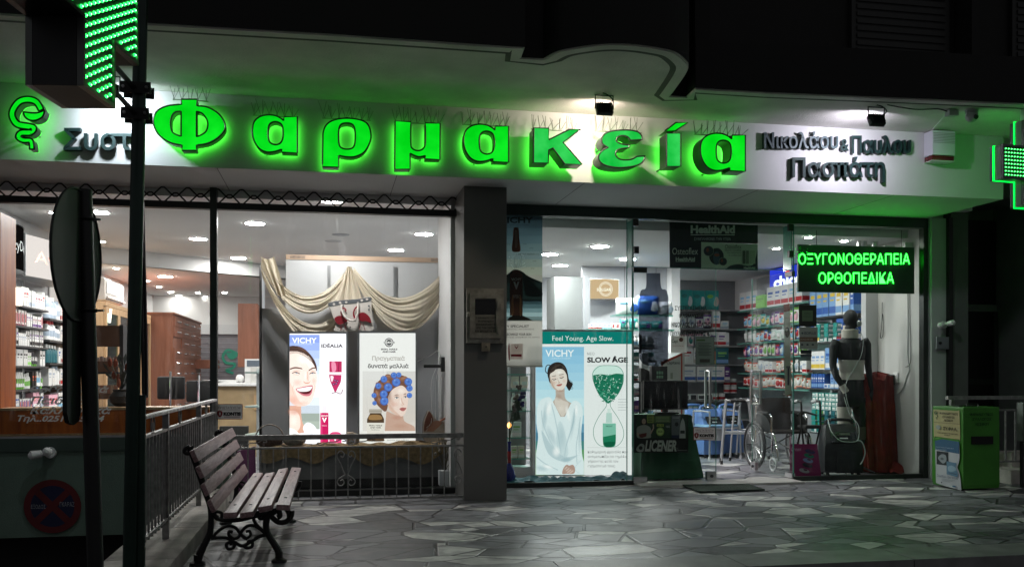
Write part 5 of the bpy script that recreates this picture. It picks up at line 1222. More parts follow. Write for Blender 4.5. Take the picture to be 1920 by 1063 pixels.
for px in (614, 738): x = at(px, 540, Yd).x; mb.box(x, x + .035, Yd - .012, Yd + .003, zm + .06, zt - .06, m_alu)
mb.build('clip', t)
# gold drape: two swags and a tail
m_gold = cloth('cream_cloth', '#d2c8b6', '#e6d8bc', .30, 3)
t = T('drape', (at(660, 600, 10.7).x, 10.7, 1.6), 'cream and gold satin drape hung in two swags over the display wall', 'drape')
def swag(p0, p1, dip0, dip1, nf, Y, q0=None, q1=None, ph=0):
    """top edge p0..p1 sagging dip0 px, lower edge q0..q1 sagging dip1"""
    q0 = q0 or p0; q1 = q1 or p1
    def f(u, v):
        s = 4 * u * (1 - u)
        xt, yt = p0[0] + (p1[0] - p0[0]) * u, p0[1] + (p1[1] - p0[1]) * u + dip0 * s
        xb, yb = q0[0] + (q1[0] - q0[0]) * u, q0[1] + (q1[1] - q0[1]) * u + dip1 * s
        amp = .036 * (.35 + .65 * s)
        w2 = v + .05 * math.sin(4 * u + ph) + .03 * math.sin(11 * u + 6 * v); yy_ = Y - .06 * s - amp * (.6 * abs(math.sin(nf * math.pi * w2 * (1 - .25 * v))) + .35 * abs(math.sin(nf * 1.7 * math.pi * w2 + 1))) - .015 * math.sin(9 * u + 5 * v)
        return at(xt + (xb - xt) * v, yt + (yb - yt) * v, yy_)
    return f
mb = MB(); mb.grid(swag((491, 484), (652, 502), 62, 78, 3.3, 10.86, (489, 500), (662, 520)), 40, 44, m_gold)
mb.grid(lambda u, v: (lambda p: p - Vector((0, .012, 0)))(swag((489, 500), (655, 560), 75, 62, 3, 10.85, (492, 520), (640, 626))(u, v)), 30, 30, m_gold); mb.build('left_swag', t)
mb = MB(); mb.grid(swag((664, 502), (850, 482), 66, 106, 4.6, 10.86, (661, 512), (852, 522), 1), 44, 56, m_gold); mb.build('right_swag', t)
mb = MB(); mb.grid(lambda u, v: at(488 + 26 * u + 8 * v * (1 - u) + 22 * v, 480 + 70 * v + 6 * math.sin(3 * u), 10.82 - .04 * abs(math.sin(u * 7 + v))), 18, 14, m_gold)
mb.grid(lambda u, v: at(655 + (u - .5) * (8 + 44 * v), 500 + 66 * v, 10.80 - .035 * abs(math.sin(u * 11))), 24, 10, m_gold)
mb.grid(lambda u, v: at(836 + 18 * u + 2 * v, 486 + 76 * v - 14 * u * v, 10.80 - .035 * abs(math.sin(u * 7 + 1))), 16, 12, m_gold); mb.build('cloth_tail', t)
# flamingo tote bag
Yb = 10.66
t = T('tote_bag', at(658, 621, Yb), 'white canvas tote bag with two red flamingos hanging in front of the drape', 'bag')
cv = lambda x, y, o=0: at(400 + x * .348, 330 + y * .348, Yb - o)
ol = [(622, 682), (700, 668), (780, 662), (846, 652), (852, 720), (862, 800), (856, 832), (760, 838), (652, 834), (660, 800), (636, 730)]
V, Fc = shape_mesh([[(p[0], -p[1]) for p in smooth(ol, 3)]])
m_cv = M('canvas', lin('#d6cfc8'), .85, var=.08, scale=9, bump=.4, bscale=60)
mb = MB(); mb.prism([cv(v.x, -v.y) for v in V], Fc, (0, .12, 0), m_cv); mb.build('bag_body', t)
ar = Art(Yb, 0, lambda x, y, o: cv(x, y, .002 + o)); red = '#8c1626'; gry = '#5c6064'
ar.shape(gry, [(624, 683), (700, 669), (780, 663), (846, 653), (847, 672), (780, 684), (700, 690), (628, 702)])
for x, y in ((650, 690), (683, 683), (716, 680), (800, 670), (828, 664)): ar.ell('#d6cfc8', x, y, 7, 6)
for x, y in ((700, 700), (838, 700), (838, 720), (716, 800), (737, 815), (700, 815), (845, 790)): ar.ell(gry, x, y, 5, 5)
for dx in (0, 100):
    ar.line(red, smooth([(700 + dx, 760), (688 + dx, 735), (700 + dx, 712), (713 + dx, 720), (712 + dx, 730)] if dx == 0 else [(762, 765), (755, 740), (765, 712), (780, 705), (778, 722)], 4, closed=False), 8)
    ar.shape(red, [(652 + dx, 768), (680 + dx, 752), (715 + dx, 762), (722 + dx, 778), (700 + dx, 795), (672 + dx, 798)] if dx == 0 else [(782, 745), (812, 735), (842, 760), (850, 790), (822, 782), (790, 778)])
    ar.line(red, [(690 + dx + (5 if dx else 0), 790), (685 + dx, 832)], 3); ar.line(red, [(705 + dx, 790), (718 + dx, 832)], 3)
ar.mb.build('flamingo_print', t)
mb = MB(); mb.tube(sm3([cv(690, 690, .01), cv(695, 735, .03), cv(720, 770, .04), cv(760, 778, .04), cv(778, 740, .03), cv(778, 680, .01)]), .011, m_cv, 6); mb.build('rope_handle', t)
# lightboxes
def lightbox(nm, label, fx0, fy0, fx1, fy1, Y, dep, bw=.02):
    a, b = at(fx0, fy1, Y), at(fx1, fy0, Y); t = T(nm, ((a.x + b.x) / 2, Y, a.z), label, 'lightbox', 'lit poster boxes in the windows')
    mb = MB(); mb.box(a.x - bw, b.x + bw, Y + .008, Y + dep, a.z - bw, b.z + bw, m_alu)
    for (p, q, r_, s_) in ((a.x - bw, a.x, a.z - bw, b.z + bw), (b.x, b.x + bw, a.z - bw, b.z + bw), (a.x, b.x, b.z, b.z + bw), (a.x, b.x, a.z - bw, a.z)): mb.box(p, q, Y - .015, Y + .008, r_, s_, m_alu)
    mb.build('frame', t); return t
Y1 = 10.35
t = lightbox('lightbox', 'left lit poster box with a laughing woman and magenta bottle', 543, 625.5, 649, 832, Y1, .09)
k4 = lambda Y: (lambda x, y, o: at(520 + x * .3197, 610 + y * .3197, Y - o))
ar = Art(Y1, 1.35, k4(Y1 + .004), .0006)
ar.rect('#f7f3fb', 72, 48, 403, 695)
for i, c in enumerate(('#8b9fe2', '#9cb0ea', '#b1c2f0', '#c6d3f6', '#d6e0fa', '#e2eafc', '#e6eefb', '#e9eefa', '#dde4f0', '#c4ccd8', '#9aa49c', '#a8b2a8')): ar.rect(c, 72, 55 + i * 46, 248, 55 + (i + 1) * 46 + 1)
ar.text('#ffffff', 'VICHY', 86, 72, 231, 104, .02); ar.text('#dfe6fa', 'LABORATOIRES', 105, 108, 205, 113)
ar.shape('#4a3733', [(72, 122, 1), (100, 119), (150, 134), (192, 168), (222, 215), (232, 255), (215, 262), (72, 200, 1)])
ar.shape('#d9a793', [(72, 470, 1), (140, 470, 1), (140, 520), (150, 575), (175, 620), (72, 640, 1)])
ar.shape('#f5dfd6', [(72, 152, 1), (120, 152), (165, 170), (200, 205), (224, 250), (233, 300), (230, 350), (214, 410), (198, 448), (172, 468), (130, 474), (100, 466), (72, 440, 1)])
ar.shape('#efcdc0', [(72, 330, 1), (100, 380), (120, 430), (150, 462), (172, 467), (130, 474), (100, 466), (72, 440, 1)])
ar.shape('#f9e9e2', [(185, 180), (210, 220), (222, 260), (205, 262), (180, 240), (160, 190)])
ar.shape('#f4d8cd', [(72, 500, 1), (105, 500), (130, 530), (135, 590), (110, 625), (72, 630, 1)])
ar.soft('#e5a898', 170, 395, 60, 70, .25); ar.soft('#d99886', 95, 440, 45, 40, .5); ar.soft('#e8a79a', 118, 335, 34, 26, .45); ar.soft('#e8a79a', 214, 325, 16, 24, .4); ar.soft('#fff6f0', 150, 200, 46, 34, .8, .4); ar.soft('#cf9684', 178, 300, 12, 40, .4); ar.soft('#fff4ee', 166, 295, 9, 34, .8); ar.soft('#d79c8a', 112, 268, 34, 12, .45); ar.soft('#d79c8a', 208, 268, 20, 12, .45)
for k_ in range(9): ar.line(('#6a4c42', '#2e201c')[k_ % 2], smooth([(74, 126 + k_ * 5), (120, 122 + k_ * 5), (168, 146 + k_ * 5), (208, 196 + k_ * 3), (224, 236 + k_ * 2)], 4, closed=False), 1.6)
ar.soft('#c98c78', 100, 505, 50, 26, .6); ar.soft('#fff2ea', 96, 560, 30, 40, .5); ar.soft('#7a564a', 150, 140, 50, 12, .5, .5); ar.soft('#2c1e1c', 215, 215, 12, 30, .5, -.3); ar.soft('#e3b09f', 150, 455, 46, 16, .5)
ar.shape('#6a4a40', [(74, 252, 1), (105, 243), (145, 250, 1), (148, 257, 1), (105, 252), (74, 260, 1)]); ar.shape('#6a4a40', [(183, 262, 1), (205, 247), (228, 246, 1), (228, 252, 1), (206, 255), (184, 268, 1)])
ar.line('#4a3430', smooth([(86, 280), (108, 274), (132, 283)], 4, closed=False), 4.5); ar.line('#4a3430', smooth([(188, 284), (206, 276), (224, 279)], 4, closed=False), 4.5)
ar.line('#d8ab9a', [(90, 287), (128, 290)], 2); ar.ell('#7c90a8', 112, 279, 5, 3); ar.ell('#7c90a8', 207, 281, 5, 3)
ar.line('#dcae9d', smooth([(178, 270), (174, 300), (182, 322)], 4, closed=False), 3); ar.shape('#dba593', [(152, 326), (166, 334), (186, 332), (196, 324), (184, 340), (162, 340)])
ar.shape('#c76f7c', [(108, 374), (140, 362), (168, 356), (188, 352), (206, 352), (206, 378), (194, 408), (168, 414), (138, 404)])
ar.shape('#5a1c24', [(116, 376), (145, 368), (200, 360), (200, 378), (188, 398), (160, 402), (136, 394)])
ar.shape('#fbf8f6', [(114, 374), (145, 366), (200, 358), (199, 372), (185, 384), (155, 388), (130, 386)])
ar.line('#e2b5a5', smooth([(96, 350), (88, 375), (98, 405)], 4, closed=False), 3); ar.line('#e8c0b2', smooth([(212, 340), (220, 360), (214, 385)], 4, closed=False), 2.5)
ar.shape('#fbfbfd', [(72, 600, 1), (100, 610), (135, 645), (150, 695, 1), (72, 695, 1)]); ar.shape('#f1f1f6', [(150, 600), (175, 568), (215, 585), (240, 630), (248, 695, 1), (205, 695, 1), (170, 645)]); ar.line('#cfcfdc', [(175, 572), (205, 640), (215, 695)], 2.5)
ar.rect('#f9f6fc', 248, 55, 403, 695)
ar.text('#c9c4cc', 'ΝΕΑ', 260, 84, 303, 100); ar.text('#3a3038', 'IDÉALIA', 258, 104, 384, 130, .03)
for i, (a_, b_) in enumerate(((268, 390), (262, 392), (262, 388))):
    ar.text('#c8c0d0', ('φροντίδα για λαμπερή', 'επιδερμίδα ομοιόμορφη', 'και λεία κάθε ημέρα')[i], a_, 148 + i * 15, b_, 157 + i * 15)
ar.rect('#b8305c', 305, 210, 378, 274); ar.shape('#e28ca8', [(318, 214), (340, 218), (345, 262), (322, 270)]); ar.line('#7c1c3c', [(362, 212), (358, 272)], 4); ar.line('#e8c0d0', [(300, 282), (390, 284)], 5)
ar.shape('#b83060', [(303, 288, 1), (376, 290, 1), (372, 330), (355, 365), (340, 392), (326, 365), (310, 325)]); ar.shape('#f4d8e2', [(312, 296), (330, 300), (322, 330), (314, 320)])
for x, y in ((338, 322), (352, 326), (330, 345), (345, 340)): ar.ell('#3a2450', x, y, 7, 7, 10); ar.ell('#c890b0', x, y, 3, 3, 8)
ar.line('#a89098', smooth([(318, 398), (345, 392), (372, 400), (384, 375)], 4, closed=False), 6); ar.line('#d0c8d0', [(338, 405), (338, 520)], 2); ar.line('#d0c8d0', [(332, 405), (332, 450)], 2)
ar.rect('#e9dfe6', 262, 470, 290, 512); ar.rect('#c01c58', 252, 512, 300, 690); ar.rect('#d8407a', 256, 512, 264, 690); ar.text('#ffffff', 'VICHY', 256, 525, 297, 535, .02); ar.text('#ffffff', 'V', 262, 540, 290, 568, .05); ar.text('#f8d0e0', 'IDÉALIA', 262, 582, 292, 590)
ar.shape('#d8487a', [(303, 640, 1), (322, 625), (360, 625), (378, 640, 1), (376, 688, 1), (305, 688, 1)]); ar.text('#ffffff', 'V', 326, 650, 352, 676, .05)
for k in range(4): ar.rect('#d4cedc', 325, 520 + k * 15, 375, 523 + k * 15)
ar.mb.build('poster', t)
t = lightbox('lightbox', 'right lit poster box with a woman wearing blue hair rollers', 674, 624.5, 779, 832.5, Y1 + .02, .09)
ar = Art(Y1, 1.0, k4(Y1 + .024), .0006)
ar.rect('#f6f5f2', 482, 45, 812, 697)
for i, c in enumerate(('#dcd9d5', '#d9d5d0', '#d8d2cc', '#d6cfc8', '#d6cec6', '#d8cfc6', '#ddd4cb')): ar.rect(c, 640, 268 + i * 50, 812, 268 + (i + 1) * 50 + 1)
for i, c in enumerate(('#e6e4e1', '#e4e1dd', '#e3dfda', '#e2ddd7', '#e2dcd6', '#e3ddd6', '#e6e0da')): ar.rect(c, 500, 268 + i * 50, 640, 268 + (i + 1) * 50 + 1)
ar.rect('#f2efe9', 482, 618, 812, 697)
for r_, c in ((26, '#3c3c3e'), (21, '#f6f5f2'), (17, '#3c3c3e')): ar.ell(c, 655, 100, r_, r_, 24)
ar.rect('#f6f5f2', 622, 94, 692, 106); ar.text('#3c3c3e', 'SOLGAR', 624, 95, 690, 105, .02)
ar.text('#3a3a3c', 'SKIN, NAILS', 607, 135, 704, 146, .04); ar.text('#3a3a3c', 'AND HAIR', 616, 149, 695, 159, .04)
ar.text('#bdb8b2', 'Πραγματικά', 556, 178, 748, 212, .03); ar.text('#3c3c3e', 'δυνατά μαλλιά', 531, 224, 770, 255, .03)
ar.shape('#caa795', [(640, 500, 1), (700, 525), (735, 515), (745, 560), (800, 590), (808, 618, 1), (630, 618, 1)])
ar.shape('#7a5444', [(640, 300), (720, 290), (780, 320), (772, 380), (700, 370), (660, 420), (640, 500), (610, 490), (570, 440), (565, 380), (590, 330)])
ar.shape('#efd8cc', [(662, 392), (690, 365), (730, 352), (758, 375), (768, 410), (766, 450), (758, 495), (742, 525), (722, 532), (690, 515), (655, 485), (645, 440)])
ar.shape('#e0bfae', [(648, 440), (664, 470), (690, 500), (722, 530), (690, 520), (655, 490)])
ar.soft('#c99884', 668, 450, 24, 60, .5, -.2); ar.soft('#e2a694', 690, 462, 26, 20, .35); ar.soft('#fff3ea', 725, 385, 34, 24, .7); ar.soft('#fff3ea', 722, 445, 8, 24, .6); ar.soft('#cf9f8c', 700, 416, 24, 11, .45); ar.soft('#cf9f8c', 750, 412, 14, 10, .45); ar.soft('#c08a76', 700, 540, 40, 18, .6); ar.soft('#f0d8ca', 735, 515, 18, 10, .6); ar.soft('#b88a74', 720, 590, 60, 22, .4); ar.soft('#4c3228', 650, 400, 26, 70, .55); ar.soft('#a07a64', 700, 310, 60, 14, .5)
ar.shape('#5a3c30', [(682, 412, 1), (700, 404), (716, 408, 1), (700, 408)]); ar.shape('#5a3c30', [(738, 404, 1), (750, 398), (760, 400, 1), (750, 403)])
ar.ell('#f5f2ee', 700, 424, 11, 4.5); ar.ell('#40505c', 701, 424, 4.5, 4.5); ar.line('#3c2a24', smooth([(688, 423), (700, 417), (713, 424)], 4, closed=False), 2.6)
ar.ell('#f5f2ee', 750, 420, 8, 4.2); ar.ell('#40505c', 751, 420, 4, 4.2); ar.line('#3c2a24', smooth([(741, 420), (750, 414), (760, 419)], 4, closed=False), 2.6)
ar.line('#cfa28f', smooth([(728, 425), (732, 450), (742, 462), (728, 466)], 4, closed=False), 3); ar.shape('#b8706c', [(716, 488), (734, 480), (745, 482), (757, 484), (744, 500), (730, 501)]); ar.line('#7c3c3c', [(718, 489), (738, 489), (756, 486)], 1.6)
for x, y, w_, rr_ in ((600, 350, 26, .5), (585, 400, 22, 1.2), (640, 330, 22, .2), (600, 440, 20, 1), (690, 300, 22, 0), (740, 312, 22, -.3), (650, 300, 20, .1)): ar.ell('#8e6450', x, y, w_, 15, 14, rr_); ar.ell('#a87c64', x, y - 3, w_ * .7, 5, 12, rr_)
for x, y, r_ in ((650, 362, 25), (697, 333, 25), (768, 330, 23), (775, 368, 19), (775, 410, 16), (624, 402, 23), (627, 443, 25), (567, 410, 15), (570, 455, 13), (592, 355, 18), (625, 315, 20), (683, 292, 18), (712, 290, 16)):
    ar.ell('#4468b8', x, y, r_, r_); ar.ell('#5b84d4', x + 1, y - 1, r_ * .84, r_ * .84); ar.ell('#4a6cc0', x + 2, y, r_ * .3, r_ * .3, 10); ar.ell('#86a6e6', x - r_ * .35, y - r_ * .45, r_ * .22, r_ * .16, 8)
ar.rect('#b8b0a4', 538, 490, 614, 514); ar.rect('#8e8478', 540, 500, 612, 503); ar.shape('#54402e', [(545, 514, 1), (608, 514, 1), (622, 540), (626, 560), (626, 665, 1), (620, 678), (532, 678), (526, 665, 1), (526, 560), (532, 538)]); ar.shape('#a07c50', [(545, 525), (600, 525), (612, 550), (540, 552)])
ar.rect('#e9e4da', 525, 570, 627, 650); ar.text('#4a443c', 'SKIN, NAILS', 538, 582, 615, 591, .03); ar.text('#4a443c', 'AND HAIR', 544, 594, 608, 602, .03); ar.text('#6a645c', 'FORMULA', 550, 608, 600, 614)
ar.text('#5c5854', 'ΓΙΑ ΔΥΝΑΤΑ ΜΑΛΛΙΑ ΕΑΥΤΟ', 636, 650, 792, 660); ar.text('#6c6864', 'ΚΑΙ ΝΥΧΙΑ ΟΠΩΣ ΤΑ ΘΕΛΕΙΣ', 646, 668, 770, 676)
ar.mb.build('poster', t)
# platform with burlap
Yp = 10.1
t = T('display_table', (at(650, 900, 10.4).x, 10.4, 0), 'low display table under the lightboxes covered with draped burlap cloth', 'table')
a, b = at(487, 840, 10.2).x, px0 - .01; ztab = at(650, 836, 10.25).z
mb = MB(); mb.box(a, b, 10.14, 10.9, .12, ztab, M('table_front', (.13, .13, .13), .6)); mb.box(a, b, 10.2, 10.9, .01, .12, m_black); mb.build('table_body', t)
m_bur = M('burlap', lin('#8a7452'), .9, var=.3, scale=25, bump=.6, bscale=160)
mb = MB()
def bf(u, v):
    x = a + (b - a) * u; dr = .10 + .06 * math.sin(u * 9) + .05 * math.sin(u * 23 + 1) + (.12 if .35 < u < .8 else 0) * math.sin((u - .35) / .45 * math.pi)
    if v < .6: return (x, 10.5 - .38 * v / .6, ztab + .012 + .02 * math.sin(u * 31 + v * 4) ** 2 + .025 * math.exp(-((u - .78) / .05) ** 2) + .02 * math.exp(-((u - .35) / .04) ** 2))
    return (x, 10.12 - .015 * abs(math.sin(u * 25)), ztab + .01 - dr * (v - .6) / .4)
mb.grid(bf, 90, 16, m_bur); mb.build('burlap_cloth', t)
mb = MB(); q = at(552, 822, 10.18)
mb.ball((q.x, 10.2, ztab + .075), (.12, .1, .065), M('woven_mat', lin('#8d8478'), .9, var=.3, scale=40, bump=.6, bscale=120), 20, 8); tag(mb.build('sea_urchin_shell'), 'big pale round shell in front of the left lightbox', 'shell')
q = at(660, 824, 10.16); mb = MB(); mb.tube([(q.x + (.012 + .0045 * k) * math.cos(k * .6), 10.17, q.z - .01 + (.012 + .0045 * k) * math.sin(k * .6)) for k in range(16)], [.008 + .0014 * k for k in range(16)], M('shell', lin('#b8a48c'), .5, var=.3, scale=30), 8)
tag(mb.build('spiral_shell'), 'small spiral shell between the two lightboxes', 'shell')
q = at(505, 828, 10.2); t = T('basket', (q.x, 10.2, ztab), 'small brown wicker basket with a thin arched handle left of the lightboxes', 'basket')
mb = MB(); mb.lathe([(.10, 0), (.14, .04), (.145, .10), (.13, .11)], (q.x, 10.24, ztab + .01), M('wicker', lin('#4c3426'), .8, var=.4, scale=50, bump=.8, bscale=90), 18); mb.build('bowl', t)
mb = MB(); mb.tube([(q.x + .15 * math.cos(k * .209), 10.24, ztab + .08 + .16 * math.sin(k * .209)) for k in range(16)], .007, M('wicker_handle', lin('#a09284'), .7), 5); mb.build('handle', t)
q = at(808, 790, 10.3)
t = T('tote_bag', (q.x, 10.35, ztab), 'cream and terracotta beach bag leaning in the right corner of the left window', 'bag')
bagc = [(130, 720), (135, 650), (165, 572), (190, 590), (230, 640), (290, 640), (375, 600), (388, 700), (382, 820), (300, 835), (200, 800), (140, 780)]
kb = lambda x, y, o=0: at(760 + x * .2635, 620 + y * .2635, 10.30 - o)
V, Fc = shape_mesh([[(p[0], -p[1]) for p in smooth(bagc, 4)]]); mb = MB(); mb.prism([kb(v.x, -v.y) for v in V], Fc, (0, .15, 0), M('beach_bag', lin('#b0a498'), .85, var=.1, scale=12, bump=.5)); mb.build('bag_body', t)
ar = Art(10.3, 0, lambda x, y, o: kb(x, y, .002 + o))
ar.shape('#84503c', [(132, 700), (138, 650), (165, 578), (190, 600), (196, 650), (160, 690), (140, 715)]); ar.shape('#a87860', [(150, 715, 1), (190, 650), (240, 640), (260, 660), (200, 715, 1)]); ar.line('#d8d0c4', smooth([(150, 690), (180, 660), (188, 620)], 4, closed=False), 6)
for k in range(5): ar.line('#6c3a2c', [(142 + k * 12, 700 - k * 6), (150 + k * 10, 640 - k * 10)], 3)
ar.mb.build('bag_print', t)
mb = MB(); mb.tube(sm3([kb(250, 640, .01), kb(290, 620, .05), kb(310, 610, .06), kb(325, 625, .04), kb(300, 640, .02)]), .012, M('terracotta', lin('#a06850'), .8), 6); mb.build('rope_handle', t)
t = T('pot_plant', (at(832, 900, 9.95).x, 9.95, .01), 'small white pot of grey dried flowers at the right end of the left window', 'plant')
q = at(834, 905, 9.95); mb = MB(); mb.cbox((q.x, 9.95, .13), (.13, .12, .16), m_lgrey, bev=.01); mb.build('pot', t)
rnd = random.Random(3)
for k in range(18):
    tip = Vector((q.x + rnd.uniform(-.1, .1), 9.95 + rnd.uniform(-.06, .06), rnd.uniform(.3, .62))); mb = MB(); mb.tube([(q.x, 9.95, .2), tip], .003, M('dry_stem', lin('#5a5240'), .8), 4); mb.ball(tip, .018, M('dry_flower', lin('#8a8478'), .8, var=.4, scale=40), 6, 4); mb.build('stem', t)
# white strip wall beside the pillar and the power sockets on it
mb = MB(); mb.box(px0 - .045, px0 + .003, YL + .11, 10.94, .01, 3.1, m_inner); tag(mb.build('window_reveal'), 'white narrow wall at the right end of the left window', 'wall')
q = at(852, 685, 10.4); x = px0 - .047
t = T('power_strip', (x, 10.35, q.z), 'black and white plugs with hanging cables on the white reveal wall', 'plugs')
mb = MB(); mb.cbox((x - .02, 10.3, q.z + .01), (.04, .1, .16), m_black, bev=.005); mb.build('socket', t); mb = MB(); mb.cbox((x - .13, 10.28, q.z - .01), (.20, .05, .035), m_black, bev=.006); mb.build('plug', t)
mb = MB(); mb.cbox((x - .05, 10.28, q.z + .06), (.03, .04, .08), m_white, bev=.006); mb.tube(sm3([(x - .05, 10.27, q.z + .1), (x - .08, 10.27, q.z + .16), (x - .2, 10.4, q.z + .08), (x - .5, 10.7, q.z - .02), (x - .75, 10.8, q.z - .04)]), .005, m_white, 5)
for k in range(3): mb.tube(sm3([(x - .04 - k * .03, 10.28, q.z - .04), (x - .05 - k * .05, 10.3, q.z - .25), (x - .07 - k * .02, 10.35, ztab + .1)]), .0035, m_white, 4)
mb.build('cable', t)
# alarm company stickers
def sticker(fx0, fy0, fx1, fy1, Y, parent, nm='security_sticker'):
    ar = Art(Y); w_, h = fx1 - fx0, fy1 - fy0
    ar.rect('#6e1c20', fx0, fy0, fx1, fy1); ar.rect('#e9e6e2', fx0 + 1.2, fy0 + 1.2, fx1 - 1.2, fy1 - 1.2)
    ar.text('#5a2428', 'ΠΡΟΣΤΑΤΕΥΕΤΑΙ', fx0 + .08 * w_, fy0 + .16 * h, fx1 - .08 * w_, fy0 + .32 * h, .01, .2); ar.rect('#5a2428', fx0 + .1 * w_, fy0 + .37 * h, fx1 - .1 * w_, fy0 + .39 * h)
    ar.shape('#7c2024', [(fx0 + .05 * w_, fy0 + .5 * h), (fx0 + .14 * w_, fy0 + .43 * h), (fx0 + .24 * w_, fy0 + .5 * h), (fx0 + .23 * w_, fy0 + .72 * h), (fx0 + .145 * w_, fy0 + .86 * h), (fx0 + .06 * w_, fy0 + .72 * h)]); ar.rect('#d0ccc8', fx0 + .12 * w_, fy0 + .55 * h, fx0 + .17 * w_, fy0 + .72 * h)
    ar.text('#1c1416', 'KONTIS', fx0 + .28 * w_, fy0 + .52 * h, fx1 - .07 * w_, fy0 + .76 * h, .07); ar.rect('#7c2024', fx0 + .3 * w_, fy0 + .82 * h, fx1 - .1 * w_, fy0 + .85 * h)
    return ar.mb.build(nm, parent)
sticker(405, 757, 455, 786, YL + .024, lw); sticker(1300, 800.5, 1341.5, 825, YR - .006, dl)
# pillar: key box with notice, and switch
Yk = 9.08
a, b = at(875, 643, Yk - .05), at(945, 541, Yk - .05)
t = T('notice_box', (a.x, Yk, a.z), 'rusty grey metal notice box with a hinged glass front on the pillar', 'notice box')
m_kb = M('old_metal', (.30, .28, .24), .5, .3, var=.3, scale=14, bump=.3)
mb = MB(); w1 = .05
mb.box(a.x, b.x, Yk - .04, Yk - .001, a.z, b.z, m_kb); mb.build('back_box', t)
mb = MB()
for (p, q, r_, s_) in ((a.x + .03, a.x + .03 + w1, a.z + .05, b.z - .05), (b.x - .03 - w1, b.x - .03, a.z + .05, b.z - .05), (a.x + .08, b.x - .08, b.z - .05 - w1, b.z - .05), (a.x + .08, b.x - .08, a.z + .05, a.z + .05 + w1)): mb.box(p, q, Yk - .062, Yk - .0405, r_, s_, m_kb)
fdr = mb.build('door', t)
mb = MB(); mb.box(b.x - .07, b.x - .05, Yk - .075, Yk - .0625, a.z + .1, a.z + .18, m_kb); mb.box(b.x - .07, b.x - .05, Yk - .075, Yk - .0625, b.z - .2, b.z - .12, m_kb); mb.ball((a.x + .015, Yk - .06, (a.z + b.z) / 2 + .01), (.018, .02, .03), m_kb, 8, 6); mb.build('hinge', fdr)
mb = MB(); mb.box(a.x + .085, b.x - .085, Yk - .043, Yk - .041, a.z + .11, b.z - .11, M('dark_glass', (.008, .009, .008), .08)); mb.build('dark_glass', t)
ar = Art(Yk - .0445); ar.rect('#7c786e', 888, 590, 934, 632)
for i, s_ in enumerate(('ΤΑ ΕΦΗΜΕΡΕΥΟΝΤΑ', 'ΦΑΡΜΑΚΕΙΑ', 'ΕΝΗΜΕΡΩΘΕΙΤΕ', 'ΑΠΟ ΤΗΝ ΟΘΟΝΗ', 'ΠΟΥ ΒΡΙΣΚΕΤΑΙ ΣΤΗ', 'ΒΙΤΡΙΝΑ')): ar.text('#121210', s_, (889, 896, 893, 893, 889, 900)[i], 594 + i * 6.2, (933, 926, 929, 929, 933, 922)[i], 598 + i * 6.2, .02)
ar.mb.build('notice_paper', t)
q = at(910, 650, Yk); t = T('light_switch', (q.x, Yk, q.z), 'small cream outdoor switch under the notice box', 'switch')
mb = MB(); mb.cbox((q.x, Yk - .021, q.z), (.085, .04, .09), M('cream_plastic', lin('#8c8474'), .5), bev=.006); mb.build('housing', t); mb = MB(); mb.cbox((q.x, Yk - .045, q.z), (.04, .008, .035), M('cream_plastic', lin('#8c8474'), .5), bev=.003); mb.cbox((q.x + .0, Yk - .05, q.z), (.012, .004, .012), m_black); mb.build('rocker', t)
# ================================================================ RIGHT SHOP FRONT
# slow age lightbox
Y3 = 10.45
k5 = lambda Y: (lambda x, y, o: at(860 + x * .3105, 620 + y * .3105, Y - o))
t = lightbox('lightbox', 'tall lit poster box with a woman in white and a green hourglass', 1003.5, 621, 1186, 890, Y3, .10, .012)
ar = Art(Y3, .95, k5(Y3 + .004), .0005)
ar.rect('#eef0f0', 460, 5, 1050, 870); ar.rect('#007d74', 460, 5, 1050, 80); ar.text('#e2f2ee', 'Feel Young. Age Slow.', 566, 30, 934, 70)
gr = ('#8ec4e4', '#96cae8', '#a0d0ea', '#aad6ec', '#b6deee', '#c2e4f0', '#cceaf2', '#c4e2e8', '#9ccadc', '#6a9cb8', '#48809c', '#4a8a84', '#5c9a62', '#6ea858', '#86b868')
for i, c in enumerate(gr): ar.rect(c, 465, 97 + i * 51.6, 757, 97 + (i + 1) * 51.6 + 1)
ar.text('#f6fbfd', 'VICHY', 524, 115, 697, 157, .015); ar.text('#dceef6', 'LABORATOIRES', 556, 164, 676, 170)
ar.line('#2a2422', smooth([(548, 265), (525, 245), (530, 212), (550, 208), (545, 232)], 5, closed=False), 5)
ar.shape('#2c2624', [(536, 250), (548, 212), (585, 190), (625, 195), (650, 225), (660, 262), (668, 300), (688, 318), (682, 340), (668, 362), (655, 345), (640, 330), (560, 320), (542, 290)])
ar.shape('#c0b0a4', [(583, 340, 1), (640, 345, 1), (645, 410), (690, 440, 1), (640, 518, 1), (615, 518, 1), (560, 440, 1), (585, 400)]); ar.shape('#dcd0c6', [(590, 400), (630, 420), (665, 440), (640, 505), (618, 510), (580, 440)])
ar.shape('#e9ddd3', [(552, 262), (580, 236), (625, 232), (650, 262), (655, 300), (645, 335), (620, 360), (595, 362), (568, 342), (554, 305)])
ar.shape('#c9b4a6', [(552, 270), (562, 300), (575, 335), (600, 360), (575, 350), (556, 310)])
for k_ in range(10): ar.line(('#5a4c44', '#15110f')[k_ % 2], smooth([(548 + k_ * 3, 262 - k_ * 2), (570 + k_ * 4, 222 - k_), (610 + k_ * 3, 204 + k_), (646 + k_, 240 + k_ * 2)], 4, closed=False), 1.8)
for k_ in range(7): ar.line('#241e1c', smooth([(655, 290 + k_ * 8), (672, 300 + k_ * 8), (688 + 2 * (k_ % 3), 312 + k_ * 7)], 4, closed=False), 2.2)
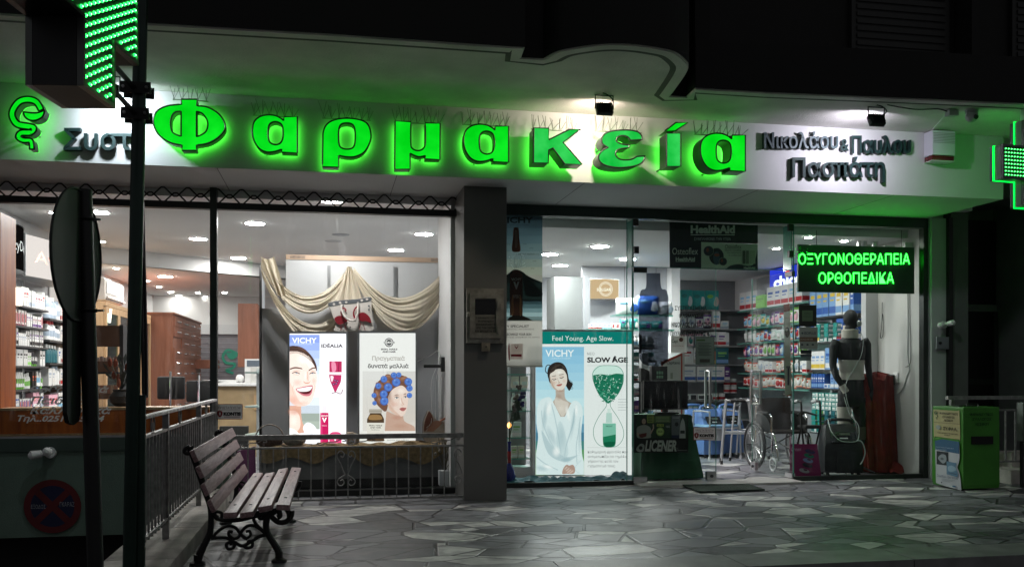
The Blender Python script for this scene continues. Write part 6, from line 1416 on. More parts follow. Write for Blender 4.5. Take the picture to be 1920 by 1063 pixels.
ar.soft('#c8a48e', 566, 320, 22, 40, .55, -.2); ar.soft('#dba593', 582, 312, 18, 14, .35); ar.soft('#dba593', 636, 302, 14, 14, .35); ar.soft('#fffaf4', 606, 250, 28, 16, .7); ar.soft('#fffaf4', 603, 296, 5, 18, .7); ar.soft('#b08a78', 612, 362, 30, 10, .7); ar.soft('#a88876', 605, 400, 24, 26, .5); ar.soft('#efe4da', 620, 470, 26, 26, .5); ar.soft('#cfa090', 578, 284, 18, 9, .4); ar.soft('#cfa090', 622, 276, 18, 9, .4)
ar.line('#3c302c', smooth([(566, 290), (576, 296), (590, 290)], 4, closed=False), 4); ar.line('#3c302c', smooth([(610, 282), (622, 286), (634, 277)], 4, closed=False), 4); ar.line('#5a4840', [(562, 276), (588, 270)], 3.4); ar.line('#5a4840', [(606, 266), (634, 262)], 3.4)
ar.line('#b89a8a', smooth([(598, 285), (604, 308), (612, 312), (600, 316)], 4, closed=False), 3); ar.shape('#b4645c', [(590, 328), (606, 322), (626, 320), (616, 332), (600, 334)])
wt = '#e3eff2'; sh = '#bfd2d8'; sh2 = '#d2e2e6'
ar.shape(wt, [(467, 740, 1), (480, 640), (470, 560), (476, 460), (500, 415), (550, 400), (575, 440), (615, 518, 1), (642, 518, 1), (688, 425), (735, 440), (750, 500), (740, 620), (745, 740), (756, 790, 1), (756, 868, 1), (467, 868, 1)])
ar.shape(sh2, [(600, 560), (625, 560), (660, 700), (655, 760), (620, 760), (590, 680)]); ar.shape(sh, [(500, 600), (560, 690), (640, 760), (720, 750), (640, 790), (540, 740)]); ar.line(sh, smooth([(560, 440), (580, 520), (600, 620), (618, 740)], 5, closed=False), 6); ar.line(sh, smooth([(700, 470), (690, 560), (650, 690), (640, 760)], 5, closed=False), 7)
ar.line(sh, smooth([(500, 480), (510, 560), (560, 680), (640, 790)], 5, closed=False), 5); ar.line(sh, smooth([(735, 520), (725, 600), (710, 700), (715, 800)], 5, closed=False), 5); ar.line(sh, smooth([(470, 760), (520, 800), (600, 840)], 4, closed=False), 6); ar.line(sh2, smooth([(740, 780), (700, 830), (730, 860)], 4, closed=False), 6)
for x_, y_, rx_, ry_, a_, r_ in ((520, 520, 20, 110, .6, .1), (560, 640, 30, 90, .5, -.4), (690, 560, 16, 120, .5, .15), (620, 640, 34, 100, .4, 0), (500, 830, 50, 24, .5, .2), (730, 640, 12, 120, .5, 0), (650, 780, 40, 20, .6, 0)): ar.soft('#9db8c2', x_, y_, rx_, ry_, a_, r_)
for x_, y_, rx_, ry_, r_ in ((545, 470, 22, 60, .2), (660, 500, 16, 60, -.2), (590, 730, 30, 40, 0), (710, 480, 14, 50, 0), (540, 820, 40, 14, .2)): ar.soft('#ffffff', x_, y_, rx_, ry_, .8, r_)
ar.shape('#b8978a', [(626, 862), (632, 830), (650, 808), (668, 812), (690, 808), (702, 828), (700, 856), (680, 864), (655, 862)])
for x0_, y0_, x1_, y1_ in ((640, 835, 655, 820), (648, 845, 668, 828), (656, 855, 680, 836), (668, 860, 692, 842)): ar.line('#d8c0b4', [(x0_, y0_), (x1_, y1_)], 7)
ar.rect('#eef0f0', 757, 80, 1050, 870)
ar.text('#8a8c8e', 'ΝΕΟ', 776, 130, 820, 147); ar.text('#1c1c1e', 'SLOW ÂGE', 776, 152, 1022, 192, .04); ar.rect('#c8cccc', 775, 209, 1040, 211)
import itertools
def ringline(c, pts, w_=3): ar.line(c, smooth(pts, 6, closed=False), w_)
ar.shape('#d4ece4', [(812, 290), (808, 250), (835, 215), (900, 208), (965, 215), (995, 255), (990, 320), (965, 380), (920, 430), (905, 440), (885, 430), (845, 380)])
ar.shape('#1d7458', [(811, 268, 1), (860, 262), (905, 268), (950, 258), (994, 262, 1), (990, 320), (965, 375), (925, 420), (905, 438), (885, 425), (845, 378), (818, 325)])
rnd = random.Random(11); kh = ar.k
for k in range(170):
    y = rnd.uniform(268, 425); hw = 90 * math.sqrt(max(0, 1 - ((y - 268) / 175) ** 1.6)); x = 903 + rnd.uniform(-hw, hw) * .92; a_ = rnd.uniform(0, 3.14)
    ar.k = kh + 1 + k % 3; c = rnd.choice(('#0e4a38', '#4fae8c', '#a8dcc8', '#e2f6ee', '#2c8a68', '#0c5a40')); l_ = rnd.uniform(3, 9)
    ar.line(c, [(x - l_ * math.cos(a_), y - l_ * math.sin(a_)), (x + l_ * math.cos(a_), y + l_ * math.sin(a_))], rnd.uniform(2, 5))
ar.k = kh + 5
ringline('#4c8c78', [(900, 209), (850, 214), (812, 250), (812, 300), (845, 380), (885, 425), (893, 445), (885, 465), (845, 520), (815, 590), (820, 650), (850, 690), (900, 700), (955, 695), (990, 655), (995, 600), (965, 530), (925, 470), (915, 445), (925, 422), (965, 378), (994, 310), (992, 250), (960, 215), (900, 209)])
ar.shape('#bcd8d0', [(892, 495, 1), (924, 495, 1), (928, 555, 1), (888, 555, 1)]); ar.rect('#d8e8e2', 898, 470, 918, 496)
ar.shape('#7fc0aa', [(870, 558, 1), (949, 558, 1), (948, 680), (925, 702), (890, 702), (872, 680)]); ar.shape('#1d7a58', [(871, 640, 1), (948, 625, 1), (947, 682), (925, 702), (890, 702), (873, 680)]); ar.text('#1c4a3c', 'VICHY', 888, 571, 930, 580, .02); ar.shape('#0f5c40', [(874, 675), (945, 670), (925, 700), (892, 700)])
ar.rect('#c8cccc', 775, 703, 1010, 705)
for i, s_ in enumerate(('Καθημερινή φροντίδα που', 'αντιμετωπίζει τα σημάδια', 'γήρανσης κατά τον', 'σχηματισμό τους.')): ar.text('#6c7274', s_, 780, 722 + i * 28, (1020, 1020, 965, 947)[i], 742 + i * 28)
for i in range(5): ar.rect('#b4babc', 962, 412 + i * 16, 1010 + 12 * (i % 2), 415 + i * 16)
ar.mb.build('poster', t)
# hanging serum poster inside the glass at the pillar
YS1 = 10.035
k7 = lambda Y: (lambda x, y, o: at(860 + x * .2915, 390 + y * .2915, Y - o))
t = T('hanging_poster', (at(985, 690, YS1).x, YS1, at(985, 690, YS1).z), 'long hanging poster with a brown serum bottle over a dark mountain lake', 'poster')
ar = Art(YS1, 0, k7(YS1), .0004, tl=1, g=1.7)
kp = dict(zip(range(9), ('#3f5560', '#465e68', '#4e6870', '#566f76', '#60777a', '#6c7f80', '#78867f', '#8a9082', '#8a8a80')))
for i in range(9): ar.rect(kp[i], 300, 30 + i * 50, 538, 30 + (i + 1) * 50 + 1)
ar.text('#141c1e', 'VICHY', 262, 58, 480, 98, .03); ar.text('#2c3a3e', 'LABORATOIRES', 330, 106, 450, 112)
ar.shape('#101c1a', [(300, 440, 1), (340, 405), (370, 395), (410, 410), (450, 440), (538, 478, 1), (538, 600, 1), (300, 600, 1)]); ar.shape('#1a2c28', [(420, 440), (450, 450), (500, 500), (538, 540), (538, 570, 1), (430, 560)])
for i, c in enumerate(('#26383c', '#3c5256', '#5c7478', '#7c9294', '#5a6c6c')): ar.rect(c, 300, 590 + i * 27, 538, 618 + i * 27)
ar.rect('#9a9690', 300, 722, 538, 1022)
ar.shape('#241a14', [(312, 722, 1), (330, 700), (370, 685), (420, 695), (475, 722, 1)])
ar.shape('#5c3020', [(352, 135), (368, 125), (385, 135), (390, 200), (398, 272), (370, 284), (342, 272), (348, 200)]); ar.shape('#8a6a58', [(362, 150), (378, 155), (380, 240), (362, 250)])
for k in range(26):
    x = 370 + rnd.uniform(-50, 60); y = 385 - rnd.uniform(0, 90); ar.line('#a8b4b4', [(370 + (x - 370) * .4, 390), (x, y)], rnd.uniform(1.2, 3)) if k % 2 else ar.ell('#b0bcbc', x, y, 3, 3, 6)
ar.shape('#4c2618', [(345, 402, 1), (395, 402, 1), (398, 420), (411, 445), (411, 680), (400, 690), (340, 690), (330, 680), (330, 445), (343, 420)]); ar.shape('#9c6a48', [(338, 600), (350, 560), (352, 680), (340, 682)]); ar.shape('#a87850', [(395, 560), (405, 600), (404, 682), (392, 684)])
ar.text('#c8c0b8', 'VICHY', 338, 450, 402, 468, .02); ar.text('#e4dcd4', 'V', 352, 474, 390, 524, .06); ar.text('#c8b0a0', 'PEPTIDE-C', 350, 560, 392, 580, .02); ar.text('#1c2426', '[ ΜΕ ΒΙΤΑΜΙΝΗ C ]', 372, 292, 516, 306)
for x, y in ((415, 228), (458, 255), (478, 338), (465, 385), (310, 230)): ar.text('#2c3a3e', '[vit]', x, y, x + 20, y + 8)
ar.text('#1c1a1a', 'V SPECIALIST', 310, 752, 453, 768, .02); ar.text('#3c3a3a', 'ΑΜΠΟΥΛΕΣ ΑΝΤΙΓΗΡΑΝΣΗΣ', 306, 774, 486, 784); ar.text('#1c1a1a', 'RECHARGE YOUR SKIN', 302, 804, 467, 820, .02); ar.text('#3c3a3a', 'ΡΥΤΙΔΩΝ - ΕΠΑΝΑΦΟΡΑ ΤΗΣ ΛΑΜΨΗΣ', 306, 826, 522, 836)
ar.rect('#b8aca8', 332, 872, 412, 972); ar.rect('#6c1c24', 336, 940, 405, 955); ar.shape('#5c1418', [(318, 900), (326, 870), (330, 970), (322, 972)]); ar.text('#4c1418', 'VICHY', 356, 876, 386, 884); ar.text('#5c1418', 'V', 358, 888, 384, 906, .05)
ar.mb.build('print', t)
mb = MB(); p, q = at(947.5, 688, YS1 + .012), at(1017, 399, YS1 + .012); mb.box(px1 + .002, q.x, YS1 + .002, YS1 + .010, p.z, p.z + .02, m_lgrey); mb.box(px1 + .002, q.x, YS1 + .002, YS1 + .010, 2.93, 2.95, m_lgrey); mb.build('hanging_bar', t)
# teal cloth along the floor of the right window
m_tc = M('teal_cloth', lin('#1f5a66'), .6, var=.2, scale=8)
mb = MB(); a, b = px1 + .01, at(1186, 900, 10.2).x
def tcf(u, v):
    x = a + (b - a) * u; y = 10.06 + .36 * v
    s_ = math.sin; return (x + .02 * s_(v * 9 + u * 31), y, .018 + (.5 + .5 * s_(u * 23 + 5 * v + 2 * s_(u * 7))) * .028 + (.5 + .5 * s_(u * 61 - 9 * v + 3 * s_(u * 13))) * .020 * (.4 + v) + .012 * s_(v * 14 + u * 19) ** 2 + .05 * v * math.exp(-((u - .15) / .06) ** 2) + .05 * v * math.exp(-((u - .95) / .05) ** 2))
mb.grid(tcf, 140, 12, m_tc); tag(mb.build('crumpled_cloth'), 'crumpled teal cloth lying along the floor under the tall lightbox', 'cloth')
q = at(955, 880, 10.2); t = T('vase', (q.x, 10.2, .05), 'slim red and blue glass vase with dark flowers beside the pillar', 'vase')
mb = MB(); mb.lathe([(.05, 0), (.075, .05), (.06, .12), (.02, .2), (.018, .42), (.026, .44)], (q.x, 10.2, .05), M('blue_red_glass', (.02, .02, .22), .1, coat=.5), 16); mb.lathe([(.022, .2), (.022, .33)], (q.x, 10.2, .05), M('red_glass', (.35, .02, .03), .1), 12); mb.build('vase_body', t)
for k, (dx, dz_, c) in enumerate(((.12, .95, '#1c1c58'), (.15, .9, '#242060'), (.10, 1.08, '#57504a'), (.03, .85, '#57504a'), (.06, .98, '#6a6258'), (.13, 1.0, '#1c1c50'))):
    mb = MB(); tip = Vector((q.x + dx, 10.2 - .02 * k, dz_)); mb.tube(sm3([(q.x, 10.2, .48), (q.x + dx * .3, 10.2, .7), tip]), .004, M('stem_green', (.04, .07, .04), .7), 4)
    for j in range(5): mb.ball(tip + Vector((rnd.uniform(-.02, .02), rnd.uniform(-.02, .02), rnd.uniform(-.02, .03))), .02, M('flower_' + c, lin(c), .7), 7, 5)
    for j in (.6, .8): mb.poly([(q.x + dx * j * .5, 10.2, .45 + dz_ * j * .55), (q.x + dx * j * .5 + .05, 10.19, .48 + dz_ * j * .55), (q.x + dx * j * .5 + .09, 10.2, .44 + dz_ * j * .55), (q.x + dx * j * .5 + .04, 10.21, .43 + dz_ * j * .55)], M('leaf_grey', (.06, .09, .06), .7))
    mb.build('flower', t)
q = at(955, 797, 10.45); mb = MB(); mb.ball((q.x, 10.45, q.z), (.024, .024, .032), E('#ffb060', 6.0), 10, 8); mb.tube([(q.x, 10.45, q.z - .03), (q.x, 10.45, .03)], .006, m_black, 5); tag(mb.build('candle_lamp'), 'tiny warm glowing candle lamp beside the pillar', 'lamp')
# banners hanging behind the transom
def kq(sx, ox, oy, Y): return lambda x, y, o: at(ox + x * sx, oy + y * sx, Y - o)
YB1 = 10.06
t = T('banner', (at(1338, 450, YB1).x, YB1, at(1338, 450, YB1).z), 'dark navy upper banner with pale lettering hanging behind the transom', 'banner', 'banners over the door')
ar = Art(YB1, 0, kq(.2351, 1200, 390, YB1), .0005, g=2.0)
ar.shape('#10141f', [(233, 110, 1), (940, 138, 1), (940, 280, 1), (236, 264, 1)]); ar.text('#c4ccc6', 'HealthAid', 404, 138, 757, 205, .05); ar.rect('#c4ccc6', 404, 212, 755, 218); ar.text('#9aa2a8', 'ΣΥΜΠΛΗΡΩΝΕΙ ΤΗΝ ΥΓΕΙΑ', 432, 236, 724, 258)
ar.mb.build('print', t); mb = MB(); p, q = at(1256, 454, YB1), at(1420, 424, YB1); mb.box(p.x, q.x, YB1 + .002, YB1 + .008, p.z + .01, q.z - .02, P('#10141f')); mb.build('board', t)
t = T('banner', (at(1338, 507, YB1).x, YB1, at(1338, 507, YB1).z), 'lower banner, half navy half pale green, with round joint pictures', 'banner', 'banners over the door')
ar = Art(YB1, 0, kq(.2351, 1200, 390, YB1), .0005, g=2.0)
ar.shape('#a9b5a5', [(486, 272, 1), (940, 290, 1), (940, 500, 1), (486, 490, 1)]); ar.shape('#141926', [(234, 266, 1), (488, 270, 1), (488, 488, 1), (238, 480, 1)])
ar.text('#c8d0ca', 'Osteoflex', 258, 318, 462, 372); ar.text('#c8d0ca', 'HealthAid', 285, 392, 438, 425, .04); ar.rect('#c8d0ca', 285, 427, 438, 430)
ar.ell('#20222e', 610, 385, 58, 66); ar.ell('#38485c', 610, 400, 26, 54); ar.ell('#7c3a34', 612, 375, 22, 12)
for x, y, r_ in ((547, 343, 39), (662, 427, 31)): ar.ell('#8c948c', x, y, r_ + 2, r_ + 2); ar.ell('#262a38', x, y, r_, r_); ar.ell('#6c3430', x - 8, y - 8, r_ * .3, r_ * .45)
ar.text('#4c5450', 'Osteoflex', 678, 292, 808, 326)
for i, s_ in enumerate(('Νοιώστε τον πόνο', 'στις αρθρώσεις', 'Η ευεξία σας')): ar.text('#2c3430', s_, (678, 692, 708)[i], 332 + i * 20, (806, 806, 806)[i], 343 + i * 20, .02)
ar.shape('#1a2030', [(680, 492, 1), (720, 460), (790, 448), (860, 462), (910, 440), (936, 330, 1), (940, 500, 1)])
for x0_, c in ((818, '#4a5048'), (845, '#5c645a'), (875, '#949c8c')): ar.rect(c, x0_, 340, x0_ + (22 if x0_ < 870 else 45), 445)
ar.text('#a4aca4', 'HealthAid', 828, 468, 918, 488, .04); ar.mb.build('print', t)
mb = MB(); p, q = at(1256, 503, YB1), at(1420, 460, YB1); mb.box(p.x, q.x, YB1 + .002, YB1 + .008, p.z, q.z - .03, P('#30343c')); mb.build('board', t)
# bottle shaped translucent sticker
m_tint = glass('dark_tint', (.36, .38, .42), .015, .4)
loops = smooth([(1212, 512, 1), (1238, 512, 1), (1240, 540), (1253, 556), (1253, 675, 1), (1238, 686), (1210, 684), (1199, 672, 1), (1199, 556), (1211, 540)], 4)
V, Fc = shape_mesh([[(p.x, -p.y) for p in loops]]); mb = MB(); mb.prism([at(v.x, -v.y, YR - .008) for v in V], Fc, (0, .004, 0), m_tint)
for k in range(10): mb.text('ΟΔΗΓΙΕΣ ΧΡΗΣΗΣ ΤΟΥ', 1210, 1244, 622 + k * 4, 624.4 + k * 4, lambda p, q: at(p, q, YR - .0095), P('#23252a'))
mb.build('bottle_sticker', dl)
# neon sign
Yn = 10.11
t = T('neon_sign', (at(1607, 547, Yn).x, Yn, at(1607, 547, Yn).z), 'green glowing sign reading ΟΞΥΓΟΝΟΘΕΡΑΠΕΙΑ ΟΡΘΟΠΕΔΙΚΑ hanging inside the right glass', 'neon sign')
p, q = at(1497, 547, Yn), at(1715, 464, Yn)
mb = MB(); mb.cbox(((p.x + q.x) / 2, Yn + .02, (p.z + q.z) / 2), (q.x - p.x, .03, q.z - p.z), M('neon_board', (.012, .07, .03), .4), bev=.004); mb.build('board', t)
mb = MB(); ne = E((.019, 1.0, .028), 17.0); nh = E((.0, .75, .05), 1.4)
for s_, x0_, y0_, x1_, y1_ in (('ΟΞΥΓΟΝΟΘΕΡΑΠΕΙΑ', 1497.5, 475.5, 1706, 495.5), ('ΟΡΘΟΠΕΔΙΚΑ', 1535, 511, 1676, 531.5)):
    mb.text(s_, x0_ - .6, x1_ + .6, y0_ - 1, y1_ + 1, lambda a, b: at(a, b, Yn - .001), nh, .022)  # wider glowing underlay paints the halo round the letters
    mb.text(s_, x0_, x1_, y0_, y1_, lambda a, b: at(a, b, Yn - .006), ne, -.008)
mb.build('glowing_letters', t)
mb = MB()
for px in (1531, 1690): mb.tube([at(px, 464, Yn + .02), at(px, 432, Yn + .02)], .004, m_black, 4)
mb.build('chain', t)
# green round sign behind it, pipes and junction boxes on the ceiling corner
mb = MB(); p = at(1590, 462, 11.9); mb.grid(lambda u, v: (6.85 - .9 * (1 - v) * 0 + 0, 11.3 + 1.2 * u, 2.5 + .36 * v), 2, 2, E('#2fae88', .55)); o = mb.build('brand_sign'); tag(o, 'green lit sign on the right wall just above the glowing neon board', 'lit sign')
mb = MB(); xx = 6.90
for k, px in enumerate((1610, 1622, 1640)): q = at(px, 450, 10.7); mb.tube([(q.x, 10.7, 2.35), (q.x, 10.7, 2.98)], (.03, .02, .045)[k], m_alu, 12)
mb.cbox((at(1665, 440, 10.5).x, 10.5, 2.72), (.14, .1, .2), m_white, bev=.008); mb.cbox((at(1700, 440, 10.3).x, 10.3, 2.75), (.11, .1, .18), m_white, bev=.008)
tag(mb.build('pipework'), 'grey pipes and white junction boxes above the neon sign', 'pipes')
mb = MB(); wx = 6.952
mb.tube(sm3([(wx, 10.35, 2.5), (wx, 10.33, 1.9), (wx, 10.34, 1.45), (wx, 10.3, 1.3), (wx, 10.36, 1.2), (wx, 10.44, 1.05), (wx, 10.62, .97), (wx - .02, 10.78, 1.02), (wx - .02, 10.76, 1.15), (wx - .03, 10.66, 1.17)]), .006, m_lgrey, 5)
mb.tube(sm3([(wx, 10.30, 2.5), (wx, 10.29, 1.9), (wx, 10.28, 1.4), (wx, 10.38, 1.32)]), .004, m_black, 4); mb.tube(sm3([(wx - .01, 10.86, 2.15), (wx - .01, 10.87, 1.9), (wx - .01, 10.9, 1.7), (wx - .01, 10.84, 1.75), (wx - .01, 10.85, 2.0)]), .005, m_black, 4)
tag(mb.build('wall_cable'), 'loose cables hanging down the white right wall of the window', 'cable')
t = T('wall_socket', (wx, 10.62, 1.17), 'white wall socket with a black plug on the right wall', 'socket'); mb = MB(); mb.cbox((wx - .006, 10.58, 1.19), (.012, .1, .13), m_white, bev=.004); mb.build('plate', t); mb = MB(); mb.cbox((wx - .045, 10.62, 1.16), (.06, .08, .13), m_black, bev=.008); mb.build('plug', t)
# sheets on the side pane near the door
def sheet(x0_, y0_, x1_, y1_, Y, label, draw, cat='notice'):
    ar = Art(Y, 0, None, .0005); draw(ar); o = ar.mb.build('notice_sheet'); tag(o, label, cat); return o
def d1(ar):
    ar.rect('#1a120e', 1498, 572, 1531, 612); ar.rect('#5c6a50', 1504, 582, 1524, 602); ar.text('#2c3428', 'ΧΩΡΟΣ', 1507, 586, 1521, 589); ar.text('#2c3428', 'ΠΩΛΗΣ', 1507, 592, 1521, 595)
def d2(ar):
    ar.rect('#9a9690', 1499, 613, 1533, 655); ar.rect('#6c4838', 1499, 632, 1533, 640); ar.text('#4a4e54', 'ISOPLUS', 1508, 622, 1530, 627, .03); ar.ell('#4a4e54', 1504.5, 624.5, 2, 2); ar.text('#c8b8a8', 'BRONZE PARTNER', 1501, 634.5, 1524, 637.5)
    for x in (1504, 1514, 1524): ar.ell('#3c4044', x, 646, 2.4, 1.8, 8)
    ar.rect('#20242c', 1501, 656, 1522, 663); ar.rect('#4c5054', 1501, 664, 1522, 669)
sheet(0, 0, 0, 0, YR + .02, 'dark brown notice with a green square on the right pane', d1); sheet(0, 0, 0, 0, YR + .02, 'white and brown partner notice below the dark brown one', d2)
def d3(ar):
    ar.rect('#6f786c', 1304, 631, 1340, 683); ar.rect('#858e82', 1306, 633, 1338, 681); ar.rect('#4c6a34', 1306, 636, 1322, 639)
    for k in range(9): ar.rect('#4c544c', 1308 + (k % 3), 643 + k * 2.7, 1334 - (k % 2) * 4, 643.9 + k * 2.7)
    ar.rect('#4c483e', 1312, 673, 1331, 679)
sheet(0, 0, 0, 0, YR + .02, 'pale green printed notice behind the closed door leaf', d3)
def d4(ar):
    ar.rect('#cfc9c4', 1473, 600, 1487, 742) if False else None
    ar.shape('#d2ccc6', [(1469, 571, 1), (1481, 569, 1), (1484, 742, 1), (1472, 742, 1)]); ar.shape('#8a3c28', [(1469, 571, 1), (1480.5, 569, 1), (1481, 583, 1), (1469.5, 585, 1)]); ar.text('#b87860', 'Καρυδιά', 1471, 594, 1480, 598); ar.ell('#4a2c20', 1476, 623, 4.5, 10); ar.ell('#c8b4a0', 1475, 618, 2.4, 3)
    ar.rect('#4a3c58', 1476.5, 690, 1480, 722); ar.rect('#7c7484', 1474, 686, 1482, 690); ar.shape('#b86838', [(1472, 742, 1), (1484, 738, 1), (1484, 742, 1)])
sheet(0, 0, 0, 0, YR + .6, 'tall narrow white strip poster behind the open door leaf', d4, 'poster')
# ================================================================ THINGS INSIDE THE RIGHT WINDOW AND DOOR
def remesh(mb, m, name, parent, vox=.01, it=6):
    """fuse overlapping volumes into one continuous smooth skin"""
    o = mb.build(name, parent); md = o.modifiers.new('r', 'REMESH'); md.mode = 'VOXEL'; md.voxel_size = vox
    ms = o.modifiers.new('s', 'SMOOTH'); ms.iterations = it; ms.factor = .5
    bpy.context.view_layer.update(); dg = bpy.context.evaluated_depsgraph_get()
    me = bpy.data.meshes.new_from_object(o.evaluated_get(dg)); o.modifiers.clear(); o.data = me; me.materials.clear(); me.materials.append(m)
    me.polygons.foreach_set('use_smooth', [True] * len(me.polygons)); me.polygons.foreach_set('material_index', [0] * len(me.polygons)); return o
# mannequin
YM = 10.62
km = lambda x, y, dy=0: at(1480 + x * .2258, 540 + y * .2258, YM) + Vector((0, dy, 0))
bp_ = km(515, 1300); t = T('mannequin', (bp_.x, YM, 0), 'black male mannequin with white neck collar, lumbar belt and wrist brace in the right window', 'mannequin')
m_man = M('mannequin_black', (.007, .009, .011), .7, var=.05)
mb = MB()
def ring_loft(mb, secs, m, n=20):
    V = []; Fc = []
    for (c, rx, ry) in secs:
        for j in range(n):
            a = 2 * math.pi * j / n; V.append(Vector(c) + Vector((rx * math.cos(a), ry * math.sin(a), 0)))
    for i in range(len(secs) - 1):
        for j in range(n): Fc.append((i*n+j, i*n+(j+1) % n, (i+1)*n+(j+1) % n, (i+1)*n+j))
    Fc += [tuple(range(n))[::-1], tuple((len(secs)-1)*n+j for j in range(n))]
    mb.add(V, Fc, m, True)
ring_loft(mb, [(km(508, 985), .13, .10), (km(508, 930), .165, .115), (km(512, 880), .172, .12), (km(515, 800), .155, .108), (km(518, 720), .14, .098), (km(516, 640), .152, .105), (km(512, 560), .178, .122), (km(508, 500), .190, .125), (km(505, 455), .188, .11), (km(503, 425), .13, .085), (km(500, 400), .072, .066), (km(500, 350), .062, .064), (km(502, 320), .06, .062)], m_man)
hc = km(508, 255)
mb.ball(hc + Vector((0, 0, .005)), (.086, .10, .112), m_man, 20, 14); mb.ball(hc + Vector((.022, -.022, -.055)), (.062, .07, .075), m_man, 16, 10)
mb.ball(hc + Vector((.055, -.075, -.03)), (.016, .02, .026), m_man, 10, 8); mb.ball(hc + Vector((.04, -.072, -.095)), (.03, .025, .022), m_man, 10, 8)
mb.ball(hc + Vector((-.045, -.0, -.02)), (.05, .018, .03), m_man, 10, 6); mb.ball(hc + Vector((.045, -.085, -.065)), (.026, .014, .010), m_man, 10, 6)
for pts, rs in (([km(395, 440), km(372, 480), km(366, 560), km(362, 640), km(378, 730, -.03), km(425, 830, -.07), km(440, 860, -.08)], [.062, .062, .052, .045, .042, .030, .028]),
                ([km(615, 432), km(640, 470), km(648, 560), km(655, 650), km(655, 740, -.03), km(658, 810, -.05), km(662, 840, -.06)], [.062, .06, .05, .043, .040, .030, .028])):
    mb.tube(pts, rs, m_man, 14)
for hx, hy, dy in ((448, 890, -.085), (668, 870, -.06)):
    h0 = km(hx, hy, dy); ring_loft(mb, [(h0 + Vector((.0, 0, -.045)), .030, .016), (h0, .036, .018), (h0 + Vector((-.004, 0, .035)), .024, .017)], m_man, 12)
    for k in range(4):
        b0 = h0 + Vector((-.025 + k * .0165, 0, -.035)); L_ = (.06, .07, .066, .052)[k]
        mb.tube([b0, b0 + Vector((.003, -.008, -L_ * .55)), b0 + Vector((.004, .004, -L_))], [.0095, .009, .0075], m_man, 8)
    mb.tube([h0 + Vector((-.03, 0, .015)), h0 + Vector((-.045, -.012, -.02)), h0 + Vector((-.042, -.018, -.045))], [.011, .010, .008], m_man, 8)
for x, kx in ((455, 455), (570, 590)):
    mb.tube([km(x + 12, 900), km(x, 970), km(kx, 1060), km(kx, 1160), km(kx, 1235), km(kx, 1290)], [.082, .085, .075, .066, .058, .055], m_man, 16)
remesh(mb, m_man, 'body', t, .009, 5)
m_band = M('bandage', lin('#b9b4aa'), .85, var=.08, scale=14, bump=.4, bscale=140)
mb = MB()
def band(mb, secs, m, n=24, th=.006):
    for s_ in (0,):
        V = []; Fc = []
        for (c, rx, ry) in secs:
            for j in range(n):
                a = 2 * math.pi * j / n; V.append(Vector(c) + Vector((rx * math.cos(a), ry * math.sin(a), 0)))
        for i in range(len(secs) - 1):
            for j in range(n): Fc.append((i*n+j, i*n+(j+1) % n, (i+1)*n+(j+1) % n, (i+1)*n+j))
        mb.add(V, Fc, m, True)
cc = km(502, 370)
band(mb, [(cc + Vector((0, .0, -.075)), .088, .085), (cc + Vector((0, 0, -.07)), .102, .098), (cc + Vector((0, 0, .03)), .104, .10), (cc + Vector((.0, 0, .04)), .09, .088), (cc + Vector((0, 0, .035)), .07, .07)], m_band); o = mb.build('neck_collar', t)
mb = MB(); band(mb, [(km(515, 762), .150, .108), (km(515, 758), .166, .120), (km(518, 720), .160, .112), (km(518, 700), .154, .108), (km(516, 690), .158, .111), (km(516, 640), .160, .112), (km(514, 600), .172, .120), (km(513, 597), .158, .110)], m_band); mb.build('lumbar_belt', t)
mb = MB(); mb.tube([km(412, 805, -.065), km(442, 862, -.08)], [.040, .041], m_band, 14); mb.build('wrist_brace', t)
mb = MB(); mb.tube([km(455, 985), km(455, 1060), km(455, 1160), km(455, 1230)], [.090, .084, .075, .068], m_band, 18); mb.tube([km(588, 1150), km(590, 1200), km(590, 1255)], [.076, .072, .064], M('bandage_dark', lin('#5c564c'), .85), 18); mb.build('thigh_support', t)
mb = MB(); f0 = hc + Vector((.062, -.088, -.062)); mb.ball(f0, (.034, .03, .042), M('clear_mask', (.35, .38, .38), .15), 12, 8)
mb.tube(sm3([f0 + Vector((-.03, 0, -.04)), km(560, 420, -.14), km(540, 560, -.15), km(480, 680, -.14), km(430, 770, -.13), km(420, 850, -.13), km(440, 960, -.13), km(480, 1060, -.14), km(500, 1150, -.16), km(490, 1230, -.2)]), .0045, M('clear_tube', (.45, .5, .48), .2), 6); mb.build('oxygen_mask', t)
mb = MB(); mb.tube([(bp_.x + .05, YM, .03), (bp_.x + .05, YM, km(0, 1240).z)], .016, m_chrome, 8)
for k in range(4): a_ = k * 1.57 + .6; mb.tube([(bp_.x + .05, YM, .12), (bp_.x + .05 + .26 * math.cos(a_), YM + .26 * math.sin(a_), .02)], .010, m_black, 6)
mb.build('stand', t)
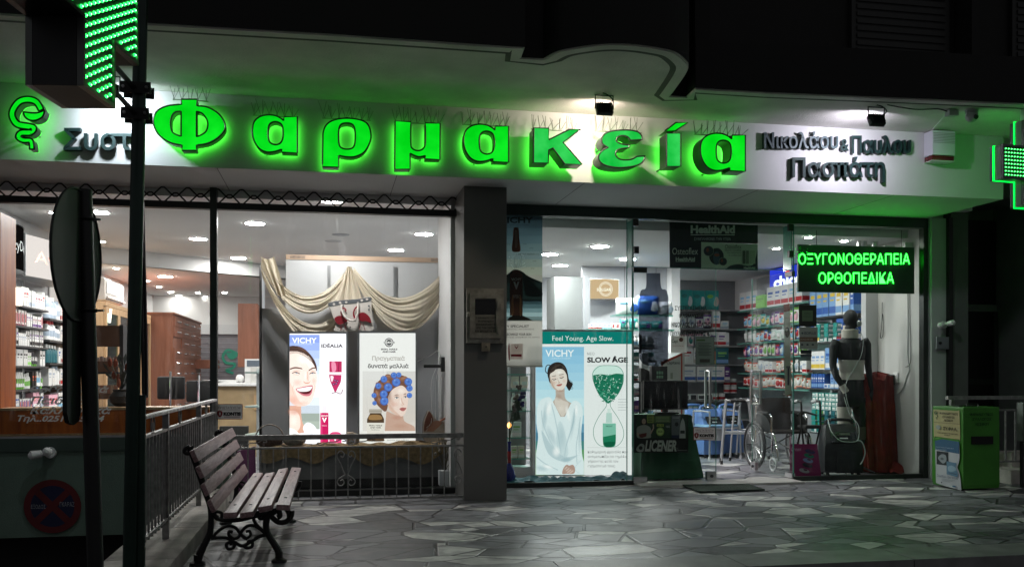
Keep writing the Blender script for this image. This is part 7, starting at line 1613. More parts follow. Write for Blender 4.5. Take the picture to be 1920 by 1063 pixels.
# oxygen concentrators
def concentrator(px, pyb, Y, w_, d_, h, rz, m, label, grp=None, dark=True):
    p = at(px, pyb, Y); p.z = .005; t = T('oxygen_concentrator', p, label, 'oxygen concentrator', grp); mt = Matrix.Translation(p) @ Matrix.Rotation(rz, 4, 'Z')
    mb = MB(); secs = [(0, .05, 1, 1), (0, .08, 1.04, 1.04), (0, .45 * h, 1.03, 1.03), (0, .62 * h, 1, 1), (.03, .75 * h, .94, .9), (.09, .88 * h, .84, .68), (.10, .97 * h, .78, .58), (.10, h, .68, .46)]
    n = 24; V = []; Fc = []
    for (sy, z, kx, ky) in secs:
        for j in range(n):
            a_ = 2 * math.pi * j / n; ca, sa = math.cos(a_), math.sin(a_); q = 1 / max(abs(ca), abs(sa)) ** .72
            V.append(mt @ Vector((w_ / 2 * kx * ca * q, sy * d_ / .38 + d_ / 2 * ky * sa * q, z)))
    for i in range(len(secs) - 1):
        for j in range(n): Fc.append((i*n+j, i*n+(j+1) % n, (i+1)*n+(j+1) % n, (i+1)*n+j))
    Fc += [tuple((len(secs)-1)*n+j for j in range(n)), tuple(range(n))[::-1]]
    mb.add(V, Fc, m, True); mb.build('body', t)
    mb = MB(); mb.tube([mt @ Vector(q) for q in sm3([(-.32 * w_, .12 * d_, h * .93), (-.3 * w_, .05, h * 1.06), (0, .03, h * 1.09), (.3 * w_, .05, h * 1.06), (.32 * w_, .12 * d_, h * .93)])], .020, m, 8); mb.build('handle', t)
    mb = MB(); tilt = mt @ Matrix.Translation((0, -d_ * .40, h * .76)) @ Matrix.Rotation(R(-38), 4, 'X')
    mb.cbox((0, 0, 0), (w_ * .62, .015, h * .24), M('panel_dark', (.012, .014, .016), .25), tilt, .004); mb.cbox((.02, -.010, .04), (w_ * .25, .004, .03), M('lcd', (.10, .12, .09), .2), tilt); mb.cbox((.0, -.010, -.02), (w_ * .2, .004, .015), m_lgrey, tilt)
    for dx in (-.22, -.14): mb.lathe([(.014, 0), (.012, .012)], (0, 0, 0), m_black, 10, tilt @ Matrix.Translation((dx * w_, -.008, .02)) @ Matrix.Rotation(R(90), 4, 'X'))
    mb.build('control_panel', t)
    mb = MB(); mb.cbox((0.06 * w_, -d_ * .523, h * .3), (w_ * .5, .012, h * .45), m, mt, .005); mb.build('front_cover', t)
    for sx in (-1, 1):
        for sy in (-1, 1):
            mb = MB(); q = mt @ Vector((sx * w_ * .38, sy * d_ * .38, .027)); mb.lathe([(.026, -.01), (.026, .01)], (0, 0, 0), m_rubber, 12, Matrix.Translation(q) @ Matrix.Rotation(R(90), 4, 'Y')); mb.build('wheel', t)
    return mt
mt = concentrator(1575, 887, 10.38, .48, .34, .62, R(-14), M('charcoal_plastic', (.009, .010, .012), .45, var=.06), 'black oxygen concentrator with clear tubing at the mannequin feet')
mb = MB(); mb.tube(sm3([mt @ Vector(q) for q in ((-.14, .02, .68), (-.15, -.15, .55), (-.06, -.2, .44), (.08, -.21, .42), (.16, -.19, .46), (.17, -.15, .62), (.1, -.05, .75), (.05, .0, .95))]), .005, M('clear_tube', (.45, .5, .48), .2), 6)
mb.tube(sm3([mt @ Vector(q) for q in ((.14, -.2, .44), (.2, -.2, .42), (.235, -.2, .3), (.2, -.22, .2), (.17, -.23, .16))]), .007, m_lgrey, 6)
tag(mb.build('oxygen_tube'), 'clear looping oxygen tube lying over the black concentrator', 'tube')
m_lb = M('pale_blue_plastic', lin('#5a7cb4'), .35, var=.05)
for px, pyb, Y, lab in ((1303, 842, 13.3, 'leftmost pale blue oxygen concentrator behind the green cloth'), (1330, 848, 13.0, 'middle pale blue oxygen concentrator behind the alarm sticker'), (1366, 846, 13.2, 'rightmost pale blue oxygen concentrator behind the commode chair')):
    concentrator(px, pyb, Y, .38, .32, .70, R(8), m_lb, lab, 'pale blue oxygen concentrators')
# commode chair and walking frames
def frame_chair(px, py, label):
    p = onZ(px, py, .004); t = T('commode_chair', p, label, 'commode chair'); mt = Matrix.Translation(p) @ Matrix.Rotation(R(12), 4, 'Z'); f = lambda x, y, z: mt @ Vector((x, y, z))
    for sx in (-1, 1):
        mb = MB(); mb.tube(sm3([f(sx * .27, -.22, .03), f(sx * .26, -.21, .62), f(sx * .26, -.17, .68), f(sx * .26, .15, .68), f(sx * .26, .2, .62), f(sx * .27, .22, .03)], 5), .0135, m_alu, 8); mb.build('side_frame', t)
        for y in (-.22, .22): mb = MB(); mb.lathe([(.022, 0), (.018, .045)], f(sx * .27, y, 0), m_lgrey, 10); mb.build('foot', t)
    mb = MB()
    for y in (-.2, .2): mb.tube([f(-.26, y, .44), f(.26, y, .44)], .012, m_alu, 8); 
    mb.tube([f(-.265, .21, .2), f(.265, .21, .2)], .010, m_alu, 8); mb.build('crossbar', t)
    mb = MB(); mb.cbox((0, 0, .47), (.48, .42, .04), M('seat_blue', lin('#7fa4c4'), .35), mt, .015); mb.build('seat', t)
    mb = MB(); mb.lathe([(.11, .26), (.15, .42)], f(0, 0, 0), m_lgrey, 18); mb.build('bucket', t)
frame_chair(1343, 858, 'aluminium commode chair with pale blue seat beside the walking frames')
def walker(px, py, rz, wd, label):
    p = onZ(px, py, .004); t = T('walking_frame', p, label, 'walking frame', 'aluminium walking frames'); mt = Matrix.Translation(p) @ Matrix.Rotation(rz, 4, 'Z'); f = lambda x, y, z: mt @ Vector((x, y, z))
    for sx in (-1, 1):
        mb = MB(); mb.tube(sm3([f(sx * wd, -.24, .03), f(sx * wd * .86, -.16, .80), f(sx * wd * .86, -.12, .86), f(sx * wd * .86, .12, .86), f(sx * wd * .86, .16, .80), f(sx * wd, .22, .03)], 5), .0135, m_alu, 8); mb.build('side_frame', t)
        mb = MB(); mb.tube([f(sx * wd * .94, -.2, .42), f(sx * wd * .94, .19, .42)], .011, m_alu, 8); mb.build('side_bar', t)
        mb = MB(); mb.tube([f(sx * wd * .86, -.10, .862), f(sx * wd * .86, .10, .862)], .019, m_rubber, 10); mb.build('grip', t)
        for y in (-.24, .22): mb = MB(); mb.lathe([(.02, 0), (.017, .05)], f(sx * wd, y, 0), m_rubber, 10); mb.build('foot', t)
    mb = MB(); mb.tube([f(-wd * .88, .16, .78), f(wd * .88, .16, .78)], .012, m_alu, 8); mb.tube([f(-wd * .94, .19, .45), f(wd * .94, .19, .45)], .012, m_alu, 8); mb.build('front_bar', t)
walker(1383, 868, R(68), .20, 'aluminium walking frame standing in front of the wheelchair wheel'); walker(1404, 862, R(55), .24, 'second aluminium walking frame half hidden by the wheelchair')
# wheelchair
pc = Vector((5.72, 11.35, 0)); t = T('wheelchair', pc, 'folding wheelchair with dark brown seat behind the open glass door leaf', 'wheelchair')
for sx in (-1, 1):
    x = pc.x + sx * .30
    mb = MB(); ring = [(x, pc.y + .285 * math.cos(k * math.pi / 16), .31 + .285 * math.sin(k * math.pi / 16)) for k in range(32)]
    mb.tube(ring, .023, m_rubber, 8, closed=True); wl = mb.build('wheel', t)
    mb = MB(); mb.tube([(x, pc.y + .258 * math.cos(k * math.pi / 16), .31 + .258 * math.sin(k * math.pi / 16)) for k in range(32)], .009, m_alu, 6, closed=True)
    mb.tube([(x + sx * .035, pc.y + .245 * math.cos(k * math.pi / 16), .31 + .245 * math.sin(k * math.pi / 16)) for k in range(32)], .006, m_dark, 6, closed=True)
    mb.tube([(x - .03, pc.y, .31), (x + .03, pc.y, .31)], .022, m_alu, 10); mb.build('rim', wl)
    mb = MB()
    for k in range(20): a_ = k * math.pi / 10; mb.tube([(x + .015 * (-1) ** k, pc.y, .31), (x, pc.y + .258 * math.cos(a_), .31 + .258 * math.sin(a_))], .0022, m_chrome, 4)
    mb.build('spokes', wl)
    xi = pc.x + sx * .24
    mb = MB(); mb.tube([(xi, pc.y + .08, .20), (xi, pc.y + .06, .90), (xi, pc.y + .12, .955), (xi, pc.y + .22, .955)], .013, m_chrome, 8)
    mb.tube([(xi, pc.y + .06, .72), (xi, pc.y - .32, .72), (xi, pc.y - .36, .68), (xi, pc.y - .36, .50)], .011, m_chrome, 8); mb.tube([(xi, pc.y + .06, .48), (xi, pc.y - .40, .48), (xi, pc.y - .46, .42), (xi, pc.y - .55, .15)], .012, m_chrome, 8)
    mb.tube([(xi, pc.y + .06, .24), (xi, pc.y - .36, .24), (xi, pc.y - .38, .48)], .012, m_chrome, 8); mb.build('side_frame', t)
    mb = MB(); mb.tube([(xi, pc.y + .14, .955), (xi, pc.y + .25, .955)], .019, m_rubber, 10); mb.build('push_handle', t)
    mb = MB(); mb.cbox((xi, pc.y - .14, .735), (.05, .30, .035), m_rubber, bev=.01); mb.build('armrest', t)
    mb = MB(); V, Fc = shape_mesh([[(v.x, v.y) for v in smooth([(pc.y + .05, .50, 1), (pc.y - .34, .50, 1), (pc.y - .33, .60), (pc.y - .2, .70), (pc.y + .05, .71, 1)], 4)]]); mb.prism([(xi + sx * .015, v.x, v.y) for v in V], Fc, (.006, 0, 0), m_black); mb.build('side_panel', t)
    mb = MB(); q = (xi, pc.y - .40, .085); mb.tube([(xi, q[1] + .08 * math.cos(k * .393), .09 + .078 * math.sin(k * .393)) for k in range(16)], .014, m_lgrey, 8, closed=True); mb.tube([(xi + .02, q[1], .09), (xi + .02, q[1] + .04, .24)], .008, m_chrome, 6)
    for k in range(4): mb.tube([(xi, q[1], .09), (xi, q[1] + .07 * math.cos(k * 1.57), .09 + .07 * math.sin(k * 1.57))], .006, m_lgrey, 5)
    mb.build('caster', t)
    mb = MB(); mb.cbox((pc.x + sx * .12, pc.y - .62, .13), (.16, .14, .015), m_black, Matrix.Identity(4), .004); mb.build('footplate', t)
mbr = M('brown_vinyl', (.035, .025, .022), .45, var=.15)
mb = MB(); mb.cbox((pc.x, pc.y - .16, .49), (.46, .42, .035), mbr, bev=.012); mb.build('seat', t)
mb = MB(); mb.grid(lambda u, v: (pc.x - .24 + .48 * u, pc.y + .055 + .05 * math.sin(math.pi * u), .50 + .42 * v), 12, 4, mbr); mb.grid(lambda u, v: (pc.x + .24 - .48 * u, pc.y + .075 + .05 * math.sin(math.pi * u), .50 + .42 * v), 12, 4, mbr); mb.build('backrest', t)
mb = MB(); mb.tube([(pc.x - .24, pc.y - .05, .22), (pc.x + .24, pc.y - .05, .46)], .010, m_chrome, 6); mb.tube([(pc.x + .24, pc.y - .07, .22), (pc.x - .24, pc.y - .07, .46)], .010, m_chrome, 6); mb.build('cross_brace', t)
# rollator
p = onZ(1520, 880, .004); p.y = 10.95; p.x = at(1520, 880, 10.95).x
t = T('rollator', p, 'black folded rollator between the open door leaf and the concentrator', 'rollator')
for dx in (-.13, .13):
    mb = MB(); mb.tube(sm3([p + Vector((dx, .18, .86)), p + Vector((dx, .05, .88)), p + Vector((dx, 0, .84)), p + Vector((dx, -.02, .5)), p + Vector((dx, -.14, .09))]), .014, m_black, 8); mb.tube([p + Vector((dx, 0, .55)), p + Vector((dx, .2, .09))], .012, m_black, 8); mb.build('side_frame', t)
    mb = MB(); mb.tube([p + Vector((dx, .08, .885)), p + Vector((dx, .2, .87))], .02, m_lgrey, 10); mb.build('grip', t)
    for dy in (-.15, .2): mb = MB(); q = p + Vector((dx, dy, .075)); mb.lathe([(.07, -.012), (.07, .012)], (0, 0, 0), m_rubber, 18, Matrix.Translation(q) @ Matrix.Rotation(R(90), 4, 'Y')); mb.build('wheel', t)
mb = MB(); mb.cbox(p + Vector((0, .0, .56)), (.26, .22, .04), m_rubber, bev=.012); mb.build('seat', t)
mb = MB(); mb.tube(sm3([p + Vector((-.13, .1, .7)), p + Vector((0, .2, .74)), p + Vector((.13, .1, .7))]), .013, m_black, 8); mb.build('back_strap', t)
# pink board
Yk2 = 10.17
def dpink(ar):
    ar.shape('#8a1c5c', [(1482, 832, 1), (1532, 832, 1), (1540, 892, 1), (1480, 892, 1)]); ar.text('#d8a8c8', 'Green', 1483, 838, 1502, 845, .0, .3)
    for i, (c, x, y) in enumerate((('#3c2860', 1519, 846), ('#1c8068', 1517, 854), ('#8090c0', 1515, 863), ('#2a2438', 1514, 872), ('#b0a8b0', 1508, 882))): ar.ell(c, x, y, 10, 4, 14, .25); ar.ell('#5a1840', x + 2, y - 1.4, 4, 1.6, 10, .25)
ar = Art(Yk2, 0, None, .0005); dpink(ar); p, q = at(1482, 891, Yk2 + .004), at(1533, 833, Yk2 + .004); ar.mb.box(p.x, q.x, Yk2 + .002, Yk2 + .02, p.z, q.z, P('#8a1c5c')); tag(ar.mb.build('shoe_poster'), 'magenta board with a column of coloured clogs on the window floor', 'poster')
# red cloth over a stand
m_red = M('red_velvet', lin('#6c1a12'), .85, var=.35, scale=7, bump=.4, bscale=30)
c = at(1650, 800, 10.62); zt_ = at(1650, 708, 10.62).z
t = T('red_drape', (c.x, 10.62, 0), 'dark red cloth draped over a stand beside the white wall', 'cloth')
def rf(u, v):
    a_ = 2 * math.pi * u; fold = 1 + (.13 * (1 - v) + .07 * v) * math.sin(7 * a_ + 2.2 * v + 1.3 * math.sin(3 * a_ + 2 * v)) * .9 + .045 * math.sin(19 * a_ + 6 * v + 2 * math.sin(2 * a_)) + .04 * math.sin(4 * a_ + 1)
    r_ = (.20 + .06 * (1 - v) ** 1.5 + .012 * math.sin(5 * v + 3 * a_)) * fold
    return (c.x - .02 + r_ * math.cos(a_) * 1.0, 10.66 + r_ * .75 * math.sin(a_), .02 + (zt_ - .02) * v + (.03 * math.sin(5 * a_ + 1) + .015 * math.sin(13 * a_)) * v ** 3)
mb = MB(); mb.grid(rf, 90, 24, m_red); mb.grid(lambda u, v: (lambda q, k: (c.x - .02 + (q[0] - c.x + .02) * k, 10.66 + (q[1] - 10.66) * k, q[2] + .04 * (1 - k)))(rf(u, 1), 1 - v * .98), 60, 5, m_red); mb.build('cloth', t)
mb = MB(); mb.grid(lambda u, v: (c.x + .02 + .34 * u, 10.42 + .22 * v, .012 + .14 * math.sin(math.pi * min(1, u * 1.1)) ** .6 * math.sin(math.pi * v) ** .7 * (1 - .4 * u) + .018 * math.sin(13 * u + 7 * v)), 40, 16, m_red); mb.build('cloth_puddle', t)
# television, green table, boards
Yt = 10.55; p, q = at(1207, 768, Yt), at(1290, 713, Yt)
t = T('television', ((p.x + q.x) / 2, Yt, p.z), 'black flat television facing the door above the green covered table', 'television')
mb = MB(); mb.cbox(((p.x + q.x) / 2, Yt + .02, (p.z + q.z) / 2), (q.x - p.x, .04, q.z - p.z), m_black, bev=.005); mb.build('bezel', t)
mb = MB(); mb.box(p.x + .012, q.x - .012, Yt - .003, Yt - .0005, p.z + .022, q.z - .012, M('screen_black', (.004, .004, .005), .08)); mb.build('screen', t)
zg = at(1240, 777, 10.4).z
mb = MB(); mb.box((p.x + q.x) / 2 - .03, (p.x + q.x) / 2 + .03, Yt + .01, Yt + .04, zg, p.z + .01, m_black); mb.cbox(((p.x + q.x) / 2, Yt, zg + .012), (.26, .18, .018), m_black, bev=.004); mb.build('stand', t)
m_gc = M('green_cloth', lin('#16482e'), .75, var=.25, scale=5)
a, b, a2, b2 = at(1197, 780, 10.4).x, at(1296, 780, 10.4).x, at(1190, 900, 10.35).x, at(1323, 900, 10.35).x
t = T('covered_table', ((a + b) / 2, 10.55, 0), 'small table covered to the floor with a dark green cloth', 'table')
def gf(u, v):
    cx0, cx1 = a2 + (a - a2) * v, b2 + (b - b2) * v; w_ = (cx1 - cx0) / 2; dpt = .30 - .05 * v; a_ = 2 * math.pi * u; ca, sa = math.cos(a_), math.sin(a_); k = 1 / max(abs(ca), abs(sa)) ** .7
    rip = 1 + .035 * math.sin(11 * a_ + 2 * v) * (1 - v * .8)
    return ((cx0 + cx1) / 2 + w_ * ca * k * rip, 10.55 + dpt * sa * k * rip, .025 + (zg - .03) * v)
mb = MB(); mb.grid(gf, 96, 14, m_gc); mb.grid(lambda u, v: (lambda q_, k: ((a + b) / 2 + (q_[0] - (a + b) / 2) * k, 10.55 + (q_[1] - 10.55) * k, zg - .004))(gf(u, 1), 1 - v * .98), 48, 2, m_gc); mb.build('table_cloth', t)
kt = lambda Y: (lambda x, y, o: at(1160 + x * .2916, 620 + y * .2916, Y - o)); Yb3 = 10.13
t = T('display_board', at(1238, 846, Yb3), 'dark green advertising board with a woman holding a book in front of the green cloth', 'poster')
ar = Art(Yb3, 0, kt(Yb3), .0005)
ar.shape('#141c18', [(98, 538, 1), (445, 538, 1), (447, 780, 1), (98, 782, 1)]); ar.rect('#16301f', 115, 545, 440, 690); ar.rect('#0c0f0e', 98, 690, 446, 782)
ar.rect('#7c8a3c', 182, 540, 225, 592); ar.shape('#4c6038', [(225, 548, 1), (335, 545, 1), (335, 590, 1), (228, 592, 1)])
for k in range(4): ar.rect('#2c3418', 188, 546 + k * 11, 218, 550 + k * 11); ar.rect('#8a9a6c', 240, 552 + k * 9, 325, 555 + k * 9)
ar.shape('#241a16', [(142, 575), (155, 556), (172, 558), (182, 580), (180, 610), (146, 610)]); ar.ell('#a89080', 162, 582, 13, 18, 16)
ar.shape('#8c8c86', [(120, 620), (150, 606), (178, 606), (205, 625), (208, 670), (200, 688), (125, 688), (116, 650)]); ar.line('#a89080', [(205, 660), (224, 625), (222, 600)], 8); ar.line('#a89080', [(118, 655), (140, 680)], 9); ar.shape('#5a1c18', [(130, 665, 1), (150, 660, 1), (180, 655, 1), (178, 678, 1), (150, 688, 1), (134, 684, 1)])
ar.line('#3c2c26', [(155, 580), (158, 580)], 2.4); ar.line('#3c2c26', [(166, 580), (169, 580)], 2.4); ar.line('#a8504c', [(157, 591), (168, 591)], 2.4)
ar.ell('#7c9a48', 267, 648, 26, 28); ar.ell('#a8bc74', 267, 648, 20, 22); ar.text('#4c6830', 'SOS', 252, 640, 282, 654, .03); ar.rect('#8a9a3c', 245, 598, 290, 616); ar.text('#1c2414', 'σε 10', 250, 601, 284, 613, .02); ar.text('#9aa6a0', '100%', 303, 608, 330, 622, 0, -.2)
ar.rect('#5c6264', 340, 545, 395, 690); ar.ell('#1c2022', 373, 600, 12, 14); ar.rect('#9a9e9e', 347, 556, 388, 561); ar.rect('#1c2240', 340, 670, 390, 690); ar.shape('#a4a6a4', [(402, 580, 1), (412, 560, 1), (422, 580, 1), (428, 620), (430, 690, 1), (390, 690, 1), (394, 620)]); ar.rect('#2c3030', 396, 640, 425, 660)
ar.text('#a8aaa4', 'LICENER', 168, 702, 372, 775, .04, .25); ar.shape('#8c908c', [(112, 760), (140, 725), (165, 735), (160, 770), (135, 780)]); ar.ell('#0c0f0e', 142, 752, 12, 12); ar.text('#8c8e8a', 'ότι για φθείρες', 236, 748, 384, 762); ar.rect('#7c7e7a', 378, 765, 440, 768)
p, q = at(1189, 847, Yb3 + .01), at(1290, 778, Yb3 + .01); ar.mb.box(p.x, q.x, Yb3 + .003, Yb3 + .014, p.z, q.z, P('#141c18')); ar.mb.build('print', t)
ks = lambda Y: (lambda x, y, o: at(1180 + x * .1693, 620 + y * .1693, Y - o)); Yc = 11.5
ar = Art(Yc, 0, ks(Yc), .0008); ar.shape('#b8b6b4', [(350, 920, 1), (350, 360, 1), (575, 245, 1), (612, 250, 1), (612, 920, 1)]); ar.shape('#a83828', [(350, 920, 1), (350, 345, 1), (588, 245, 1), (588, 920, 1), (572, 920, 1), (572, 278, 1), (372, 368, 1), (372, 920, 1)])
ar.text('#2c3038', 'Capitano', 412, 335, 562, 380, .02); ar.rect('#8c8e84', 455, 465, 482, 535)
ar.mb.box(*[v for v in (at(1240, 770, Yc).x, at(1283, 770, Yc).x)], Yc + .002, Yc + .02, .95, at(1260, 668, Yc).z - .05, m_white); tag(ar.mb.build('display_board'), 'white slanted display board with a red border behind the television', 'display')
Ycb = 11.7; ar = Art(Ycb, 0, ks(Ycb), .0008); ar.rect('#c9c6c2', 460, 60, 612, 245); ar.text('#4a4644', 'Capi', 470, 92, 535, 145, .02); ar.ell('#4c1014', 573, 98, 24, 24); ar.text('#8c3c38', 'tutta la forza', 480, 160, 600, 172); p, q = at(1258, 661, Ycb), at(1288, 630, Ycb); ar.mb.box(p.x, q.x, Ycb + .002, Ycb + .12, p.z, q.z, m_white); tag(ar.mb.build('display_box'), 'white display box with a dark red dot above the red bordered board', 'display')
Yq2 = 10.9
for (x0_, y0_, x1_, y1_, m, lab) in ((1222, 686, 1252, 714, m_rubber, 'dark rounded tray of green blister cards above the television'), (1203, 662, 1216, 690, m_lgrey, 'small grey tester box on the dark stand left of the television')):
    p, q = at(x0_, y1_, Yq2), at(x1_, y0_, Yq2); mb = MB(); mb.cbox(((p.x + q.x) / 2, Yq2 + .05, (p.z + q.z) / 2), (q.x - p.x, .1, q.z - p.z), m, bev=.012)
    if m is m_rubber:
        for k in range(6): mb.cbox(((p.x + q.x) / 2 - .03 + .03 * (k % 3), Yq2 - .004, p.z + .05 + .05 * (k // 3)), (.022, .006, .035), P('#7c9a84'))
    else: mb.cbox(((p.x + q.x) / 2, Yq2 - .003, p.z + .04), (.04, .006, .03), m_white)
    tag(mb.build('counter_display'), lab, 'display')
p, q = at(1207, 716, Yq2), at(1224, 690, Yq2); mb = MB(); mb.prism([(p.x, Yq2 + .1, p.z), (q.x, Yq2 + .1, p.z), (q.x, Yq2 + .1, q.z - .04), (p.x + .03, Yq2 + .1, q.z), (p.x, Yq2 + .1, q.z)], [(0, 1, 2, 3, 4)], (0, .1, 0), m_black); mb.box(p.x + .02, q.x - .02, Yq2 + .12, Yq2 + .18, zg, p.z, m_black); tag(mb.build('counter_display'), 'black house shaped display rising left of the television', 'display')
# doormat
a, b, c_, d_ = onZ(1279, 910, .01), onZ(1402, 908, .01), onZ(1434, 919, .01), onZ(1312, 923, .01)
mb = MB(); mb.prism([a, b, c_, d_], [(0, 3, 2, 1)], (0, 0, .014), M('doormat', (.02, .035, .025), .95, var=.5, scale=90, bump=1, bscale=200)); tag(mb.build('doormat'), 'dark green doormat on the marble in front of the door', 'doormat')
# ================================================================ THINGS OUTSIDE
kb6 = lambda x, y, Y: at(350 + x * .3039, 740 + y * .3039, Y)
t = T('bench', (-.6, 7.2, 0), 'slatted wooden park bench with scrolled black cast iron legs on the terrace', 'bench')
Y0b, Y1b, YA, YZ = 6.38, 8.06, 6.05, 8.38
m_slat = wood('worn_slat', '#6a4a4e', '#b89c9c', 1.1, .42, axis=(14, 1, 14))
def slat(c, w_, h, ang, nm):
    mt = Matrix.Translation((c.x, (YA + YZ) / 2, c.z)) @ Matrix.Rotation(ang, 4, 'Y')
    mb = MB(); mb.cbox((0, 0, 0), (w_, YZ - YA, h), m_slat, mt, .006)
    for y in (Y0b, Y1b): mb.lathe([(.011, h / 2), (.008, h / 2 + .005)], (0, y - (YA + YZ) / 2, 0), m_iron, 8, mt)
    mb.build(nm, t)
for x, y, a_ in ((268, 742, -3), (370, 740, -6), (485, 702, -10), (594, 694, 4)): slat(kb6(x, y, YA), .082, .036, R(a_), 'seat_slat')
for x, y in ((152, 688), (112, 586), (80, 478), (45, 378)): slat(kb6(x, y, YA), .030, .078, R(-24), 'back_slat')
def frame(Yf, nm):
    g = lambda x, y: (lambda v: Vector((v.x, Yf, v.z)))(kb6(x, y, Y0b)); mb = MB()
    def st(pts, r): mb.tube(sm3([g(*p) for p in pts], 5), r, m_iron, 8)
    st([(20, 318), (50, 400), (80, 490), (112, 590), (145, 690), (150, 790), (140, 860), (105, 930), (78, 990), (66, 1050)], [.018 + .006 * abs(i - 20) / 20 for i in range(46)])
    st([(20, 318), (-5, 330), (-12, 352), (10, 362), (22, 345), (10, 338)], .014)
    st([(150, 716), (200, 765), (300, 772), (400, 752), (470, 735), (540, 722)], .016)
    st([(648, 712), (645, 745), (615, 780), (570, 785), (535, 762), (520, 735), (545, 712), (570, 720), (575, 745), (560, 755)], .018)
    st([(545, 712), (505, 740), (490, 790), (500, 855), (540, 920), (566, 970), (570, 1052)], [.020 + .006 * abs(i - 15) / 15 for i in range(31)])
    st([(160, 875), (200, 835), (250, 808), (300, 818), (335, 860), (375, 890), (345, 905)][:6], .011); st([(150, 885), (240, 880), (300, 912), (345, 930), (395, 905), (450, 872), (492, 862)], .012)
    st([(490, 858), (430, 812), (380, 806), (340, 840), (320, 875), (290, 885), (262, 866), (262, 842), (285, 846)], .011); st([(335, 860), (360, 885), (392, 868), (388, 840), (366, 842)], .010)
    st([(300, 900), (290, 940), (255, 948), (245, 920), (268, 908), (276, 926)], .011); st([(345, 925), (370, 942), (402, 934), (404, 905), (382, 902), (380, 920)], .011)
    st([(415, 722), (415, 770), (440, 810), (490, 850)], .012); st([(415, 740), (440, 722), (472, 730), (474, 758), (450, 762), (446, 745)], .011); st([(160, 735), (185, 720), (215, 730), (212, 765), (185, 765), (180, 745)], .011)
    for x in (66, 570): q = g(x, 1052); mb.lathe([(.052, -.002), (.048, .014), (.03, .024)], (q.x, Yf, .005), m_iron, 14); mb.tube([(q.x, Yf, .02), (q.x, Yf, max(q.z, .05) + .02)], .024, m_iron, 8)
    mb.build(nm, t)
frame(Y0b, 'end_frame'); frame(Y1b, 'end_frame'); 
# charity collection bin
A_, B_, C_ = Vector((6.55, 9.29, 0)), Vector((6.585, 8.82, 0)), Vector((7.03, 8.83, 0)); D_ = A_ + C_ - B_; zb2, zt2 = .02, .885
t = T('collection_bin', ((A_ + C_) / 2), 'tall green metal collection bin with a yellow label and a torn poster', 'bin')
m_bin = M('bin_green', (.045, .22, .02), .38, var=.12, scale=5, bump=.08)
up = Vector((0, 0, 1)); mb = MB(); ctr = (A_ + C_) / 2
def L4(z, k=1): return [ctr + (v - ctr) * k + up * z for v in (A_, B_, C_, D_)]
vs = L4(zb2, .97) + L4(.06) + L4(zt2 - .015, .985) + L4(zt2, .975)
Fc = [(3, 2, 1, 0)] + [(i * 4 + j, i * 4 + (j + 1) % 4, i * 4 + 4 + (j + 1) % 4, i * 4 + 4 + j) for i in range(3) for j in range(4)] + [(12, 13, 14, 15)]; mb.add(vs, Fc, m_bin); mb.build('body', t)
mb = MB(); mb.box(ctr.x - .12, ctr.x + .12, ctr.y - .06, ctr.y + .06, zt2 + .001, zt2 + .012, m_black); mb.tube([(ctr.x - .06, ctr.y - .1, zt2), (ctr.x - .06, ctr.y - .1, zt2 + .03), (ctr.x + .08, ctr.y - .1, zt2 + .03), (ctr.x + .08, ctr.y - .1, zt2)], .006, m_black, 6); mb.build('lid_slot', t)
u_ = (B_ - A_).normalized(); nl = Vector((u_.y, -u_.x, 0)); nl = nl if nl.x < 0 else -nl
def binf(x, y, o):        # crop7b coordinates (1720,680) s=.2353: map linearly on the left face
    s = (x - 112) / (365 - 112 + (y - 350) * 0 ); z = zt2 - (y - 355) / (1000 - 355) * (zt2 - zb2)
    return A_ + (B_ - A_) * (s * .985 + .01) + nl * (.004 + o) + up * z
ar = Art(0, 0, binf, .0008)
ar.shape('#a8a070', [(122, 385, 1), (330, 385, 1), (338, 395), (345, 605), (338, 612, 1), (135, 605, 1), (126, 598)]); ar.rect('#3c3a20', 126, 488, 342, 490.5)
for s_, x0_, x1_, y0_, y1_ in (('ΦΑΡΜΑΚΕΥΤΙΚΟΣ', 176, 328, 403, 421), ('ΣΥΛΛΟΓΟΣ', 200, 302, 431, 449), ('ΛΕΣΒΟΥ', 212, 290, 458, 476), ('ΣΥ.ΦΑ.Λ.', 208, 322, 518, 548), ('ΣΥΝΕΤΑΙΡΙΣΜΟΣ ΦΑΡΜΑΚΟΠΟΙΩΝ', 160, 326, 566, 576), ('ΛΕΣΒΟΥ', 215, 266, 582, 591)): ar.text('#26281a', s_, x0_, y0_, x1_, y1_, .02)
ar.line('#1c4c2a', smooth([(160, 402), (140, 400), (136, 418), (156, 428), (164, 440), (148, 450), (158, 462)], 4, closed=False), 5); ar.shape('#1c4c2a', [(142, 408, 1), (164, 408, 1), (158, 420), (148, 420)]); ar.shape('#8c948c', [(148, 520), (170, 508), (190, 525), (180, 545), (158, 545)])
ar.shape('#b4b8bc', [(142, 640, 1), (200, 622, 1), (342, 630, 1), (345, 760), (325, 835, 1), (345, 880), (356, 960), (358, 1012, 1), (240, 1000), (150, 985, 1)]); ar.shape('#2c5878', [(142, 640, 1), (200, 622, 1), (342, 630, 1), (343, 725, 1), (146, 712, 1)])
ar.text('#a8bcc8', 'Δωρεά ληγμένων φαρμάκων', 152, 682, 300, 694, 0); ar.text('#a8bcc8', 'και καλλυντικών', 152, 700, 240, 712); ar.rect('#1c2428', 157, 722, 256, 830); ar.shape('#8c9498', [(170, 775), (200, 745), (235, 750), (240, 790), (215, 818), (185, 800)]); ar.ell('#5c6468', 205, 780, 14, 10)
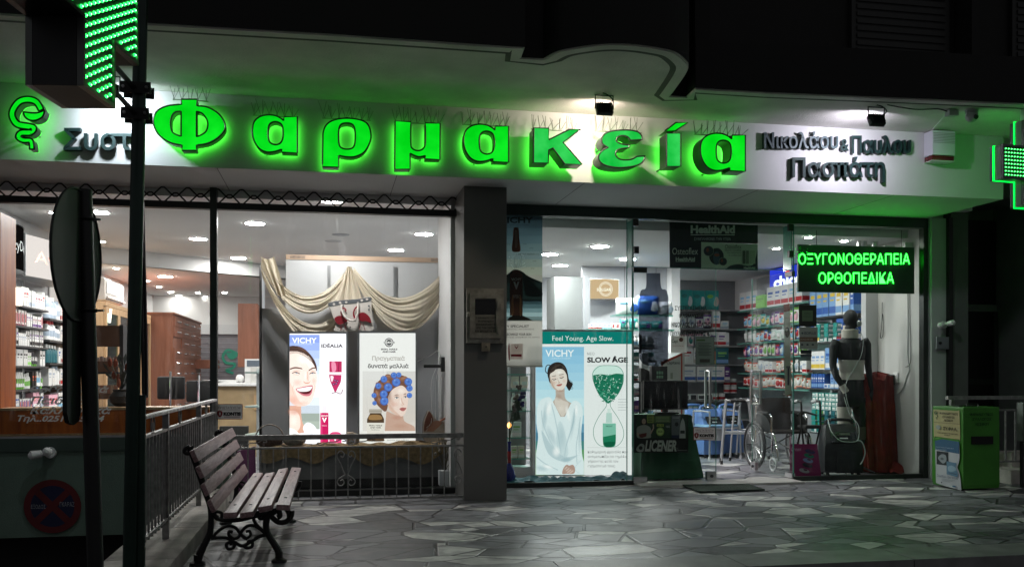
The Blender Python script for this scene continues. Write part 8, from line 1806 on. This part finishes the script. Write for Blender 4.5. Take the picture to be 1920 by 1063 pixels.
ar.shape('#5c8098', [(243, 795, 1), (325, 800, 1), (318, 840), (335, 880), (332, 912, 1), (243, 900, 1)]); ar.shape('#8ca8b8', [(255, 840), (290, 825), (325, 850), (300, 870), (262, 872)]); ar.line('#3c5870', [(255, 885), (325, 890)], 5)
ar.text('#3c4c6c', 'Συμμετέχω - Προστατεύω', 165, 908, 335, 935, 0, 0)
for k in range(3): ar.rect('#6c7480', 205, 942 + k * 8, 315 - k * 20, 944 + k * 8)
ar.ell('#3c6c8c', 308, 988, 16, 7, 12); ar.ell('#4c5058', 205, 972, 6, 6, 10); ar.mb.build('label', t)
mb = MB(); v0 = B_ + (C_ - B_) * .22; v1 = B_ + (C_ - B_) * .80; mb.box(v0.x, v1.x, B_.y - .006, B_.y + .004, .49, .575, M('slot_black', (.004, .004, .004), .8))
mb.build('side_slot', t)
ar = Art(0, 0, lambda x, y, o: Vector((B_.x + (C_.x - B_.x) * x, B_.y - .003 - o, .02 + .865 * (1 - y))), .0005); dk = '#0a3a10'
for k, s_ in enumerate(('ΦΑΡΜΑΚΕΥΤΙΚΟΣ', 'ΣΥΛΛΟΓΟΣ', 'ΛΕΣΒΟΥ')): ar.text(dk, s_, .18 + .06 * k, .07 + k * .06, .80 - .05 * k, .105 + k * .06, .02)
ar.mb.build('faded_lettering', t)
# round traffic sign on its pole in the foreground
YR2 = 4.64; c = at(145, 478, YR2)
t = T('road_sign', at(178, 1063, 4.68), 'round traffic sign seen from behind, nearly edge on, on a dark pole in the foreground', 'road sign')
nrm_ = Vector((-.995, .105, 0)); tx = Vector((.105, .995, 0)); m_sb = M('sign_back', (.006, .008, .007), .6, 0, var=.1)
mb = MB(); n = 40; V = [c + (tx * math.cos(2 * math.pi * j / n) + Vector((0, 0, 1)) * math.sin(2 * math.pi * j / n)) * .305 for j in range(n)]
mb.prism(V, [tuple(range(n))], nrm_ * .004, m_sb); mb.tube(V, .007, m_sb, 6, closed=True); mb.build('sign_disc', t)
pb, ptp = at(179, 1063, 4.72), at(157, 356, 4.72); dz = (ptp - pb) / (ptp.z - pb.z)
mb = MB(); mb.tube([pb + dz * (-.3 - pb.z), ptp], .037, m_black, 16); mb.build('pole', t)
for z in (1.55, 1.98): mb = MB(); q = pb + dz * (z - pb.z); mb.tube([(q.x + .04 * math.cos(k * .393), q.y + .04 * math.sin(k * .393), z) for k in range(16)], .008, m_sb, 5, closed=True); mb.tube([(q.x + .03, q.y, z), (q.x + .075, q.y - .01, z)], .006, m_steel, 6); mb.build('clamp', t)
c2 = at(139, 695, 4.62); mb = MB(); pts = [c2 + tx * a_ + Vector((0, 0, b_)) for a_, b_ in ((-.085, .28), (-.085, -.19), (-.06, -.235), (0, -.25), (.06, -.235), (.085, -.19), (.085, .28))]; mb.prism(pts, [tuple(range(7))], nrm_ * .02, m_sb); mb.build('lower_plate', t)
# no parking sign on the green wall
YN = 9.63; ar = Art(YN, 0, lambda x, y, o: at(x * .351, 690 + y * .351, YN - o), .0012)
ar.ell('#5c1418', 280, 737, 154, 143, 40); ar.ell('#10183c', 280, 737, 117, 110, 36)
ar.line('#5c1418', [(198, 660), (362, 814)], 36); ar.line('#5c1418', [(362, 660), (198, 814)], 36); ar.text('#9a9aa4', 'ΕΞΟΔΟΣ', 166, 728, 244, 750); ar.text('#9a9aa4', 'ΓΚΑΡΑΖ', 319, 714, 397, 738)
o = ar.mb.build('parking_sign'); tag(o, 'round red and dark blue no parking sign lettered ΕΞΟΔΟΣ ΓΚΑΡΑΖ on the green wall', 'sign')
def twin_spot(px, py, Y, s, label):
    p = at(px, py, Y); t = T('wall_spotlight', p, label, 'spotlight', 'twin spotlights on the walls')
    mb = MB(); mb.lathe([(.045 * s, 0), (.04 * s, .03)], (0, 0, 0), m_white, 14, Matrix.Translation(p) @ Matrix.Rotation(R(90), 4, 'X')); mb.build('base', t)
    for d in (Vector((-.9, -.5, -.1)), Vector((.2, -.9, .15))):
        d.normalize(); q = p + Vector((-.01, -.05, 0)); mb = MB(); mb.tube([q, q + d * .04 * s, q + d * .05 * s, q + d * .12 * s, q + d * .14 * s], [x * s for x in (.016, .018, .03, .034, .012)], m_white, 12); mb.build('lamp_head', t)
twin_spot(95, 848, 9.64, 1.25, 'small white twin spotlight on the dark band above the no parking sign'); twin_spot(1768, 609, 9.87, 1.0, 'small pale twin spotlight on the wall right of the shop front')
p = at(1766, 643, 9.87); t = T('wall_box', p, 'small grey square doorbell box on the wall right of the shop front', 'box'); mb = MB(); mb.cbox(p + Vector((0, -.012, 0)), (.17, .025, .145), M('grey_box', (.22, .24, .25), .4, .3), bev=.006); mb.build('plate', t)
mb = MB(); mb.lathe([(.018, 0), (.014, .015)], (0, 0, 0), m_black, 12, Matrix.Translation(p + Vector((-.04, -.025, 0))) @ Matrix.Rotation(R(90), 4, 'X')); mb.build('button', t)
# railing of the entrance steps
Yx = 9.3; z0 = .17; t = T('railing', (8.2, Yx, z0), 'black metal railing beside the dark entrance steps at the right edge', 'railing'); xa_, xb_ = at(1775, 742, Yx).x, 10.6; zr = at(1850, 742, Yx).z
mb = MB(); mb.box(xa_, xb_, Yx - .025, Yx + .025, zr - .04, zr, m_rail); mb.box(xa_ + .1, xb_, Yx - .012, Yx + .012, zr - .17, zr - .15, m_rail); mb.box(xa_ + .1, xb_, Yx - .012, Yx + .012, .24, .26, m_rail); mb.build('rail', t)
x = xa_ + .12
while x < xb_: mb = MB(); mb.box(x - .008, x + .008, Yx - .008, Yx + .008, .262, zr - .171, m_rail); mb.build('baluster', t); x += .125
mb = MB(); mb.box(xa_ + .08, xa_ + .12, Yx + .03, Yx + .07, .33, zr - .04, m_rail); mb.build('post', t)
p = at(1921, 775, 8.9); mb = MB(); mb.cbox((p.x + .03, 8.9, .72), (.18, .1, .42), M('mail_box', (.10, .11, .10), .5, .3), bev=.01); mb.box(p.x - .01, p.x + .02, 8.93, 8.96, .005, .6, m_black); tag(mb.build('letter_box'), 'grey metal letter box on a post at the right picture edge', 'letter box')
# purple boards leaning inside the left window
mb = MB(); p, q = at(437, 905, 10.0), at(480, 838, 10.0); mb.prism([(p.x, 10.0, .02), (q.x, 10.05, .02), (q.x - .02, 10.15, q.z), (p.x + .03, 10.12, q.z - .05)], [(0, 1, 2, 3)], (0, .02, 0), P('#5a2450')); tag(mb.build('leaning_board'), 'purple board leaning on the floor inside the left window behind the bench', 'board')
